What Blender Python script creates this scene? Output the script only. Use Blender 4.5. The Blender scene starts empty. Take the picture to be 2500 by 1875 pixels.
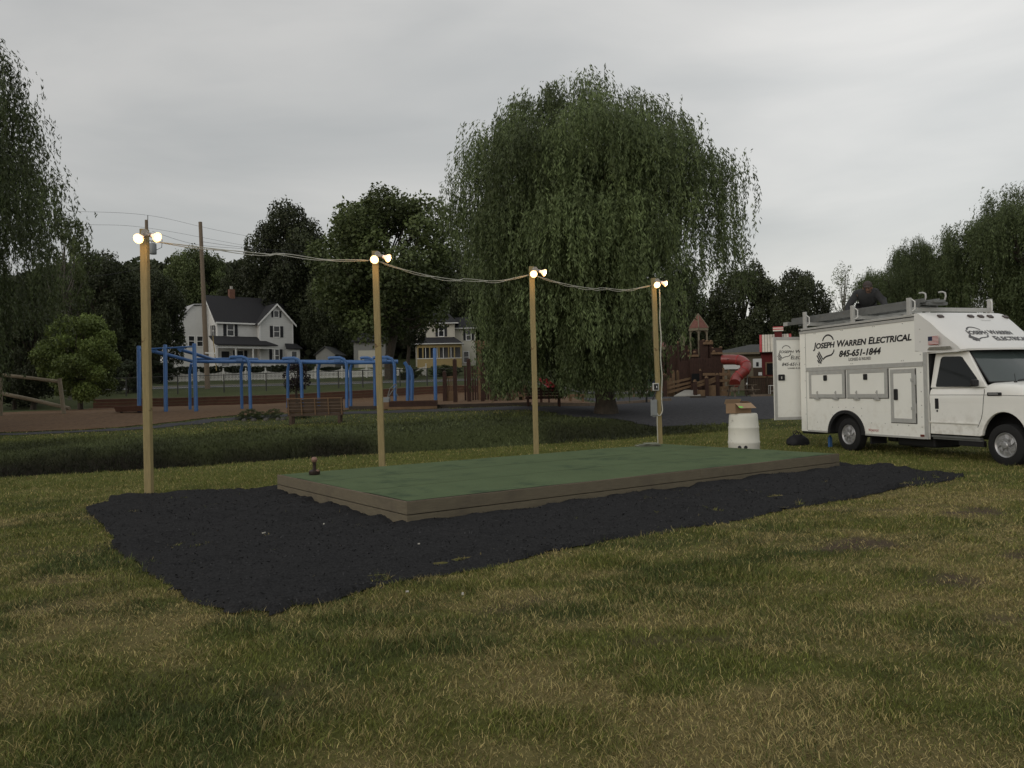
import bpy, bmesh, math, random
import numpy as np
from mathutils import Vector, Matrix, geometry

R = math.radians
sc = bpy.context.scene
col = sc.collection
rng = np.random.default_rng(7)
random.seed(7)

# ------------------------------------------------------------------ camera
FPX, PITCH, ROLL, EYE = 1926.05, 0.0099, -0.0208, 1.5      # focal length in pixels of a 2500 px wide frame
_f = Vector((0, math.cos(PITCH), math.sin(PITCH)))
_u0 = Vector((0, -math.sin(PITCH), math.cos(PITCH)))
_r0 = Vector((1, 0, 0))
_r = math.cos(ROLL) * _r0 + math.sin(ROLL) * _u0
_u = -math.sin(ROLL) * _r0 + math.cos(ROLL) * _u0
cam = bpy.data.cameras.new('camera')
cam.sensor_width = 36
cam.lens = 36 * FPX / 2500
cam.clip_end = 2000
cam.clip_start = .05
co = bpy.data.objects.new('camera', cam)
M = Matrix((_r, _u, -_f)).transposed().to_4x4()
M.translation = (0, 0, EYE)
co.matrix_world = M
col.objects.link(co)
sc.camera = co


def at(px, py, Y):
    """survey helper: the world point seen at photo pixel (px, py) when it stands Y metres out"""
    d = _f + _r * ((px - 1250) / FPX) - _u * ((py - 937.5) / FPX)
    t = Y / d.y
    return Vector((d.x * t, Y, EYE + d.z * t))


# ------------------------------------------------------------------ noise, terrain
def _h(ix, iy, s):
    n = (ix.astype(np.int64) * 374761393 + iy.astype(np.int64) * 668265263 + s * 974711) & 0x7fffffff
    n = ((n ^ (n >> 13)) * 1274126177) & 0x7fffffff
    return ((n ^ (n >> 16)) & 0xffff) / 65535.0


def vnoise(x, y, s=0):
    x = np.asarray(x, float); y = np.asarray(y, float)
    ix = np.floor(x); iy = np.floor(y)
    fx = x - ix; fy = y - iy
    fx = fx * fx * (3 - 2 * fx); fy = fy * fy * (3 - 2 * fy)
    a = _h(ix, iy, s); b = _h(ix + 1, iy, s); c = _h(ix, iy + 1, s); d = _h(ix + 1, iy + 1, s)
    return (a * (1 - fx) + b * fx) * (1 - fy) + (c * (1 - fx) + d * fx) * fy


def fbm(x, y, s=0, o=4):
    t = 0; a = .5; w = 0
    for k in range(o):
        t = t + a * vnoise(x * 2 ** k + 13.7 * k, y * 2 ** k + 7.1 * k, s + k); w += a; a *= .5
    return t / w


def sstep(a, b, x):
    t = np.clip((np.asarray(x, float) - a) / (b - a), 0, 1)
    return t * t * (3 - 2 * t)


YL = [-60, 17, 22, 28, 34, 48, 51, 55, 60, 66, 76, 90, 105, 130, 220]
ZL = [0, 0, .12, .45, .92, 1.05, 1.5, 1.82, 2.2, 2.5, 2.9, 3.4, 5.1, 6.5, 26]
YR = [-60, 18, 22, 28, 34, 50, 62, 80, 105, 130, 220]
ZR = [0, .02, .1, .4, .75, .88, .9, 1.4, 2.4, 3.8, 11]
EX = [-60, -25, -10, -5.5, .5, 4.3, 8, 60]
EY = [11, 13.4, 15.6, 18.1, 20.6, 22.6, 24, 30]


def ditch_e(x, y):
    return (np.asarray(y, float) - np.interp(x, EX, EY)) * .84


def H(x, y):
    x = np.asarray(x, float); y = np.asarray(y, float)
    w = sstep(-.02, .12, x / np.maximum(y, 5))
    z = np.interp(y, YL, ZL) * (1 - w) + np.interp(y, YR, ZR) * w
    e = ditch_e(x, y)
    D = np.interp(x, [-60, -7, -1, 4, 9], [1.0, .9, .46, .3, 0])
    b = sstep(0, 1.3, e) * (1 - sstep(2.9, 4.7, e))
    z = z - D * b + .10 * sstep(3.6, 5.0, e) * (1 - sstep(7, 12, e)) * (1 - sstep(1, 9, x))
    z = z + .05 * (fbm(x * .35, y * .35, 3, 3) - .5) * sstep(14, 24, np.hypot(x, y)) + .02 * (fbm(x * .9, y * .9, 9, 2) - .5)
    return z


def h1(x, y):
    return float(H(np.array([x]), np.array([y]))[0])


def inpoly(x, y, poly):
    x = np.asarray(x); y = np.asarray(y)
    r = np.zeros(x.shape, bool)
    n = len(poly)
    for i in range(n):
        x1, y1 = poly[i][0], poly[i][1]; x2, y2 = poly[(i + 1) % n][0], poly[(i + 1) % n][1]
        if y1 == y2:
            continue
        c = ((y1 > y) != (y2 > y)) & (x < (x2 - x1) * (y - y1) / (y2 - y1) + x1)
        r ^= c
    return r


# ------------------------------------------------------------------ materials
def mat(name, c, rough=.7, metal=0, var=.15, vs=3, bump=0, bs=60, spec=.3, attr=None, grain=None, emit=None, stain=None, coat=0, dirt=None):
    m = bpy.data.materials.new(name); m.use_nodes = True
    nt = m.node_tree; N = nt.nodes; L = nt.links
    b = N['Principled BSDF']
    b.inputs['Roughness'].default_value = rough
    b.inputs['Metallic'].default_value = metal
    b.inputs['Specular IOR Level'].default_value = spec
    b.inputs['Base Color'].default_value = (*c, 1)
    if coat:
        b.inputs['Coat Weight'].default_value = coat; b.inputs['Coat Roughness'].default_value = .08
    if emit:
        b.inputs['Emission Color'].default_value = (*emit[0], 1); b.inputs['Emission Strength'].default_value = emit[1]
        return m
    tc = N.new('ShaderNodeTexCoord')
    vec = tc.outputs['Object']
    if grain:
        mp = N.new('ShaderNodeMapping'); mp.inputs['Scale'].default_value = grain; L.new(vec, mp.inputs[0]); vec = mp.outputs[0]
    src = None
    if attr:
        a = N.new('ShaderNodeAttribute'); a.attribute_name = attr; src = a.outputs['Color']
    if var:
        n = N.new('ShaderNodeTexNoise'); n.inputs['Scale'].default_value = vs; n.inputs['Detail'].default_value = 6
        n.inputs['Roughness'].default_value = .65
        L.new(vec, n.inputs['Vector'])
        mr = N.new('ShaderNodeMapRange'); mr.inputs[1].default_value = .25; mr.inputs[2].default_value = .75
        mr.inputs[3].default_value = 1 - var; mr.inputs[4].default_value = 1 + var
        L.new(n.outputs[0], mr.inputs[0])
        mx = N.new('ShaderNodeMix'); mx.data_type = 'RGBA'; mx.blend_type = 'MULTIPLY'; mx.inputs[0].default_value = 1
        if src: L.new(src, mx.inputs[6])
        else: mx.inputs[6].default_value = (*c, 1)
        L.new(mr.outputs[0], mx.inputs[7])
        src = mx.outputs[2]
    if stain:   # (colour, scale, low, high) worn or dirty patches and painted carpet folds with a shape of their own
        n2 = N.new('ShaderNodeTexNoise'); n2.inputs['Scale'].default_value = stain[1]; n2.inputs['Detail'].default_value = 8
        n2.inputs['Roughness'].default_value = .7
        L.new(tc.outputs['Object'], n2.inputs['Vector'])
        m2 = N.new('ShaderNodeMapRange'); m2.inputs[1].default_value = stain[2]; m2.inputs[2].default_value = stain[3]
        L.new(n2.outputs[0], m2.inputs[0])
        fac = m2.outputs[0]
        if dirt:    # splashed dirt reaching dirt[0] metres up, gone at dirt[1]
            sx = N.new('ShaderNodeSeparateXYZ'); L.new(tc.outputs['Object'], sx.inputs[0])
            m3 = N.new('ShaderNodeMapRange'); m3.inputs[1].default_value = dirt[0]; m3.inputs[2].default_value = dirt[1]
            m3.inputs[3].default_value = 1; m3.inputs[4].default_value = 0
            L.new(sx.outputs[2], m3.inputs[0])
            ml = N.new('ShaderNodeMath'); ml.operation = 'MULTIPLY'; L.new(fac, ml.inputs[0]); L.new(m3.outputs[0], ml.inputs[1]); fac = ml.outputs[0]
        x2 = N.new('ShaderNodeMix'); x2.data_type = 'RGBA'; L.new(fac, x2.inputs[0])
        if src: L.new(src, x2.inputs[6])
        else: x2.inputs[6].default_value = (*c, 1)
        x2.inputs[7].default_value = (*stain[0], 1)
        src = x2.outputs[2]
    if src: L.new(src, b.inputs['Base Color'])
    if bump:
        n3 = N.new('ShaderNodeTexNoise'); n3.inputs['Scale'].default_value = bs; n3.inputs['Detail'].default_value = 5
        L.new(vec, n3.inputs['Vector'])
        bp = N.new('ShaderNodeBump'); bp.inputs['Strength'].default_value = bump; bp.inputs['Distance'].default_value = .02
        L.new(n3.outputs[0], bp.inputs['Height']); L.new(bp.outputs[0], b.inputs['Normal'])
    return m


def leafmat(name, c, var=.35, vs=.8, trans=.25):
    m = bpy.data.materials.new(name); m.use_nodes = True
    nt = m.node_tree; N = nt.nodes; L = nt.links
    b = N['Principled BSDF']; b.inputs['Roughness'].default_value = .55; b.inputs['Specular IOR Level'].default_value = .25
    a = N.new('ShaderNodeAttribute'); a.attribute_name = 'tint'
    hs = N.new('ShaderNodeMix'); hs.data_type = 'RGBA'; hs.blend_type = 'MULTIPLY'; hs.inputs[0].default_value = 1
    hs.inputs[6].default_value = (*c, 1); L.new(a.outputs['Color'], hs.inputs[7])
    oi = N.new('ShaderNodeObjectInfo')
    mr = N.new('ShaderNodeMapRange'); mr.inputs[3].default_value = .8; mr.inputs[4].default_value = 1.2
    L.new(oi.outputs['Random'], mr.inputs[0])
    x = N.new('ShaderNodeMix'); x.data_type = 'RGBA'; x.blend_type = 'MULTIPLY'; x.inputs[0].default_value = 1
    L.new(hs.outputs[2], x.inputs[6]); L.new(mr.outputs[0], x.inputs[7])
    L.new(x.outputs[2], b.inputs['Base Color'])
    tr = N.new('ShaderNodeBsdfTranslucent'); L.new(x.outputs[2], tr.inputs[0])
    ms = N.new('ShaderNodeMixShader'); ms.inputs[0].default_value = trans
    L.new(b.outputs[0], ms.inputs[1]); L.new(tr.outputs[0], ms.inputs[2])
    L.new(ms.outputs[0], N['Material Output'].inputs[0])
    return m


# ------------------------------------------------------------------ mesh builder
class MB:
    def __init__(s):
        s.v = []; s.f = []

    def add(s, vs, fs):
        n = len(s.v); s.v += [tuple(v) for v in vs]; s.f += [tuple(i + n for i in f) for f in fs]
        return s

    def box(s, c, d, rz=0, rot=None):
        c = Vector(c); x, y, z = d[0] / 2, d[1] / 2, d[2] / 2
        m = rot if rot is not None else Matrix.Rotation(rz, 3, 'Z')
        vs = [c + m @ Vector(p) for p in ((-x, -y, -z), (x, -y, -z), (x, y, -z), (-x, y, -z), (-x, -y, z), (x, -y, z), (x, y, z), (-x, y, z))]
        return s.add(vs, [(0, 3, 2, 1), (4, 5, 6, 7), (0, 1, 5, 4), (1, 2, 6, 5), (2, 3, 7, 6), (3, 0, 4, 7)])

    def bb(s, a, b):
        return s.box([(a[i] + b[i]) / 2 for i in range(3)], [abs(b[i] - a[i]) for i in range(3)])

    def beam(s, a, b, w, h=None, up=(0, 0, 1)):
        a = Vector(a); b = Vector(b); h = w if h is None else h
        x = (b - a); l = x.length; x.normalize()
        up = Vector(up)
        if abs(x.dot(up)) > .99: up = Vector((0, 1, 0))
        y = up.cross(x).normalized(); z = x.cross(y)
        return s.box((a + b) / 2, (l, w, h), rot=Matrix((x, y, z)).transposed())

    def tube(s, pts, r, n=8, cap=True):
        pts = [Vector(p) for p in pts]; k = len(pts)
        rs = r if isinstance(r, (list, tuple)) else [r] * k
        vs = []; prev = None
        for i, p in enumerate(pts):
            d = (pts[min(i + 1, k - 1)] - pts[max(i - 1, 0)])
            if d.length < 1e-9: d = Vector((0, 0, 1))
            d.normalize()
            if prev is None:
                a = Vector((0, 0, 1)) if abs(d.z) < .9 else Vector((1, 0, 0))
                x = d.cross(a).normalized()
            else:
                x = (prev - d * prev.dot(d)).normalized()
            prev = x; y = d.cross(x)
            for j in range(n):
                t = 2 * math.pi * j / n
                vs.append(p + (x * math.cos(t) + y * math.sin(t)) * rs[i])
        fs = []
        for i in range(k - 1):
            for j in range(n):
                fs.append((i * n + j, i * n + (j + 1) % n, (i + 1) * n + (j + 1) % n, (i + 1) * n + j))
        if cap:
            fs.append(tuple(range(n))[::-1]); fs.append(tuple(range((k - 1) * n, k * n)))
        return s.add(vs, fs)

    def lathe(s, prof, c=(0, 0, 0), n=20, rot=None):
        c = Vector(c); m = rot if rot is not None else Matrix.Identity(3)
        vs = []; k = len(prof)
        for r, z in prof:
            for j in range(n):
                t = 2 * math.pi * j / n
                vs.append(c + m @ Vector((r * math.cos(t), r * math.sin(t), z)))
        fs = []
        for i in range(k - 1):
            for j in range(n):
                fs.append((i * n + j, i * n + (j + 1) % n, (i + 1) * n + (j + 1) % n, (i + 1) * n + j))
        if prof[0][0] > 1e-6: fs.append(tuple(range(n))[::-1])
        if prof[-1][0] > 1e-6: fs.append(tuple(range((k - 1) * n, k * n)))
        return s.add(vs, fs)

    def prism(s, poly, vec):
        vec = Vector(vec); p = [Vector(q) for q in poly]; n = len(p)
        vs = p + [q + vec for q in p]
        fs = [tuple(range(n)), tuple(range(n, 2 * n))[::-1]] + [(i, i + n, (i + 1) % n + n, (i + 1) % n) for i in range(n)]
        return s.add(vs, fs)

    def quad(s, *p):
        return s.add(p, [tuple(range(len(p)))])

    def build(s, name, m, parent=None, bevel=0, smooth=False, off=None, seg=2):
        me = bpy.data.meshes.new(name)
        v = s.v if off is None else [(a[0] - off[0], a[1] - off[1], a[2] - off[2]) for a in s.v]
        me.from_pydata(v, [], s.f)
        bm = bmesh.new(); bm.from_mesh(me); bmesh.ops.recalc_face_normals(bm, faces=bm.faces); bm.to_mesh(me); bm.free()
        if smooth:
            me.shade_smooth()
            try: me.set_sharp_from_angle(angle=R(40))
            except Exception: pass
        me.materials.append(m)
        o = bpy.data.objects.new(name, me); col.objects.link(o)
        if parent is not None: o.parent = parent
        if bevel:
            b = o.modifiers.new('bevel', 'BEVEL'); b.width = bevel; b.segments = seg; b.limit_method = 'ANGLE'; b.angle_limit = R(35)
        return o


def tag(o, label=None, cat=None, group=None, kind=None):
    if label: o['label'] = label
    if cat: o['category'] = cat
    if group: o['group'] = group
    if kind: o['kind'] = kind
    return o


def thing(name, label, cat, loc=(0, 0, 0), rz=0, group=None):
    o = bpy.data.objects.new(name, None); col.objects.link(o)
    o.empty_display_size = .2
    o.location = loc; o.rotation_euler = (0, 0, rz)
    return tag(o, label, cat, group)


def npmesh(name, V, F, m, parent=None, attrs=None, nside=4, smooth=False):
    """V (n,3) array, F (k,nside) int array"""
    me = bpy.data.meshes.new(name)
    V = np.ascontiguousarray(V, np.float32); F = np.ascontiguousarray(F, np.int32)
    me.vertices.add(len(V)); me.vertices.foreach_set('co', V.ravel())
    me.loops.add(F.size); me.loops.foreach_set('vertex_index', F.ravel())
    me.polygons.add(len(F))
    me.polygons.foreach_set('loop_start', np.arange(0, F.size, nside, dtype=np.int32))
    me.polygons.foreach_set('loop_total', np.full(len(F), nside, np.int32))
    for k, A in (attrs or {}).items():
        a = me.attributes.new(k, 'FLOAT_COLOR', 'POINT')
        A4 = np.ones((len(V), 4), np.float32); A4[:, :3] = A
        a.data.foreach_set('color', A4.ravel())
    me.update(calc_edges=True)
    if smooth: me.shade_smooth()
    me.materials.append(m)
    o = bpy.data.objects.new(name, me); col.objects.link(o)
    if parent is not None: o.parent = parent
    return o


# ------------------------------------------------------------------ palette
WOOD_NEW = mat('treated pine', (.255, .205, .098), .75, var=.22, vs=6, grain=(6, 6, .7), bump=.25, bs=30, stain=((.11, .065, .03), 6.5, .62, .68))
WOOD_GREY = mat('weathered fascia board', (.128, .109, .073), .8, var=.22, vs=5, grain=(1.2, 1.2, 14), bump=.3, bs=20, stain=((.09, .076, .055), 2.2, .5, .75))
WOOD_RED = mat('red brown stained timber', (.043, .021, .0145), .75, var=.3, vs=5, bump=.2, bs=30)
WOOD_TAN = mat('tan timber', (.155, .098, .055), .8, var=.25, vs=5, bump=.2, bs=30)
WOOD_BENCH = mat('brown bench timber', (.060, .040, .027), .75, var=.3, vs=6, bump=.2, bs=30)
WOOD_POLE = mat('weathered pole wood', (.16, .125, .09), .85, var=.25, vs=4, grain=(8, 8, .6), bump=.3, bs=25)
WOOD_LOG = mat('bare log', (.2, .17, .12), .85, var=.25, vs=6, bump=.2)
TURF = mat('green outdoor carpet', (.095, .130, .067), .95, var=.13, vs=1.3, bump=.35, bs=400, spec=.1, stain=((.058, .085, .048), 1.6, .52, .66))  # darker patches: worn streaks, and the dark of carpet folds painted in
WHITE_PAINT = mat('white van paint', (.76, .755, .71), .32, var=.03, vs=2, spec=.5, coat=.3, stain=((.34, .31, .25), 5, .46, .72), dirt=(.35, 1.05))
WHITE_BODY = mat('white body panel', (.76, .76, .71), .38, var=.03, vs=2, spec=.5, stain=((.50, .46, .38), 6, .5, .8), dirt=(.35, 1.3))
WHITE_GEL = mat('white fibreglass', (.66, .655, .63), .3, var=.03, vs=2, spec=.5)
ALU = mat('dull aluminium', (.42, .42, .40), .5, metal=.25, var=.12, vs=8, spec=.4)
ALU_DARK = mat('weathered grey aluminium', (.16, .165, .16), .55, metal=.4, var=.15, vs=8)
BLACK = mat('black plastic', (.015, .015, .016), .5, var=.1)
RUBBER = mat('tyre rubber', (.014, .014, .014), .85, var=.2, vs=10, bump=.2, bs=40)
GLASS = mat('dark vehicle glass', (.006, .008, .008), .05, var=0, spec=.22)
GLASS_WS = mat('windscreen glass', (.045, .058, .056), .1, var=0, spec=.6)
CHROME = mat('hubcap silver', (.34, .34, .34), .35, metal=.5, var=.08)
INK = mat('black vinyl lettering', (.016, .016, .018), .5, var=0)
INK_GREY = mat('weathered grey vinyl lettering', (.06, .06, .064), .5, var=.2)
RED_INK = mat('red vinyl', (.35, .04, .04), .5, var=.05)
NAVY_INK = mat('navy vinyl', (.02, .025, .06), .5, var=.05)
RED_LENS = mat('red lens', (.13, .03, .02), .3, var=.1)
AMBER_LENS = mat('smoked amber lens', (.05, .035, .03), .3, var=.1)
BLUE_STEEL = mat('blue painted steel', (.042, .128, .32), .4, var=.12, vs=5, spec=.5)
WHITE_TRIM = mat('white trim paint', (.62, .62, .6), .6, var=.06)
HOUSE_WHITE = mat('white clapboard', (.52, .52, .50), .7, var=.06, vs=2)
HOUSE_CREAM = mat('pale cream clapboard', (.45, .43, .36), .7, var=.06, vs=2)
HOUSE_YELLOW = mat('yellow porch paint', (.28, .215, .095), .7, var=.08, vs=2)
ROOF_DARK = mat('dark shingle roof', (.022, .022, .024), .9, var=.25, vs=6, bump=.2, bs=20)
ROOF_PALE = mat('pale metal roof', (.33, .33, .33), .6, var=.1)
ROOF_GREY = mat('grey shingle roof', (.06, .062, .06), .9, var=.2, vs=5)
SHUTTER = mat('black shutter', (.016, .017, .02), .7, var=.1)
PANE = mat('dark window pane', (.02, .022, .024), .12, var=0, spec=.5)
BRICK_RED = mat('old brick', (.13, .065, .045), .9, var=.3, vs=10)
BARREL = mat('white plastic barrel', (.58, .57, .50), .5, var=.05, vs=3, stain=((.2, .18, .14), 7, .6, .78), spec=.4)
CARD = mat('cardboard', (.25, .165, .10), .85, var=.1, vs=5)
CARD_IN = mat('cardboard inside', (.30, .21, .13), .85, var=.1, vs=5)
GREEN_TAG = mat('green sticker', (.18, .55, .08), .6, var=0)
STEEL_GREY = mat('grey electrical box', (.20, .215, .22), .5, metal=.2, var=.1, vs=6)
CABLE_W = mat('pale cable sheath', (.42, .42, .37), .6, var=.1)
WIRE_DK = mat('dark overhead wire', (.04, .04, .045), .7, var=0)
CERAMIC = mat('grey lamp holder', (.26, .25, .23), .5, var=.1)
LAMP_GLASS = mat('warm lit bulb glass', (1, 1, 1), .4, emit=((1, .40, .11), .55))
LAMP_HOT = mat('glowing lamp face', (1, 1, 1), .4, emit=((1, .80, .46), 14))
LAMP_HALO = mat('lamp rim halo glow', (1, 1, 1), .4, emit=((1, .50, .12), 1.7))  # orange ring widened to paint in a halo round the lamp
IRON = mat('dark brown iron', (.03, .02, .016), .5, metal=.3, var=.25, vs=20)
IRON_LIGHT = mat('worn copper tip', (.22, .13, .10), .45, metal=.3, var=.2, vs=20)
BAG = mat('black nylon bag', (.014, .014, .016), .7, var=.2, vs=10)
RAG = mat('grey green folded sheet', (.16, .17, .13), .8, var=.25, vs=7)
PINK_PLASTIC = mat('red slide plastic', (.36, .03, .045), .35, var=.12, vs=3, spec=.5)
RED_PLASTIC = mat('faded red tube plastic', (.21, .036, .03), .32, var=.12, vs=2, spec=.5)
RED_BARN = mat('red barn siding', (.11, .016, .015), .8, var=.2, vs=4)
STRIPE_WHITE = mat('cream roof panel', (.5, .46, .38), .6, var=.1)
SHINGLE_PINK = mat('faded red roof tiles', (.15, .065, .05), .8, var=.3, vs=7)
GREY_PLANK = mat('grey tan trim board', (.17, .145, .10), .8, var=.2, vs=5)
GREEN_PANEL = mat('dark green panel', (.025, .055, .03), .6, var=.15)
BLACK_VOID = mat('painted dark of openings', (.006, .006, .006), .9, var=0)  # near-black that paints in the darkness inside openings
BARK = mat('bark', (.05, .042, .032), .95, var=.35, vs=6, bump=.5, bs=12)
BARK_PALE = mat('pale bark', (.14, .13, .11), .95, var=.3, vs=6, bump=.3, bs=12)
SKIN = mat('skin', (.17, .10, .07), .6, var=.1)
JACKET = mat('dark grey jacket', (.035, .036, .038), .85, var=.3, vs=9)
CAP_CLOTH = mat('faded cap cloth', (.055, .045, .042), .85, var=.2)
FENCE_WHITE = mat('white vinyl fence', (.55, .55, .52), .55, var=.05)
CHAINLINK = mat('dark chain link wire', (.05, .05, .045), .6, metal=.3, var=.1)
BOARD_WALL = mat('red brown border board', (.075, .035, .022), .85, var=.25, vs=3, bump=.2)
TIMBER_DARK = mat('dark landscape timber', (.045, .036, .028), .85, var=.3, vs=4)
TIMBER_PALE = mat('pale landscape timber', (.17, .13, .095), .85, var=.25, vs=5)  # paler than the dark edging timber, for caps and edging
STONE = mat('field stone', (.085, .08, .07), .9, var=.25, vs=8, bump=.3)
GREY_WALL = mat('grey siding', (.20, .20, .185), .8, var=.1)
CONCRETE = mat('pale concrete', (.30, .29, .26), .85, var=.12, vs=3)
FLOWER = mat('pale pink blossom', (.36, .24, .23), .8, var=.3, vs=20)

LEAF_WILLOW = leafmat('willow leaves', (.092, .120, .048))
LEAF_DARK = leafmat('dark summer leaves', (.048, .058, .028))
LEAF_MID = leafmat('mid green leaves', (.074, .095, .036))
LEAF_BRIGHT = leafmat('bright green leaves', (.125, .165, .045))
LEAF_PURPLE = leafmat('purple leaves', (.028, .018, .022))
LEAF_HEDGE = leafmat('hedge leaves', (.026, .034, .017))
# ------------------------------------------------------------------ ground
PF = np.array((-1.2046, 8.8285)); PA = np.array((math.cos(.628), math.sin(.628))); PB = np.array((-PA[1], PA[0]))
PL, PW, PH = 8.55, 4.181, .298


def px_ground(lst, z=0.0):
    out = []
    for X, Y in lst:
        px, py = X * 2500 / 2212, Y * 2500 / 2212
        d = _f + _r * ((px - 1250) / FPX) - _u * ((py - 937.5) / FPX)
        t = (z - EYE) / d.z
        out.append((d.x * t, d.y * t))
    return out


MULCH_OUT = px_ground([(190, 1107), (196, 1094), (262, 1080), (335, 1070), (440, 1066), (520, 1061), (597, 1058), (680, 1040), (900, 1020), (1400, 990), (1640, 990), (1760, 1008), (1818, 1008), (1900, 1013),
                       (1985, 1020), (2052, 1024), (2086, 1031), (2056, 1041), (2000, 1050), (1930, 1062), (1850, 1080), (1760, 1096), (1690, 1107), (1610, 1127), (1510, 1141), (1410, 1160), (1330, 1172),
                       (1250, 1187), (1175, 1197), (1110, 1215), (1040, 1234), (960, 1244), (900, 1253), (850, 1261), (790, 1277), (745, 1294), (700, 1303), (640, 1312), (585, 1330), (555, 1318), (500, 1328),
                       (455, 1312), (412, 1300), (385, 1276), (350, 1258), (318, 1240), (300, 1222), (270, 1206), (246, 1192), (240, 1160), (215, 1130)])


def densify(poly, step, jit, seed):
    r = np.random.default_rng(seed); out = []
    n = len(poly)
    for i in range(n):
        a = np.array(poly[i][:2]); b = np.array(poly[(i + 1) % n][:2])
        k = max(1, int(np.linalg.norm(b - a) / step))
        for j in range(k):
            p = a + (b - a) * j / k
            out.append(p + r.normal(0, jit, 2))
    return out


def sheet(name, poly, step, dz, m, amp=0.0, jit=.02, bstep=None, seed=1, nz=None):
    b = densify(poly, bstep or step, jit, seed)
    P = np.array(b)
    x0, y0 = P.min(0); x1, y1 = P.max(0)
    gx, gy = np.meshgrid(np.arange(x0, x1, step), np.arange(y0, y1, step))
    gx = gx.ravel() + rng.uniform(-.3, .3, gx.size) * step; gy = gy.ravel() + rng.uniform(-.3, .3, gy.size) * step
    k = inpoly(gx, gy, b); gx, gy = gx[k], gy[k]
    pts = [Vector((p[0], p[1])) for p in b] + [Vector((x, y)) for x, y in zip(gx, gy)]
    n = len(b)
    v, _, f, *_rest = geometry.delaunay_2d_cdt(pts, [(i, (i + 1) % n) for i in range(n)], [list(range(n))], 1, 1e-5)
    V = np.array([(p.x, p.y) for p in v])
    z = H(V[:, 0], V[:, 1]) + dz
    if amp:
        edge = np.ones(len(V)); edge[:n] = .1
        z = z + amp * edge * (nz(V[:, 0], V[:, 1]) if nz else fbm(V[:, 0] * 3, V[:, 1] * 3, 5, 3))
    F = np.array([t for t in f if len(t) == 3])
    # face up
    a, b2, c = V[F[:, 0]], V[F[:, 1]], V[F[:, 2]]
    cr = (b2[:, 0] - a[:, 0]) * (c[:, 1] - a[:, 1]) - (b2[:, 1] - a[:, 1]) * (c[:, 0] - a[:, 0])
    F[cr < 0] = F[cr < 0][:, ::-1]
    o = npmesh(name, np.column_stack([V, z]), F, m, nside=3, smooth=True)
    o['kind'] = 'structure'
    return o


def dryf(x, y):
    n = fbm(x * .75 + 3.1, y * 1.2, 21, 4)
    f = fbm(x * 2.6, y * 3.6, 31, 4)
    d = sstep(.38, .72, n * .50 + f * .50 + .05 * sstep(-2, 5, x))
    return d * (1 - .75 * sstep(9, 16, y)) * (1 - .8 * sstep(0, .5, ditch_e(x, y)))


def soilf(x, y):
    return sstep(.64, .74, fbm(x * .95 + 9, y * 1.5, 44, 3)) * (1 - sstep(9, 14, y)) * (.4 + .6 * sstep(-2, 3, x)) + .9 * np.exp(-((y - 12.35 - .12 * (x + 5)) / .22) ** 2) * sstep(-6.6, -6.0, x) * (1 - sstep(-4.0, -3.4, x))


def darkf(x, y):
    return sstep(.46, .70, .55 * fbm(x * .8 + 40, y * 1.1, 61, 3) + .45 * fbm(x * 3.1, y * 3.7, 62, 3))


GREEN = np.array((.130, .148, .034)); GREEN_D = np.array((.070, .094, .026)); DRY = np.array((.40, .325, .135)); SOIL = np.array((.085, .062, .040)); OLIVE = np.array((.128, .144, .034))
WEED = np.array((.055, .066, .025))


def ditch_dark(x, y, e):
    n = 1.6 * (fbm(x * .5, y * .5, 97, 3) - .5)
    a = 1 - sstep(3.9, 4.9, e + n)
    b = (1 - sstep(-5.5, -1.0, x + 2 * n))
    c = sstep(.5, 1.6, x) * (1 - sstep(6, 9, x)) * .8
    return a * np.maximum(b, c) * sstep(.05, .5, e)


def ground_col(x, y):
    d = dryf(x, y)[:, None]; s = soilf(x, y)[:, None]; k = darkf(x, y)[:, None]
    c = GREEN * (1 - k) + GREEN_D * k
    c = c * .5
    c = c * (1 - d) + DRY * .34 * d
    c = c * (1 - s) + SOIL * .8 * s
    far = sstep(15, 22, y)[:, None]
    strip = (sstep(11, 14, y) * (1 - sstep(-.2, .3, ditch_e(x, y))))[:, None]
    c = c * (1 - .6 * strip) + OLIVE * .75 * .6 * strip
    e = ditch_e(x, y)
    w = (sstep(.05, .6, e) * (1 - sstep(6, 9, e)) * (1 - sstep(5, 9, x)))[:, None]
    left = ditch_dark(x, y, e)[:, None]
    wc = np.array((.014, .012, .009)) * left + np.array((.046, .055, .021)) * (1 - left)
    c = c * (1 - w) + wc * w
    farc = np.array((.052, .062, .025))
    ff = sstep(24, 30, y)[:, None]
    v = (.75 + .5 * fbm(x * .5, y * .5, 77, 3))[:, None]
    return c * (1 - ff) + farc * v * ff


xs = np.concatenate([np.linspace(-300, -40, 27)[:-1], np.linspace(-40, -17, 47)[:-1], np.arange(-17, 17, .16), np.linspace(17, 40, 47), np.linspace(40, 300, 27)[1:]])
ys = np.concatenate([np.linspace(-60, 0, 16)[:-1], np.arange(0, 25, .16), np.linspace(25, 60, 90), np.linspace(60, 110, 40)[1:], np.linspace(110, 420, 25)[1:]])
GX, GY = np.meshgrid(xs, ys)
gx, gy = GX.ravel(), GY.ravel()
gz = H(gx, gy)
# the bed under the platform is dug a little so that the chips lie in it
nx, ny = len(xs), len(ys)
idx = np.arange(nx * ny).reshape(ny, nx)
F = np.stack([idx[:-1, :-1], idx[:-1, 1:], idx[1:, 1:], idx[1:, :-1]], -1).reshape(-1, 4)
GROUND = mat('grass ground', (.05, .06, .03), .95, var=.35, vs=14, bump=.5, bs=45, attr='tint', spec=.1)
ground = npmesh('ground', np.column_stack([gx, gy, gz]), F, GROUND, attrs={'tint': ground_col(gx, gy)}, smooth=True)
ground['kind'] = 'structure'

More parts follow.
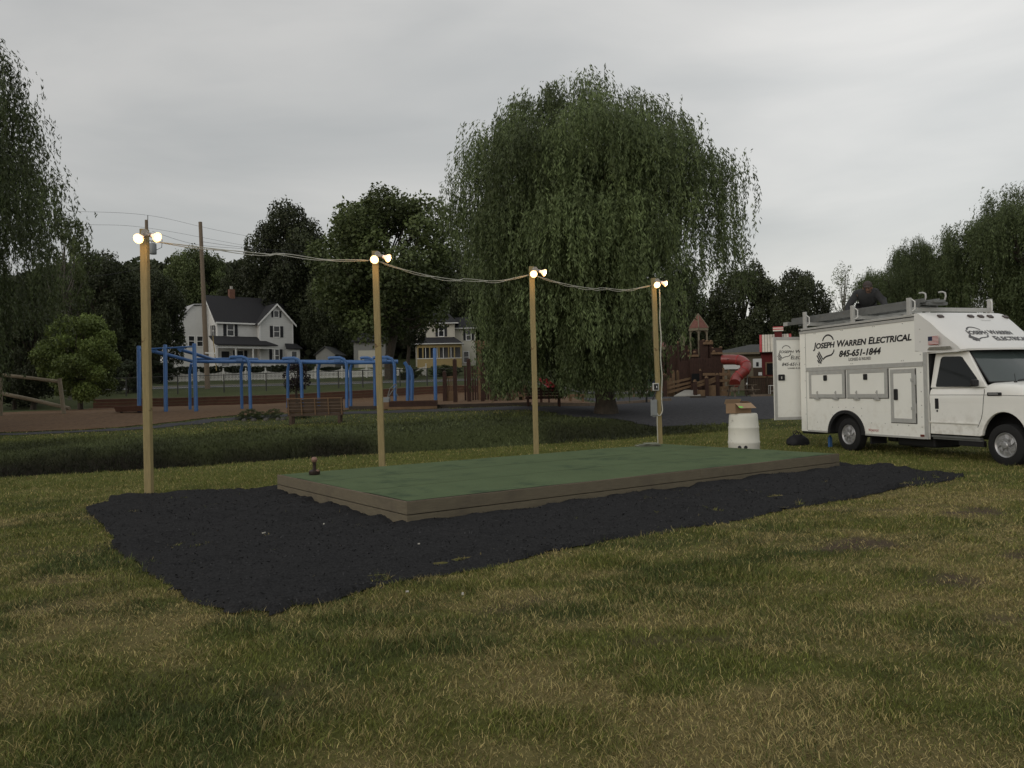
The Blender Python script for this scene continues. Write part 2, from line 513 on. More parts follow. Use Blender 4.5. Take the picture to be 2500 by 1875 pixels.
MULCH = mat('black rubber mulch', (.031, .031, .032), 1.0, var=.55, vs=55, bump=.7, bs=110, spec=.03)
MILL = mat('dark stone millings', (.066, .066, .070), 1.0, var=.4, vs=9, bump=.6, bs=40, spec=.05)
CHIPS = mat('brown wood chips', (.130, .082, .048), .95, var=.4, vs=7, bump=.7, bs=40, spec=.15)
ASPH = mat('asphalt road', (.075, .077, .077), .9, var=.12, vs=4, spec=.2)
PAINT = mat('white road line', (.5, .5, .47), .8, var=.1)


def mulch_z(x, y):
    u = x * .8 + y * .6; v = -x * .6 + y * .8
    a = fbm(u * 1.3, v * 4.2, 5, 3); b = fbm(x * 5, y * 9, 15, 3)
    return 2.3 * (a - .3) + .5 * (b - .2)


sheet('mulch_bed', MULCH_OUT, .055, .006, MULCH, amp=.075, jit=.025, bstep=.07, seed=3, nz=mulch_z)


def flat(lst):      # photo pixel + distance -> ground xy
    return [(at(px, py, Y).x, Y) for px, py, Y in lst]


# playground floor, chips at the left, dark millings sweeping to the right
CHIP_POLY = [(-34, 24.5), (-19, 27.3), (-15.2, 28.0), (-13.4, 29.4), (-11.8, 31.8), (-8.5, 33.0), (-3.6, 33.6), (.8, 34.2), (3.6, 36.0), (4.2, 40), (4, 51.2), (-4.2, 51.0), (-14, 48.6), (-23.6, 44.9), (-24.6, 40.5), (-25.5, 38.2), (-34, 37)]
sheet('wood_chip_floor', CHIP_POLY, .55, .02, CHIPS, amp=.05, jit=.06, bstep=.3, seed=5)
MILL_POLY = [(-34, 23.2), (-19, 26.0), (-15, 26.7), (-12.6, 27.9), (-11, 30.2), (-8, 31.4), (-3.5, 31.6), (.6, 31.4), (2.2, 28.6), (5.2, 27.0), (8.5, 27.2), (12.5, 30.0), (16.5, 33), (19, 38), (19.5, 47), (14, 56), (6, 57.5), (4.4, 52), (4.9, 40),
             (4.3, 35.6), (1.2, 33.4), (-3.6, 32.9), (-8.5, 32.4), (-11.6, 31.3), (-13.2, 29.0), (-15.1, 27.6), (-19, 26.9), (-34, 24.1)]
sheet('millings_path', MILL_POLY, .6, .012, MILL, amp=.03, jit=.12, bstep=.3, seed=6)

# road with painted edge line, and the far bank
ROAD = [(-70, 60.5), (-30, 61.0), (-8, 64.5), (14, 70), (60, 82), (60, 90), (14, 78.5), (-8, 73), (-30, 69.5), (-70, 69)]
sheet('road', ROAD, 2.0, .02, ASPH, jit=.0, bstep=2, seed=8)
LINE = [(-70, 61.6), (-30, 62.1), (-8, 65.6), (14, 71.1), (60, 83.1), (60, 83.4), (14, 71.4), (-8, 65.9), (-30, 62.4), (-70, 61.9)]
sheet('road_edge_line', LINE, 1.0, .032, PAINT, jit=0, bstep=2, seed=9)
LINE2 = [(x, y + 4.1) for x, y in LINE]
PAINT_Y = mat('yellow road line', (.4, .3, .06), .8, var=.1)
sheet('road_centre_line', LINE2, 1.0, .032, PAINT_Y, jit=0, bstep=2, seed=10)

# ------------------------------------------------------------------ grass blades
def plat_mask(x, y, m=.02):
    qx = (x - PF[0]) * PA[0] + (y - PF[1]) * PA[1]; qy = (x - PF[0]) * PB[0] + (y - PF[1]) * PB[1]
    return (qx > -m) & (qx < PL + m) & (qy > -m) & (qy < PW + m)


def bare(x, y):
    return (inpoly(x, y, MULCH_OUT) & (fbm(x * 9, y * 9, 50, 2) < .72)) | plat_mask(x, y) | inpoly(x, y, CHIP_POLY) | inpoly(x, y, MILL_POLY)


bands = [(1.6, 4, 12500, .0032, 2), (4, 7, 8000, .0038, 2), (7, 11, 4200, .0048, 2), (11, 16, 2000, .0075, 1), (16, 24, 900, .011, 1), (24, 34, 230, .02, 1)]
VV, FF, CC = [], [], []
base = 0
for y0, y1, dens, wid, segs in bands:
    ymax = y1; w = lambda y: .72 * y + 1.3
    n = int(dens * (y1 - y0) * 2 * w(y1))
    y = rng.uniform(y0, y1, n); x = rng.uniform(-1, 1, n) * w(y1)
    k = np.abs(x) < w(y)
    x, y = x[k], y[k]
    clump = fbm(x * 5, y * 5, 80, 2)
    soil = soilf(x, y)
    k = (~bare(x, y)) & (rng.random(len(x)) < (.30 + 1.25 * clump) * (1 - .8 * soil))
    x, y = x[k], y[k]; n = len(x)
    d = dryf(x, y); kd = darkf(x, y); e = ditch_e(x, y)
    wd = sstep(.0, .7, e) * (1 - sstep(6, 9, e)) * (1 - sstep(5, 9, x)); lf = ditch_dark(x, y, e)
    strip = sstep(11, 14, y) * (1 - sstep(-.2, .3, e))
    L = rng.uniform(.020, .050, n) * (1 - .2 * d) * (1 + .3 * kd) * (.6 + .9 * vnoise(x * 4.3, y * 4.3, 85))
    tall = (rng.random(n) < .02)
    L = np.where(tall, L * 1.8, L)
    edge_m = inpoly(x, y, MULCH_OUT)
    L = np.where((wd > .3), rng.uniform(.04, .11, n) * (.5 + 1.0 * vnoise(x * 1.1, y * 1.1, 90)) * (1 + .6 * lf), L)
    lean = rng.uniform(.3, 1.15, n) + .5 * d * rng.random(n)
    az = rng.normal(0, 2.0, n) + 9 * vnoise(x * .8, y * .8, 91)
    dx, dy = np.cos(az), np.sin(az)
    fa = rng.uniform(0, 2 * np.pi, n)
    wx, wy = np.cos(fa), np.sin(fa)
    ww = wid * rng.uniform(.7, 1.3, n) * (1 + .4 * (wd > .3))
    z = H(x, y) - .004
    hz = L * np.cos(np.clip(lean, 0, 1.35)); hr = L * np.sin(np.clip(lean, 0, 1.35))
    rnd = rng.random((n, 1))
    isdry = (rng.random(n) < (.13 + .62 * d))[:, None]
    g = GREEN * (1 - kd[:, None]) + GREEN_D * kd[:, None]
    g = g * (.42 + 1.1 * rnd ** 1.4) + np.array((.022, .013, 0)) * rng.random((n, 1))
    st = strip[:, None]
    g = g * (1 - .75 * st) + OLIVE * (.7 + .55 * rnd) * .75 * st
    dr = DRY * (.38 + 1.05 * rnd ** 1.5)
    c = np.where(isdry & (wd < .3)[:, None], dr, g)
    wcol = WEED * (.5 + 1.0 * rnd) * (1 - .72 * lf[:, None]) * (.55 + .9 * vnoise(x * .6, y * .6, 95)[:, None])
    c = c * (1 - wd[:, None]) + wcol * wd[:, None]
    p0 = np.column_stack([x - wx * ww / 2, y - wy * ww / 2, z]); p1 = np.column_stack([x + wx * ww / 2, y + wy * ww / 2, z])
    if segs == 2:
        mx, my, mz = x + dx * hr * .38, y + dy * hr * .38, z + hz * .62
        m0 = np.column_stack([mx - wx * ww * .4, my - wy * ww * .4, mz]); m1 = np.column_stack([mx + wx * ww * .4, my + wy * ww * .4, mz])
        tx, ty, tz = x + dx * hr, y + dy * hr, z + hz
        t0 = np.column_stack([tx - wx * ww * .08, ty - wy * ww * .08, tz]); t1 = np.column_stack([tx + wx * ww * .08, ty + wy * ww * .08, tz])
        V = np.stack([p0, p1, m1, m0, t1, t0], 1).reshape(-1, 3)
        b = base + np.arange(n) * 6
        F1 = np.stack([b, b + 1, b + 2, b + 3], 1); F2 = np.stack([b + 3, b + 2, b + 4, b + 5], 1)
        FF += [F1, F2]; k = 6
    else:
        tx, ty, tz = x + dx * hr, y + dy * hr, z + hz
        t0 = np.column_stack([tx - wx * ww * .15, ty - wy * ww * .15, tz]); t1 = np.column_stack([tx + wx * ww * .15, ty + wy * ww * .15, tz])
        V = np.stack([p0, p1, t1, t0], 1).reshape(-1, 3)
        b = base + np.arange(n) * 4
        FF.append(np.stack([b, b + 1, b + 2, b + 3], 1)); k = 4
    VV.append(V); CC.append(np.repeat(c, k, 0)); base += len(V)
BLADE = mat('grass blades', (1, 1, 1), .6, var=0, attr='tint', spec=.2)
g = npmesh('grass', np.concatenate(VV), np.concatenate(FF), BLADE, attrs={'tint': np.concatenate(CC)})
tag(g, 'short mown lawn, green with straw coloured dry patches, round the dark mulch', 'grass', kind='stuff')
del VV, FF, CC

# loose rubber chips on the bed, a few kicked into the lawn
n = 45000
b_ = np.array(MULCH_OUT); x = rng.uniform(b_[:, 0].min() - .3, b_[:, 0].max() + .3, n); y = rng.uniform(b_[:, 1].min() - .3, b_[:, 1].max() + .3, n)
ins = inpoly(x, y, MULCH_OUT)
near = np.min(np.hypot(x[:, None] - np.array(densify(MULCH_OUT, .12, 0, 1))[None, :, 0], y[:, None] - np.array(densify(MULCH_OUT, .12, 0, 1))[None, :, 1]), 1) < .16
k = (ins | (near & (rng.random(n) < .35))) & ~plat_mask(x, y)
x, y, ins = x[k], y[k], ins[k]; n = len(x)
z = H(x, y) + np.where(ins, .010 + .075 * np.clip(mulch_z(x, y), 0, 2), .03)
P = np.column_stack([x, y, z])
a = rng.uniform(0, 6.28, n); A = np.column_stack([np.cos(a), np.sin(a), rng.normal(0, .5, n)]) * rng.uniform(.004, .012, (n, 1)); B = np.column_stack([-np.sin(a), np.cos(a), rng.normal(0, .5, n)]) * rng.uniform(.003, .006, (n, 1))
V = np.stack([P - A - B, P + A - B, P + A + B, P - A + B], 1).reshape(-1, 3)
tt = np.repeat(.018 + .040 * rng.random(n) ** 1.6, 4)[:, None] * np.array((1, 1, 1.03))
o = npmesh('mulch_chips', V, np.arange(n * 4).reshape(n, 4), mat('rubber chip', (.03, .03, .03), .95, var=0, attr='tint', spec=.05), attrs={'tint': tt})
tag(o, 'loose shredded black rubber chips lying over the dark bed', 'mulch chips', kind='stuff')

# pale chips and scraps lying on the dark bed
BIT = mat('pale scrap', (.4, .38, .33), .8, var=.2)
mb = MB()
for X, Y, s in [(570, 1166, .035), (846, 1165, .03), (1000, 1304, .03), (440, 1118, .03), (1735, 1057, .05), (905, 1192, .02), (700, 1146, .02), (880, 1298, .02)]:
    (x, y), = px_ground([(X, Y)])
    z = h1(x, y) + .07
    mb.box((x, y, z), (s, s * .5, .012), rot=Matrix.Rotation(random.uniform(0, 3), 3, 'Z') @ Matrix.Rotation(random.uniform(-.4, .4), 3, 'X'))
tag(mb.build('litter', BIT), 'few pale scraps scattered over the dark mulch bed', 'litter', kind='stuff')

# ------------------------------------------------------------------ trees
def quads(P, A, B):
    """diamond leaves: centre P, half axes A (long) and B (wide)"""
    n = len(P)
    V = np.stack([P - A, P + B, P + A * 1.0, P - B], 1).reshape(-1, 3)
    return V, np.arange(n * 4).reshape(n, 4)


def unit(v):
    return v / np.maximum(np.linalg.norm(v, axis=1, keepdims=True), 1e-9)


def crown_data(seed, lobes=40, per=1000, leaf=.022, lr=.27, flat=.8):
    """crown in a unit frame: radius 1, z 0..1 (scaled per tree): leafy shells round many lobes; returns leaves and the lobe centres"""
    r = np.random.default_rng(seed)
    C = []
    for i in range(lobes):
        z = 1 - 1.75 * (i + .5) / lobes
        q = math.sqrt(max(0, 1 - z * z)); t = i * 2.39996 + r.uniform(-.35, .35)
        k = r.uniform(.60, .80)
        C.append((q * math.cos(t) * k, q * math.sin(t) * k, .46 + z * .42 * r.uniform(.86, 1.06)))
    for k in range(8):
        C.append((r.uniform(-.35, .35), r.uniform(-.35, .35), .15 + .09 * k))
    C = np.array(C)
    P, T, NN = [], [], []
    for c in C:
        big = r.uniform(.65, 1.25); ct = r.uniform(.62, 1.3)
        n = int(per * big ** 2)
        u = unit(r.normal(size=(n, 3)) + np.array((c[0], c[1], .35)) * .5)
        bump = 1 + .28 * (vnoise(u[:, 0] * 3.2 + c[0] * 9 + 20, u[:, 1] * 3.2 + u[:, 2] * 2.3 + c[1] * 9 + 20, seed) - .5) * 2
        rad = lr * big * bump * (1 - .42 * r.random(n) ** 2.2)
        q = c + u * rad[:, None] * np.array((1, 1, flat * .5))
        P.append(q + r.normal(0, .012, (n, 3))); NN.append(u)
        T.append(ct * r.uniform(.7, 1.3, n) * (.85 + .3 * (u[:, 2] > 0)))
    P = np.concatenate(P); T = np.concatenate(T); NN = np.concatenate(NN)
    k = P[:, 2] > .0
    P, T, NN = P[k], T[k], NN[k]
    n = len(P)
    A = unit(r.normal(size=(n, 3)) * np.array((1, 1, .6)))
    N = unit(r.normal(size=(n, 3)) * .8 + NN + np.array((0, 0, .4)))
    B = unit(np.cross(N, A))
    s = leaf * r.uniform(.6, 1.4, (n, 1))
    return P, A * s, B * s * .65, T, C


TREES = {}


def make_kind(key, seed, leafm, hgt_ratio=.5, **kw):
    """hgt_ratio = radius / crown height of a typical use, so that leaves keep their shape"""
    P, A, B, T, C = crown_data(seed, **kw)
    sc_ = np.array((1, 1, 1 / 1.0))
    A = A * np.array((1, 1, hgt_ratio)); B = B * np.array((1, 1, hgt_ratio))
    V, Fq = quads(P, A, B)
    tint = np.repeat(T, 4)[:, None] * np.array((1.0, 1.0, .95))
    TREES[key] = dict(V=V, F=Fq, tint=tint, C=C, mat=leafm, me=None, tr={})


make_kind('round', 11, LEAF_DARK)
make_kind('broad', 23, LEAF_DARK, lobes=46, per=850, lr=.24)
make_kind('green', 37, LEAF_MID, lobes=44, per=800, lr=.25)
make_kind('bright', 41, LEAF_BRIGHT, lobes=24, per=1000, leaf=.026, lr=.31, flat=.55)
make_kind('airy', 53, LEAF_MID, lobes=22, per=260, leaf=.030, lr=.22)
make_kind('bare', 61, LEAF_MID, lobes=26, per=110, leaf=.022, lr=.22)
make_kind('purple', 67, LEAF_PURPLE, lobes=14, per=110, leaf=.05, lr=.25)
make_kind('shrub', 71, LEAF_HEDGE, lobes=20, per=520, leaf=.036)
make_kind('blossom', 83, LEAF_MID, lobes=18, per=260, leaf=.05)


def tree(kind, px, ptop, hw, Y, label, cat='tree', name=None, cb=.12, bark=BARK, group=None, tr=.02, rz=None, base=None):
    """px, ptop: photo pixel of the crown's middle and top; hw half width in photo pixels; Y distance"""
    K = TREES[kind]
    x = at(px, 900, Y).x
    z0 = h1(x, Y) if base is None else base
    h = at(px, ptop, Y).z - z0
    r = hw * Y / FPX
    root = thing(name or 'tree', label, cat, (x, Y, z0 - .05), rz if rz is not None else random.uniform(0, 6.28), group)
    if K['me'] is None:
        o = npmesh('crown', K['V'], K['F'], K['mat'], root, attrs={'tint': K['tint']}); K['me'] = o.data
    else:
        o = bpy.data.objects.new('crown', K['me']); col.objects.link(o); o.parent = root
    o.location = (0, 0, h * cb); o.scale = (r, r, h * (1 - cb) * .98)
    # trunk and limbs in real metres
    mb = MB()
    tr_r = max(.07, tr * h)
    C = K['C'] * np.array((r, r, h * (1 - cb))) + np.array((0, 0, h * cb))
    fork = h * max(.22, cb + .05)
    rnd = random.Random(int(px * 7 + Y))
    stem = [(0, 0, 0), (rnd.uniform(-.02, .02) * h, rnd.uniform(-.02, .02) * h, fork * .5), (rnd.uniform(-.03, .03) * h, rnd.uniform(-.03, .03) * h, fork), (rnd.uniform(-.04, .04) * h, rnd.uniform(-.04, .04) * h, h * .6), (0, 0, h * .9)]
    mb.tube(stem, [tr_r * 1.3, tr_r, tr_r * .85, tr_r * .5, tr_r * .12], 8)
    for c in C:
        f0 = Vector(stem[2]).lerp(Vector(stem[3]), max(0, min(1, (c[2] * .62 - fork * .4) / (h * .6)))) if c[2] > fork else Vector(stem[2])
        c = Vector(c); mid = f0.lerp(c, .55) + Vector((rnd.uniform(-.1, .1) * r, rnd.uniform(-.1, .1) * r, -.04 * h))
        mb.tube([f0, mid, c], [tr_r * .42, tr_r * .25, tr_r * .08], 5)
    mb.build('trunk', bark, root, smooth=True)
    return root


def willow_mesh(seed, lobes, groups, strands, skirt_c, skirt_r, leaf=.08, step=.075, zlow=.8, thin=None, skirt=.34):
    """weeping crown about (0,0). lobes = (x, y, top z, radius, lowest hem): each an umbrella of arching twigs with tufts of hanging strands;
    a share of the tufts makes the curtain that hangs round the trunk"""
    r = np.random.default_rng(seed)
    Ps, As, Bs, Ts = [], [], [], []
    wts = np.array([l[3] ** 1.6 * max(1, (l[2] - l[4]) / 4) for l in lobes]); wts = wts / wts.sum()
    lt = r.uniform(.75, 1.2, len(lobes))
    for gi in range(groups):
        k = r.random()
        if k > skirt:
            li = r.choice(len(lobes), p=wts); lx_, ly_, top, lr, hem = lobes[li]
            t2 = r.uniform(0, 2 * np.pi); q = math.sqrt(r.random())
            if r.random() < .5: q = r.uniform(.55, 1.0); drop = r.uniform(0, max(.3, top - hem - 1.8))
            else: drop = 0
            x, y = lx_ + lr * q * math.cos(t2), ly_ + lr * q * math.sin(t2)
            th = math.atan2(y, x) if r.random() < .5 else t2
            z0 = top - 1.25 * q ** 2.4 - abs(r.normal(0, .22)) - drop
            ln = r.uniform(.7, 2.9); zl = hem + r.normal(0, .35); gt = lt[li] * r.uniform(.62, 1.3); bl = r.uniform(.35, 1.0)
        else:
            th = r.uniform(0, 2 * np.pi)
            rr = skirt_r * (r.uniform(.62, 1.0) if r.random() < .8 else r.uniform(.1, .6)); x, y = skirt_c[0] + rr * math.cos(th), skirt_c[1] + rr * math.sin(th)
            z0 = r.uniform(1.8, 8.4); ln = r.uniform(1.2, 3.4); zl = zlow + abs(r.normal(0, .5)); gt = r.uniform(.55, 1.3); bl = r.uniform(.3, .8)
        if thin is not None and r.random() < thin(x, y, z0): continue
        ns = int(strands * r.uniform(.6, 1.4))
        az0 = th + r.normal(0, .55); rise = r.uniform(.1, .6)
        for s in range(ns):
            u = r.random() ** .7
            px_ = x + math.cos(az0) * bl * u + r.normal(0, .16 + .1 * u); py_ = y + math.sin(az0) * bl * u + r.normal(0, .16 + .1 * u)
            pz = z0 + rise * math.sin(u * 2.4) - .35 * bl * u * u + r.normal(0, .10)
            le = max(.35, min(ln * r.uniform(.45, 1.15), pz - zl))
            n = max(4, int(le / step * r.uniform(.85, 1.2)))
            l = np.sort(r.uniform(0, le, n))
            az = az0 + r.normal(0, 1.0); ho = r.uniform(.08, .38)
            off = ho * (1 - np.exp(-l / .35))
            up = r.uniform(.0, .16) * np.exp(-((l - .15) / .2) ** 2)
            sw = .05 * np.sin(l * 2.1 + r.uniform(0, 6))
            p = np.column_stack([px_ + math.cos(az) * off + sw, py_ + math.sin(az) * off + .05 * np.cos(l * 1.7 + s), pz + up - l * .96])
            a = r.normal(0, .50, (n, 3)); a[:, 2] = -1
            a[:, :2] += np.array((math.cos(az), math.sin(az))) * (1.1 * np.exp(-l / .3))[:, None]
            a = unit(a)
            b = unit(np.cross(a, r.normal(size=(n, 3))))
            sz = leaf * r.uniform(.65, 1.35, (n, 1))
            Ps.append(p + r.normal(0, .035, (n, 3))); As.append(a * sz); Bs.append(b * sz * .25)
            Ts.append(np.full(n, gt * r.uniform(.85, 1.15)) * r.uniform(.75, 1.25, n))
    P = np.concatenate(Ps); A = np.concatenate(As); B = np.concatenate(Bs); T = np.concatenate(Ts)
    V, Fq = quads(P, A, B)
    t = np.repeat(T, 4)[:, None] * np.array((1, 1, 1.0))
    return V, Fq, t


def willow_trunk(Rr, htop, seed, root, fork=2.4, rad=.55, lean=(0, 0)):
    r = random.Random(seed); mb = MB()
    mb.tube([(lean[0], lean[1], -.1), (lean[0] * .8 + .05, lean[1] * .8, .5), (lean[0] * .5, lean[1] * .5 + .05, fork * .6), (0, 0, fork + .3)], [rad * 1.45, rad * 1.05, rad * .9, rad * .8], 12)
    for k in range(11):
        a = k * 2.4 + r.uniform(-.3, .3); ex = r.uniform(.45, .95) * Rr; top = htop * r.uniform(.62, .93) if ex < .7 * Rr else htop * r.uniform(.45, .72)
        p = [Vector((0, 0, fork * r.uniform(.75, 1.1))), Vector((math.cos(a) * ex * .22, math.sin(a) * ex * .22, fork + (top - fork) * .35)), Vector((math.cos(a) * ex * .55, math.sin(a) * ex * .55, fork + (top - fork) * .75)), Vector((math.cos(a) * ex, math.sin(a) * ex, top))]
        w = rad * r.uniform(.35, .5)
        mb.tube(p, [w, w * .75, w * .45, w * .12], 7)
        for j in range(4):
            q = p[2].lerp(p[3], r.uniform(0, .8)); b = a + r.uniform(-1.2, 1.2)
            e = q + Vector((math.cos(b) * Rr * .25, math.sin(b) * Rr * .25, r.uniform(-.2, 1.2)))
            mb.tube([q, q.lerp(e, .5) + Vector((0, 0, .25)), e], [w * .3, w * .2, w * .05], 5)
    mb.build('trunk', BARK, root, smooth=True)




def add_willow(name_label, xy, V, Fq, t, Rr, htop, seed, me=None, scale=(1, 1, 1), rz=0, lean=(0, 0), rad=.55):
    x, y = xy
    root = thing('weeping_willow', name_label, 'tree', (x, y, h1(x, y)), rz)
    if me is None:
        o = npmesh('crown', V, Fq, LEAF_WILLOW, root, attrs={'tint': t})
    else:
        o = bpy.data.objects.new('crown', me); col.objects.link(o); o.parent = root
    o.scale = scale
    willow_trunk(Rr * scale[0], htop * scale[2], seed, root, lean=lean, rad=rad)
    return o


LOBES = [(-4.6, .3, 9.9, 1.15, 5.6), (-3.6, -.8, 11.4, 1.35, 5.4), (-2.0, .2, 12.7, 1.4, 7), (-.5, -.3, 13.5, 1.3, 8), (.85, .4, 13.2, 1.25, 8), (2.3, -.5, 11.8, 1.35, 7), (3.7, .2, 10.9, 1.3, 5.6), (4.65, -.4, 10.0, 1.2, 4.4),
         (-2.4, -3.0, 10.3, 1.7, 4.5), (-.2, -3.6, 11.0, 1.7, 4), (1.7, -3.2, 10.2, 1.6, 4.4), (-1.0, 3.2, 11.2, 1.9, 5), (2.0, 3.0, 10.8, 1.8, 5), (-3.6, 2.4, 9.6, 1.5, 5), (-1.4, -4.2, 8.0, 1.5, 2.4), (.6, -4.2, 7.6, 1.4, 2.2), (-3.3, -2.2, 8.0, 1.3, 3.0), (3.4, -2.2, 8.9, 1.4, 4.0), (3.9, 2.0, 8.6, 1.4, 4.2)]
V, Fq, t = willow_mesh(5, LOBES, 1750, 15, (-1.2, -.3), 3.0, zlow=.45, thin=lambda x, y, z: .60 if (x > 2.4 and z < 9.6) else (.92 if abs(x + 2.05) < .5 and z < 3.6 else (.12 if x > 2.6 or x < -3.6 else 0.0)))
wc = add_willow('huge weeping willow behind the lit posts, trailing branches hanging to the ground', (3.26, 30.2), V, Fq, t, 5.2, 12.8, 3, lean=(.3, -.2), rad=.36, scale=(.93, .95, .965))
WMAIN = wc.data


V, Fq, t = willow_mesh(15, [(0, 0, 14.0, 1.8, 6), (2.0, -.2, 14.2, 1.5, 6), (3.5, .2, 13.5, 1.0, 7), (4.5, -.3, 11.8, 1.0, 5.5), (5.2, .4, 9.7, .9, 3.8), (5.0, -.6, 8.0, .9, 3.0), (2.2, -2.4, 10.4, 1.7, 3.2), (2.4, 2.4, 10.6, 1.8, 3.4), (-2, 0, 12.0, 2.2, 4), (0, 3, 11, 2, 4), (0, -3.2, 10.4, 2, 3), (3.0, -1.6, 7.4, 1.4, 2.4)], 900, 14, (0.6, -.3), 3.2, zlow=1.0, skirt=.28)
add_willow('weeping willow cut off by the left edge of the photo, over the log rails', (-22.1, 27.5), V, Fq, t, 3.9, 12.8, 13)
add_willow('tall weeping willow at the far right behind the white van', (30.2, 45), None, None, None, 5.8, 13.2, 33, me=WMAIN, scale=(.98, 1.02, .90), rz=2.1)
add_willow('lower rounded willow between the man on the van roof and the taller willow', (24.3, 47.5), None, None, None, 5.8, 13.2, 43, me=WMAIN, scale=(.50, .55, .70), rz=4.0)

D = 1.1302   # display -> photo pixels
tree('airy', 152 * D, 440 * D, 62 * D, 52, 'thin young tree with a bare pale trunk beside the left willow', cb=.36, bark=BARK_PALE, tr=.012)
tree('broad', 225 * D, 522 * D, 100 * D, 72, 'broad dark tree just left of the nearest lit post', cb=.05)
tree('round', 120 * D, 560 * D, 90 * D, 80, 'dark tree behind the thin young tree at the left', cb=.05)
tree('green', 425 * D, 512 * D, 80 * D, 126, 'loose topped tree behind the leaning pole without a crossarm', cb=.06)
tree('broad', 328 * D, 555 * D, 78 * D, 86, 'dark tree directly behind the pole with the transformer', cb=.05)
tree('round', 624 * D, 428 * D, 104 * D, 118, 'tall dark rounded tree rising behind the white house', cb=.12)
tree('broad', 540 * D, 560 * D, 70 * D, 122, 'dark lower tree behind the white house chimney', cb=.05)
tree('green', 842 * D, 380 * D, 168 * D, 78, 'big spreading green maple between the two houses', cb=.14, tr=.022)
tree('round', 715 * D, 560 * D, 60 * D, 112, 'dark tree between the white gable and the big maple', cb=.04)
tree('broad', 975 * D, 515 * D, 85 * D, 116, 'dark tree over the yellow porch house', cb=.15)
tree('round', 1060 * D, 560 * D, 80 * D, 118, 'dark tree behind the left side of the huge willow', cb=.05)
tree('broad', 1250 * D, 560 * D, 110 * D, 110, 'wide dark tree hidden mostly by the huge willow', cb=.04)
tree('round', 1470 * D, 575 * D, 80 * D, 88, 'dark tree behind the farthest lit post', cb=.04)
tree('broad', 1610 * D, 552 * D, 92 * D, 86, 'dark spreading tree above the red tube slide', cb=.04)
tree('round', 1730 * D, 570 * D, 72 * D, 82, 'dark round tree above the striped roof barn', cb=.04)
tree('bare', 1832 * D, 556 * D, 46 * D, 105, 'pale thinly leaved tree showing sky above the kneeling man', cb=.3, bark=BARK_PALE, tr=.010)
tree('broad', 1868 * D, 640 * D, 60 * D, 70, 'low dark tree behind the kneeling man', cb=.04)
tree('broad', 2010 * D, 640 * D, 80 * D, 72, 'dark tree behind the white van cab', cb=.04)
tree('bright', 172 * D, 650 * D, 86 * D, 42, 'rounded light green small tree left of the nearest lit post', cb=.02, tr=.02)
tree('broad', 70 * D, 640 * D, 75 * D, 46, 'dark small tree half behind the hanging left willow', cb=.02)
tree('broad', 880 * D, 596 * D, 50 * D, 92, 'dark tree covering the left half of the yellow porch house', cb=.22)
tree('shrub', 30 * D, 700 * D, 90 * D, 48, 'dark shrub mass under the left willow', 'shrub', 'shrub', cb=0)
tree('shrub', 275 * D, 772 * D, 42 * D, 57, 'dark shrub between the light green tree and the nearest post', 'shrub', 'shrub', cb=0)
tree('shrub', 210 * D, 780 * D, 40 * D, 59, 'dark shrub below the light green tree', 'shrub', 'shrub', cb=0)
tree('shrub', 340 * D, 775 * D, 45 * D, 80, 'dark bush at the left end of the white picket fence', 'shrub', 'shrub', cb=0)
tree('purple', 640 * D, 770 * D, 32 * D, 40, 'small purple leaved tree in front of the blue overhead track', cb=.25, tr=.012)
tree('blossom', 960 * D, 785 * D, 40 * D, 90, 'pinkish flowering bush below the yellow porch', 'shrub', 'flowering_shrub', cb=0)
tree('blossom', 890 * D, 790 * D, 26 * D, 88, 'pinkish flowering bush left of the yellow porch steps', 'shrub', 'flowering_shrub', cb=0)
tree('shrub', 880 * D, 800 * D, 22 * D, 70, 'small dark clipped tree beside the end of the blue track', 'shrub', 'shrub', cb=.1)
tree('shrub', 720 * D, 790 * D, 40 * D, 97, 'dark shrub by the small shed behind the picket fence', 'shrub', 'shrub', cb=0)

# low plants in the bed beside the bench
for i, (X, Y, s, w) in enumerate([(540, 884, .30, .42), (562, 886, .22, .3), (592, 884, .28, .36), (650, 880, .24, .5), (520, 890, .16, .25)]):
    lab = ['bushy dark plant left of the bench', 'small plant among the stones left of the bench', 'dark plant nearest to the left end of the bench', 'low plant behind the bench', 'smallest plant at the left of the stony bed'][i]
    K = TREES['airy']; p = at(X * D, Y * D, 30.5)
    root = thing('garden_plant', lab, 'plant', (p.x, 30.5, h1(p.x, 30.5)), i, group='plants in the stony bed by the bench')
    o = bpy.data.objects.new('foliage', K['me']); col.objects.link(o); o.parent = root; o.scale = (w, w, s * 1.5)
for i, (X, Y) in enumerate([(527, 893), (548, 896), (575, 893), (600, 895), (612, 893)]):
    p = at(X * D, Y * D, 30.0); mb = MB()
    rr = .07 + .02 * (i % 3)
    mb.lathe([(0, -.05), (rr, -.02), (rr * 1.05, .05), (rr * .7, .11), (0, .13)], (0, 0, 0), 9)
    o = mb.build('border_stone', STONE, smooth=True); o.location = (p.x, 30.0, h1(p.x, 30.0)); o.scale = (1.3, 1, .8); o.rotation_euler = (0, 0, i)
    tag(o, ['leftmost stone of the bed by the bench', 'second stone from the left in the bed by the bench', 'middle stone of the bed by the bench', 'second stone from the right in the bed by the bench', 'stone of the bed nearest to the bench'][i], 'stone', 'stones in the bed by the bench')

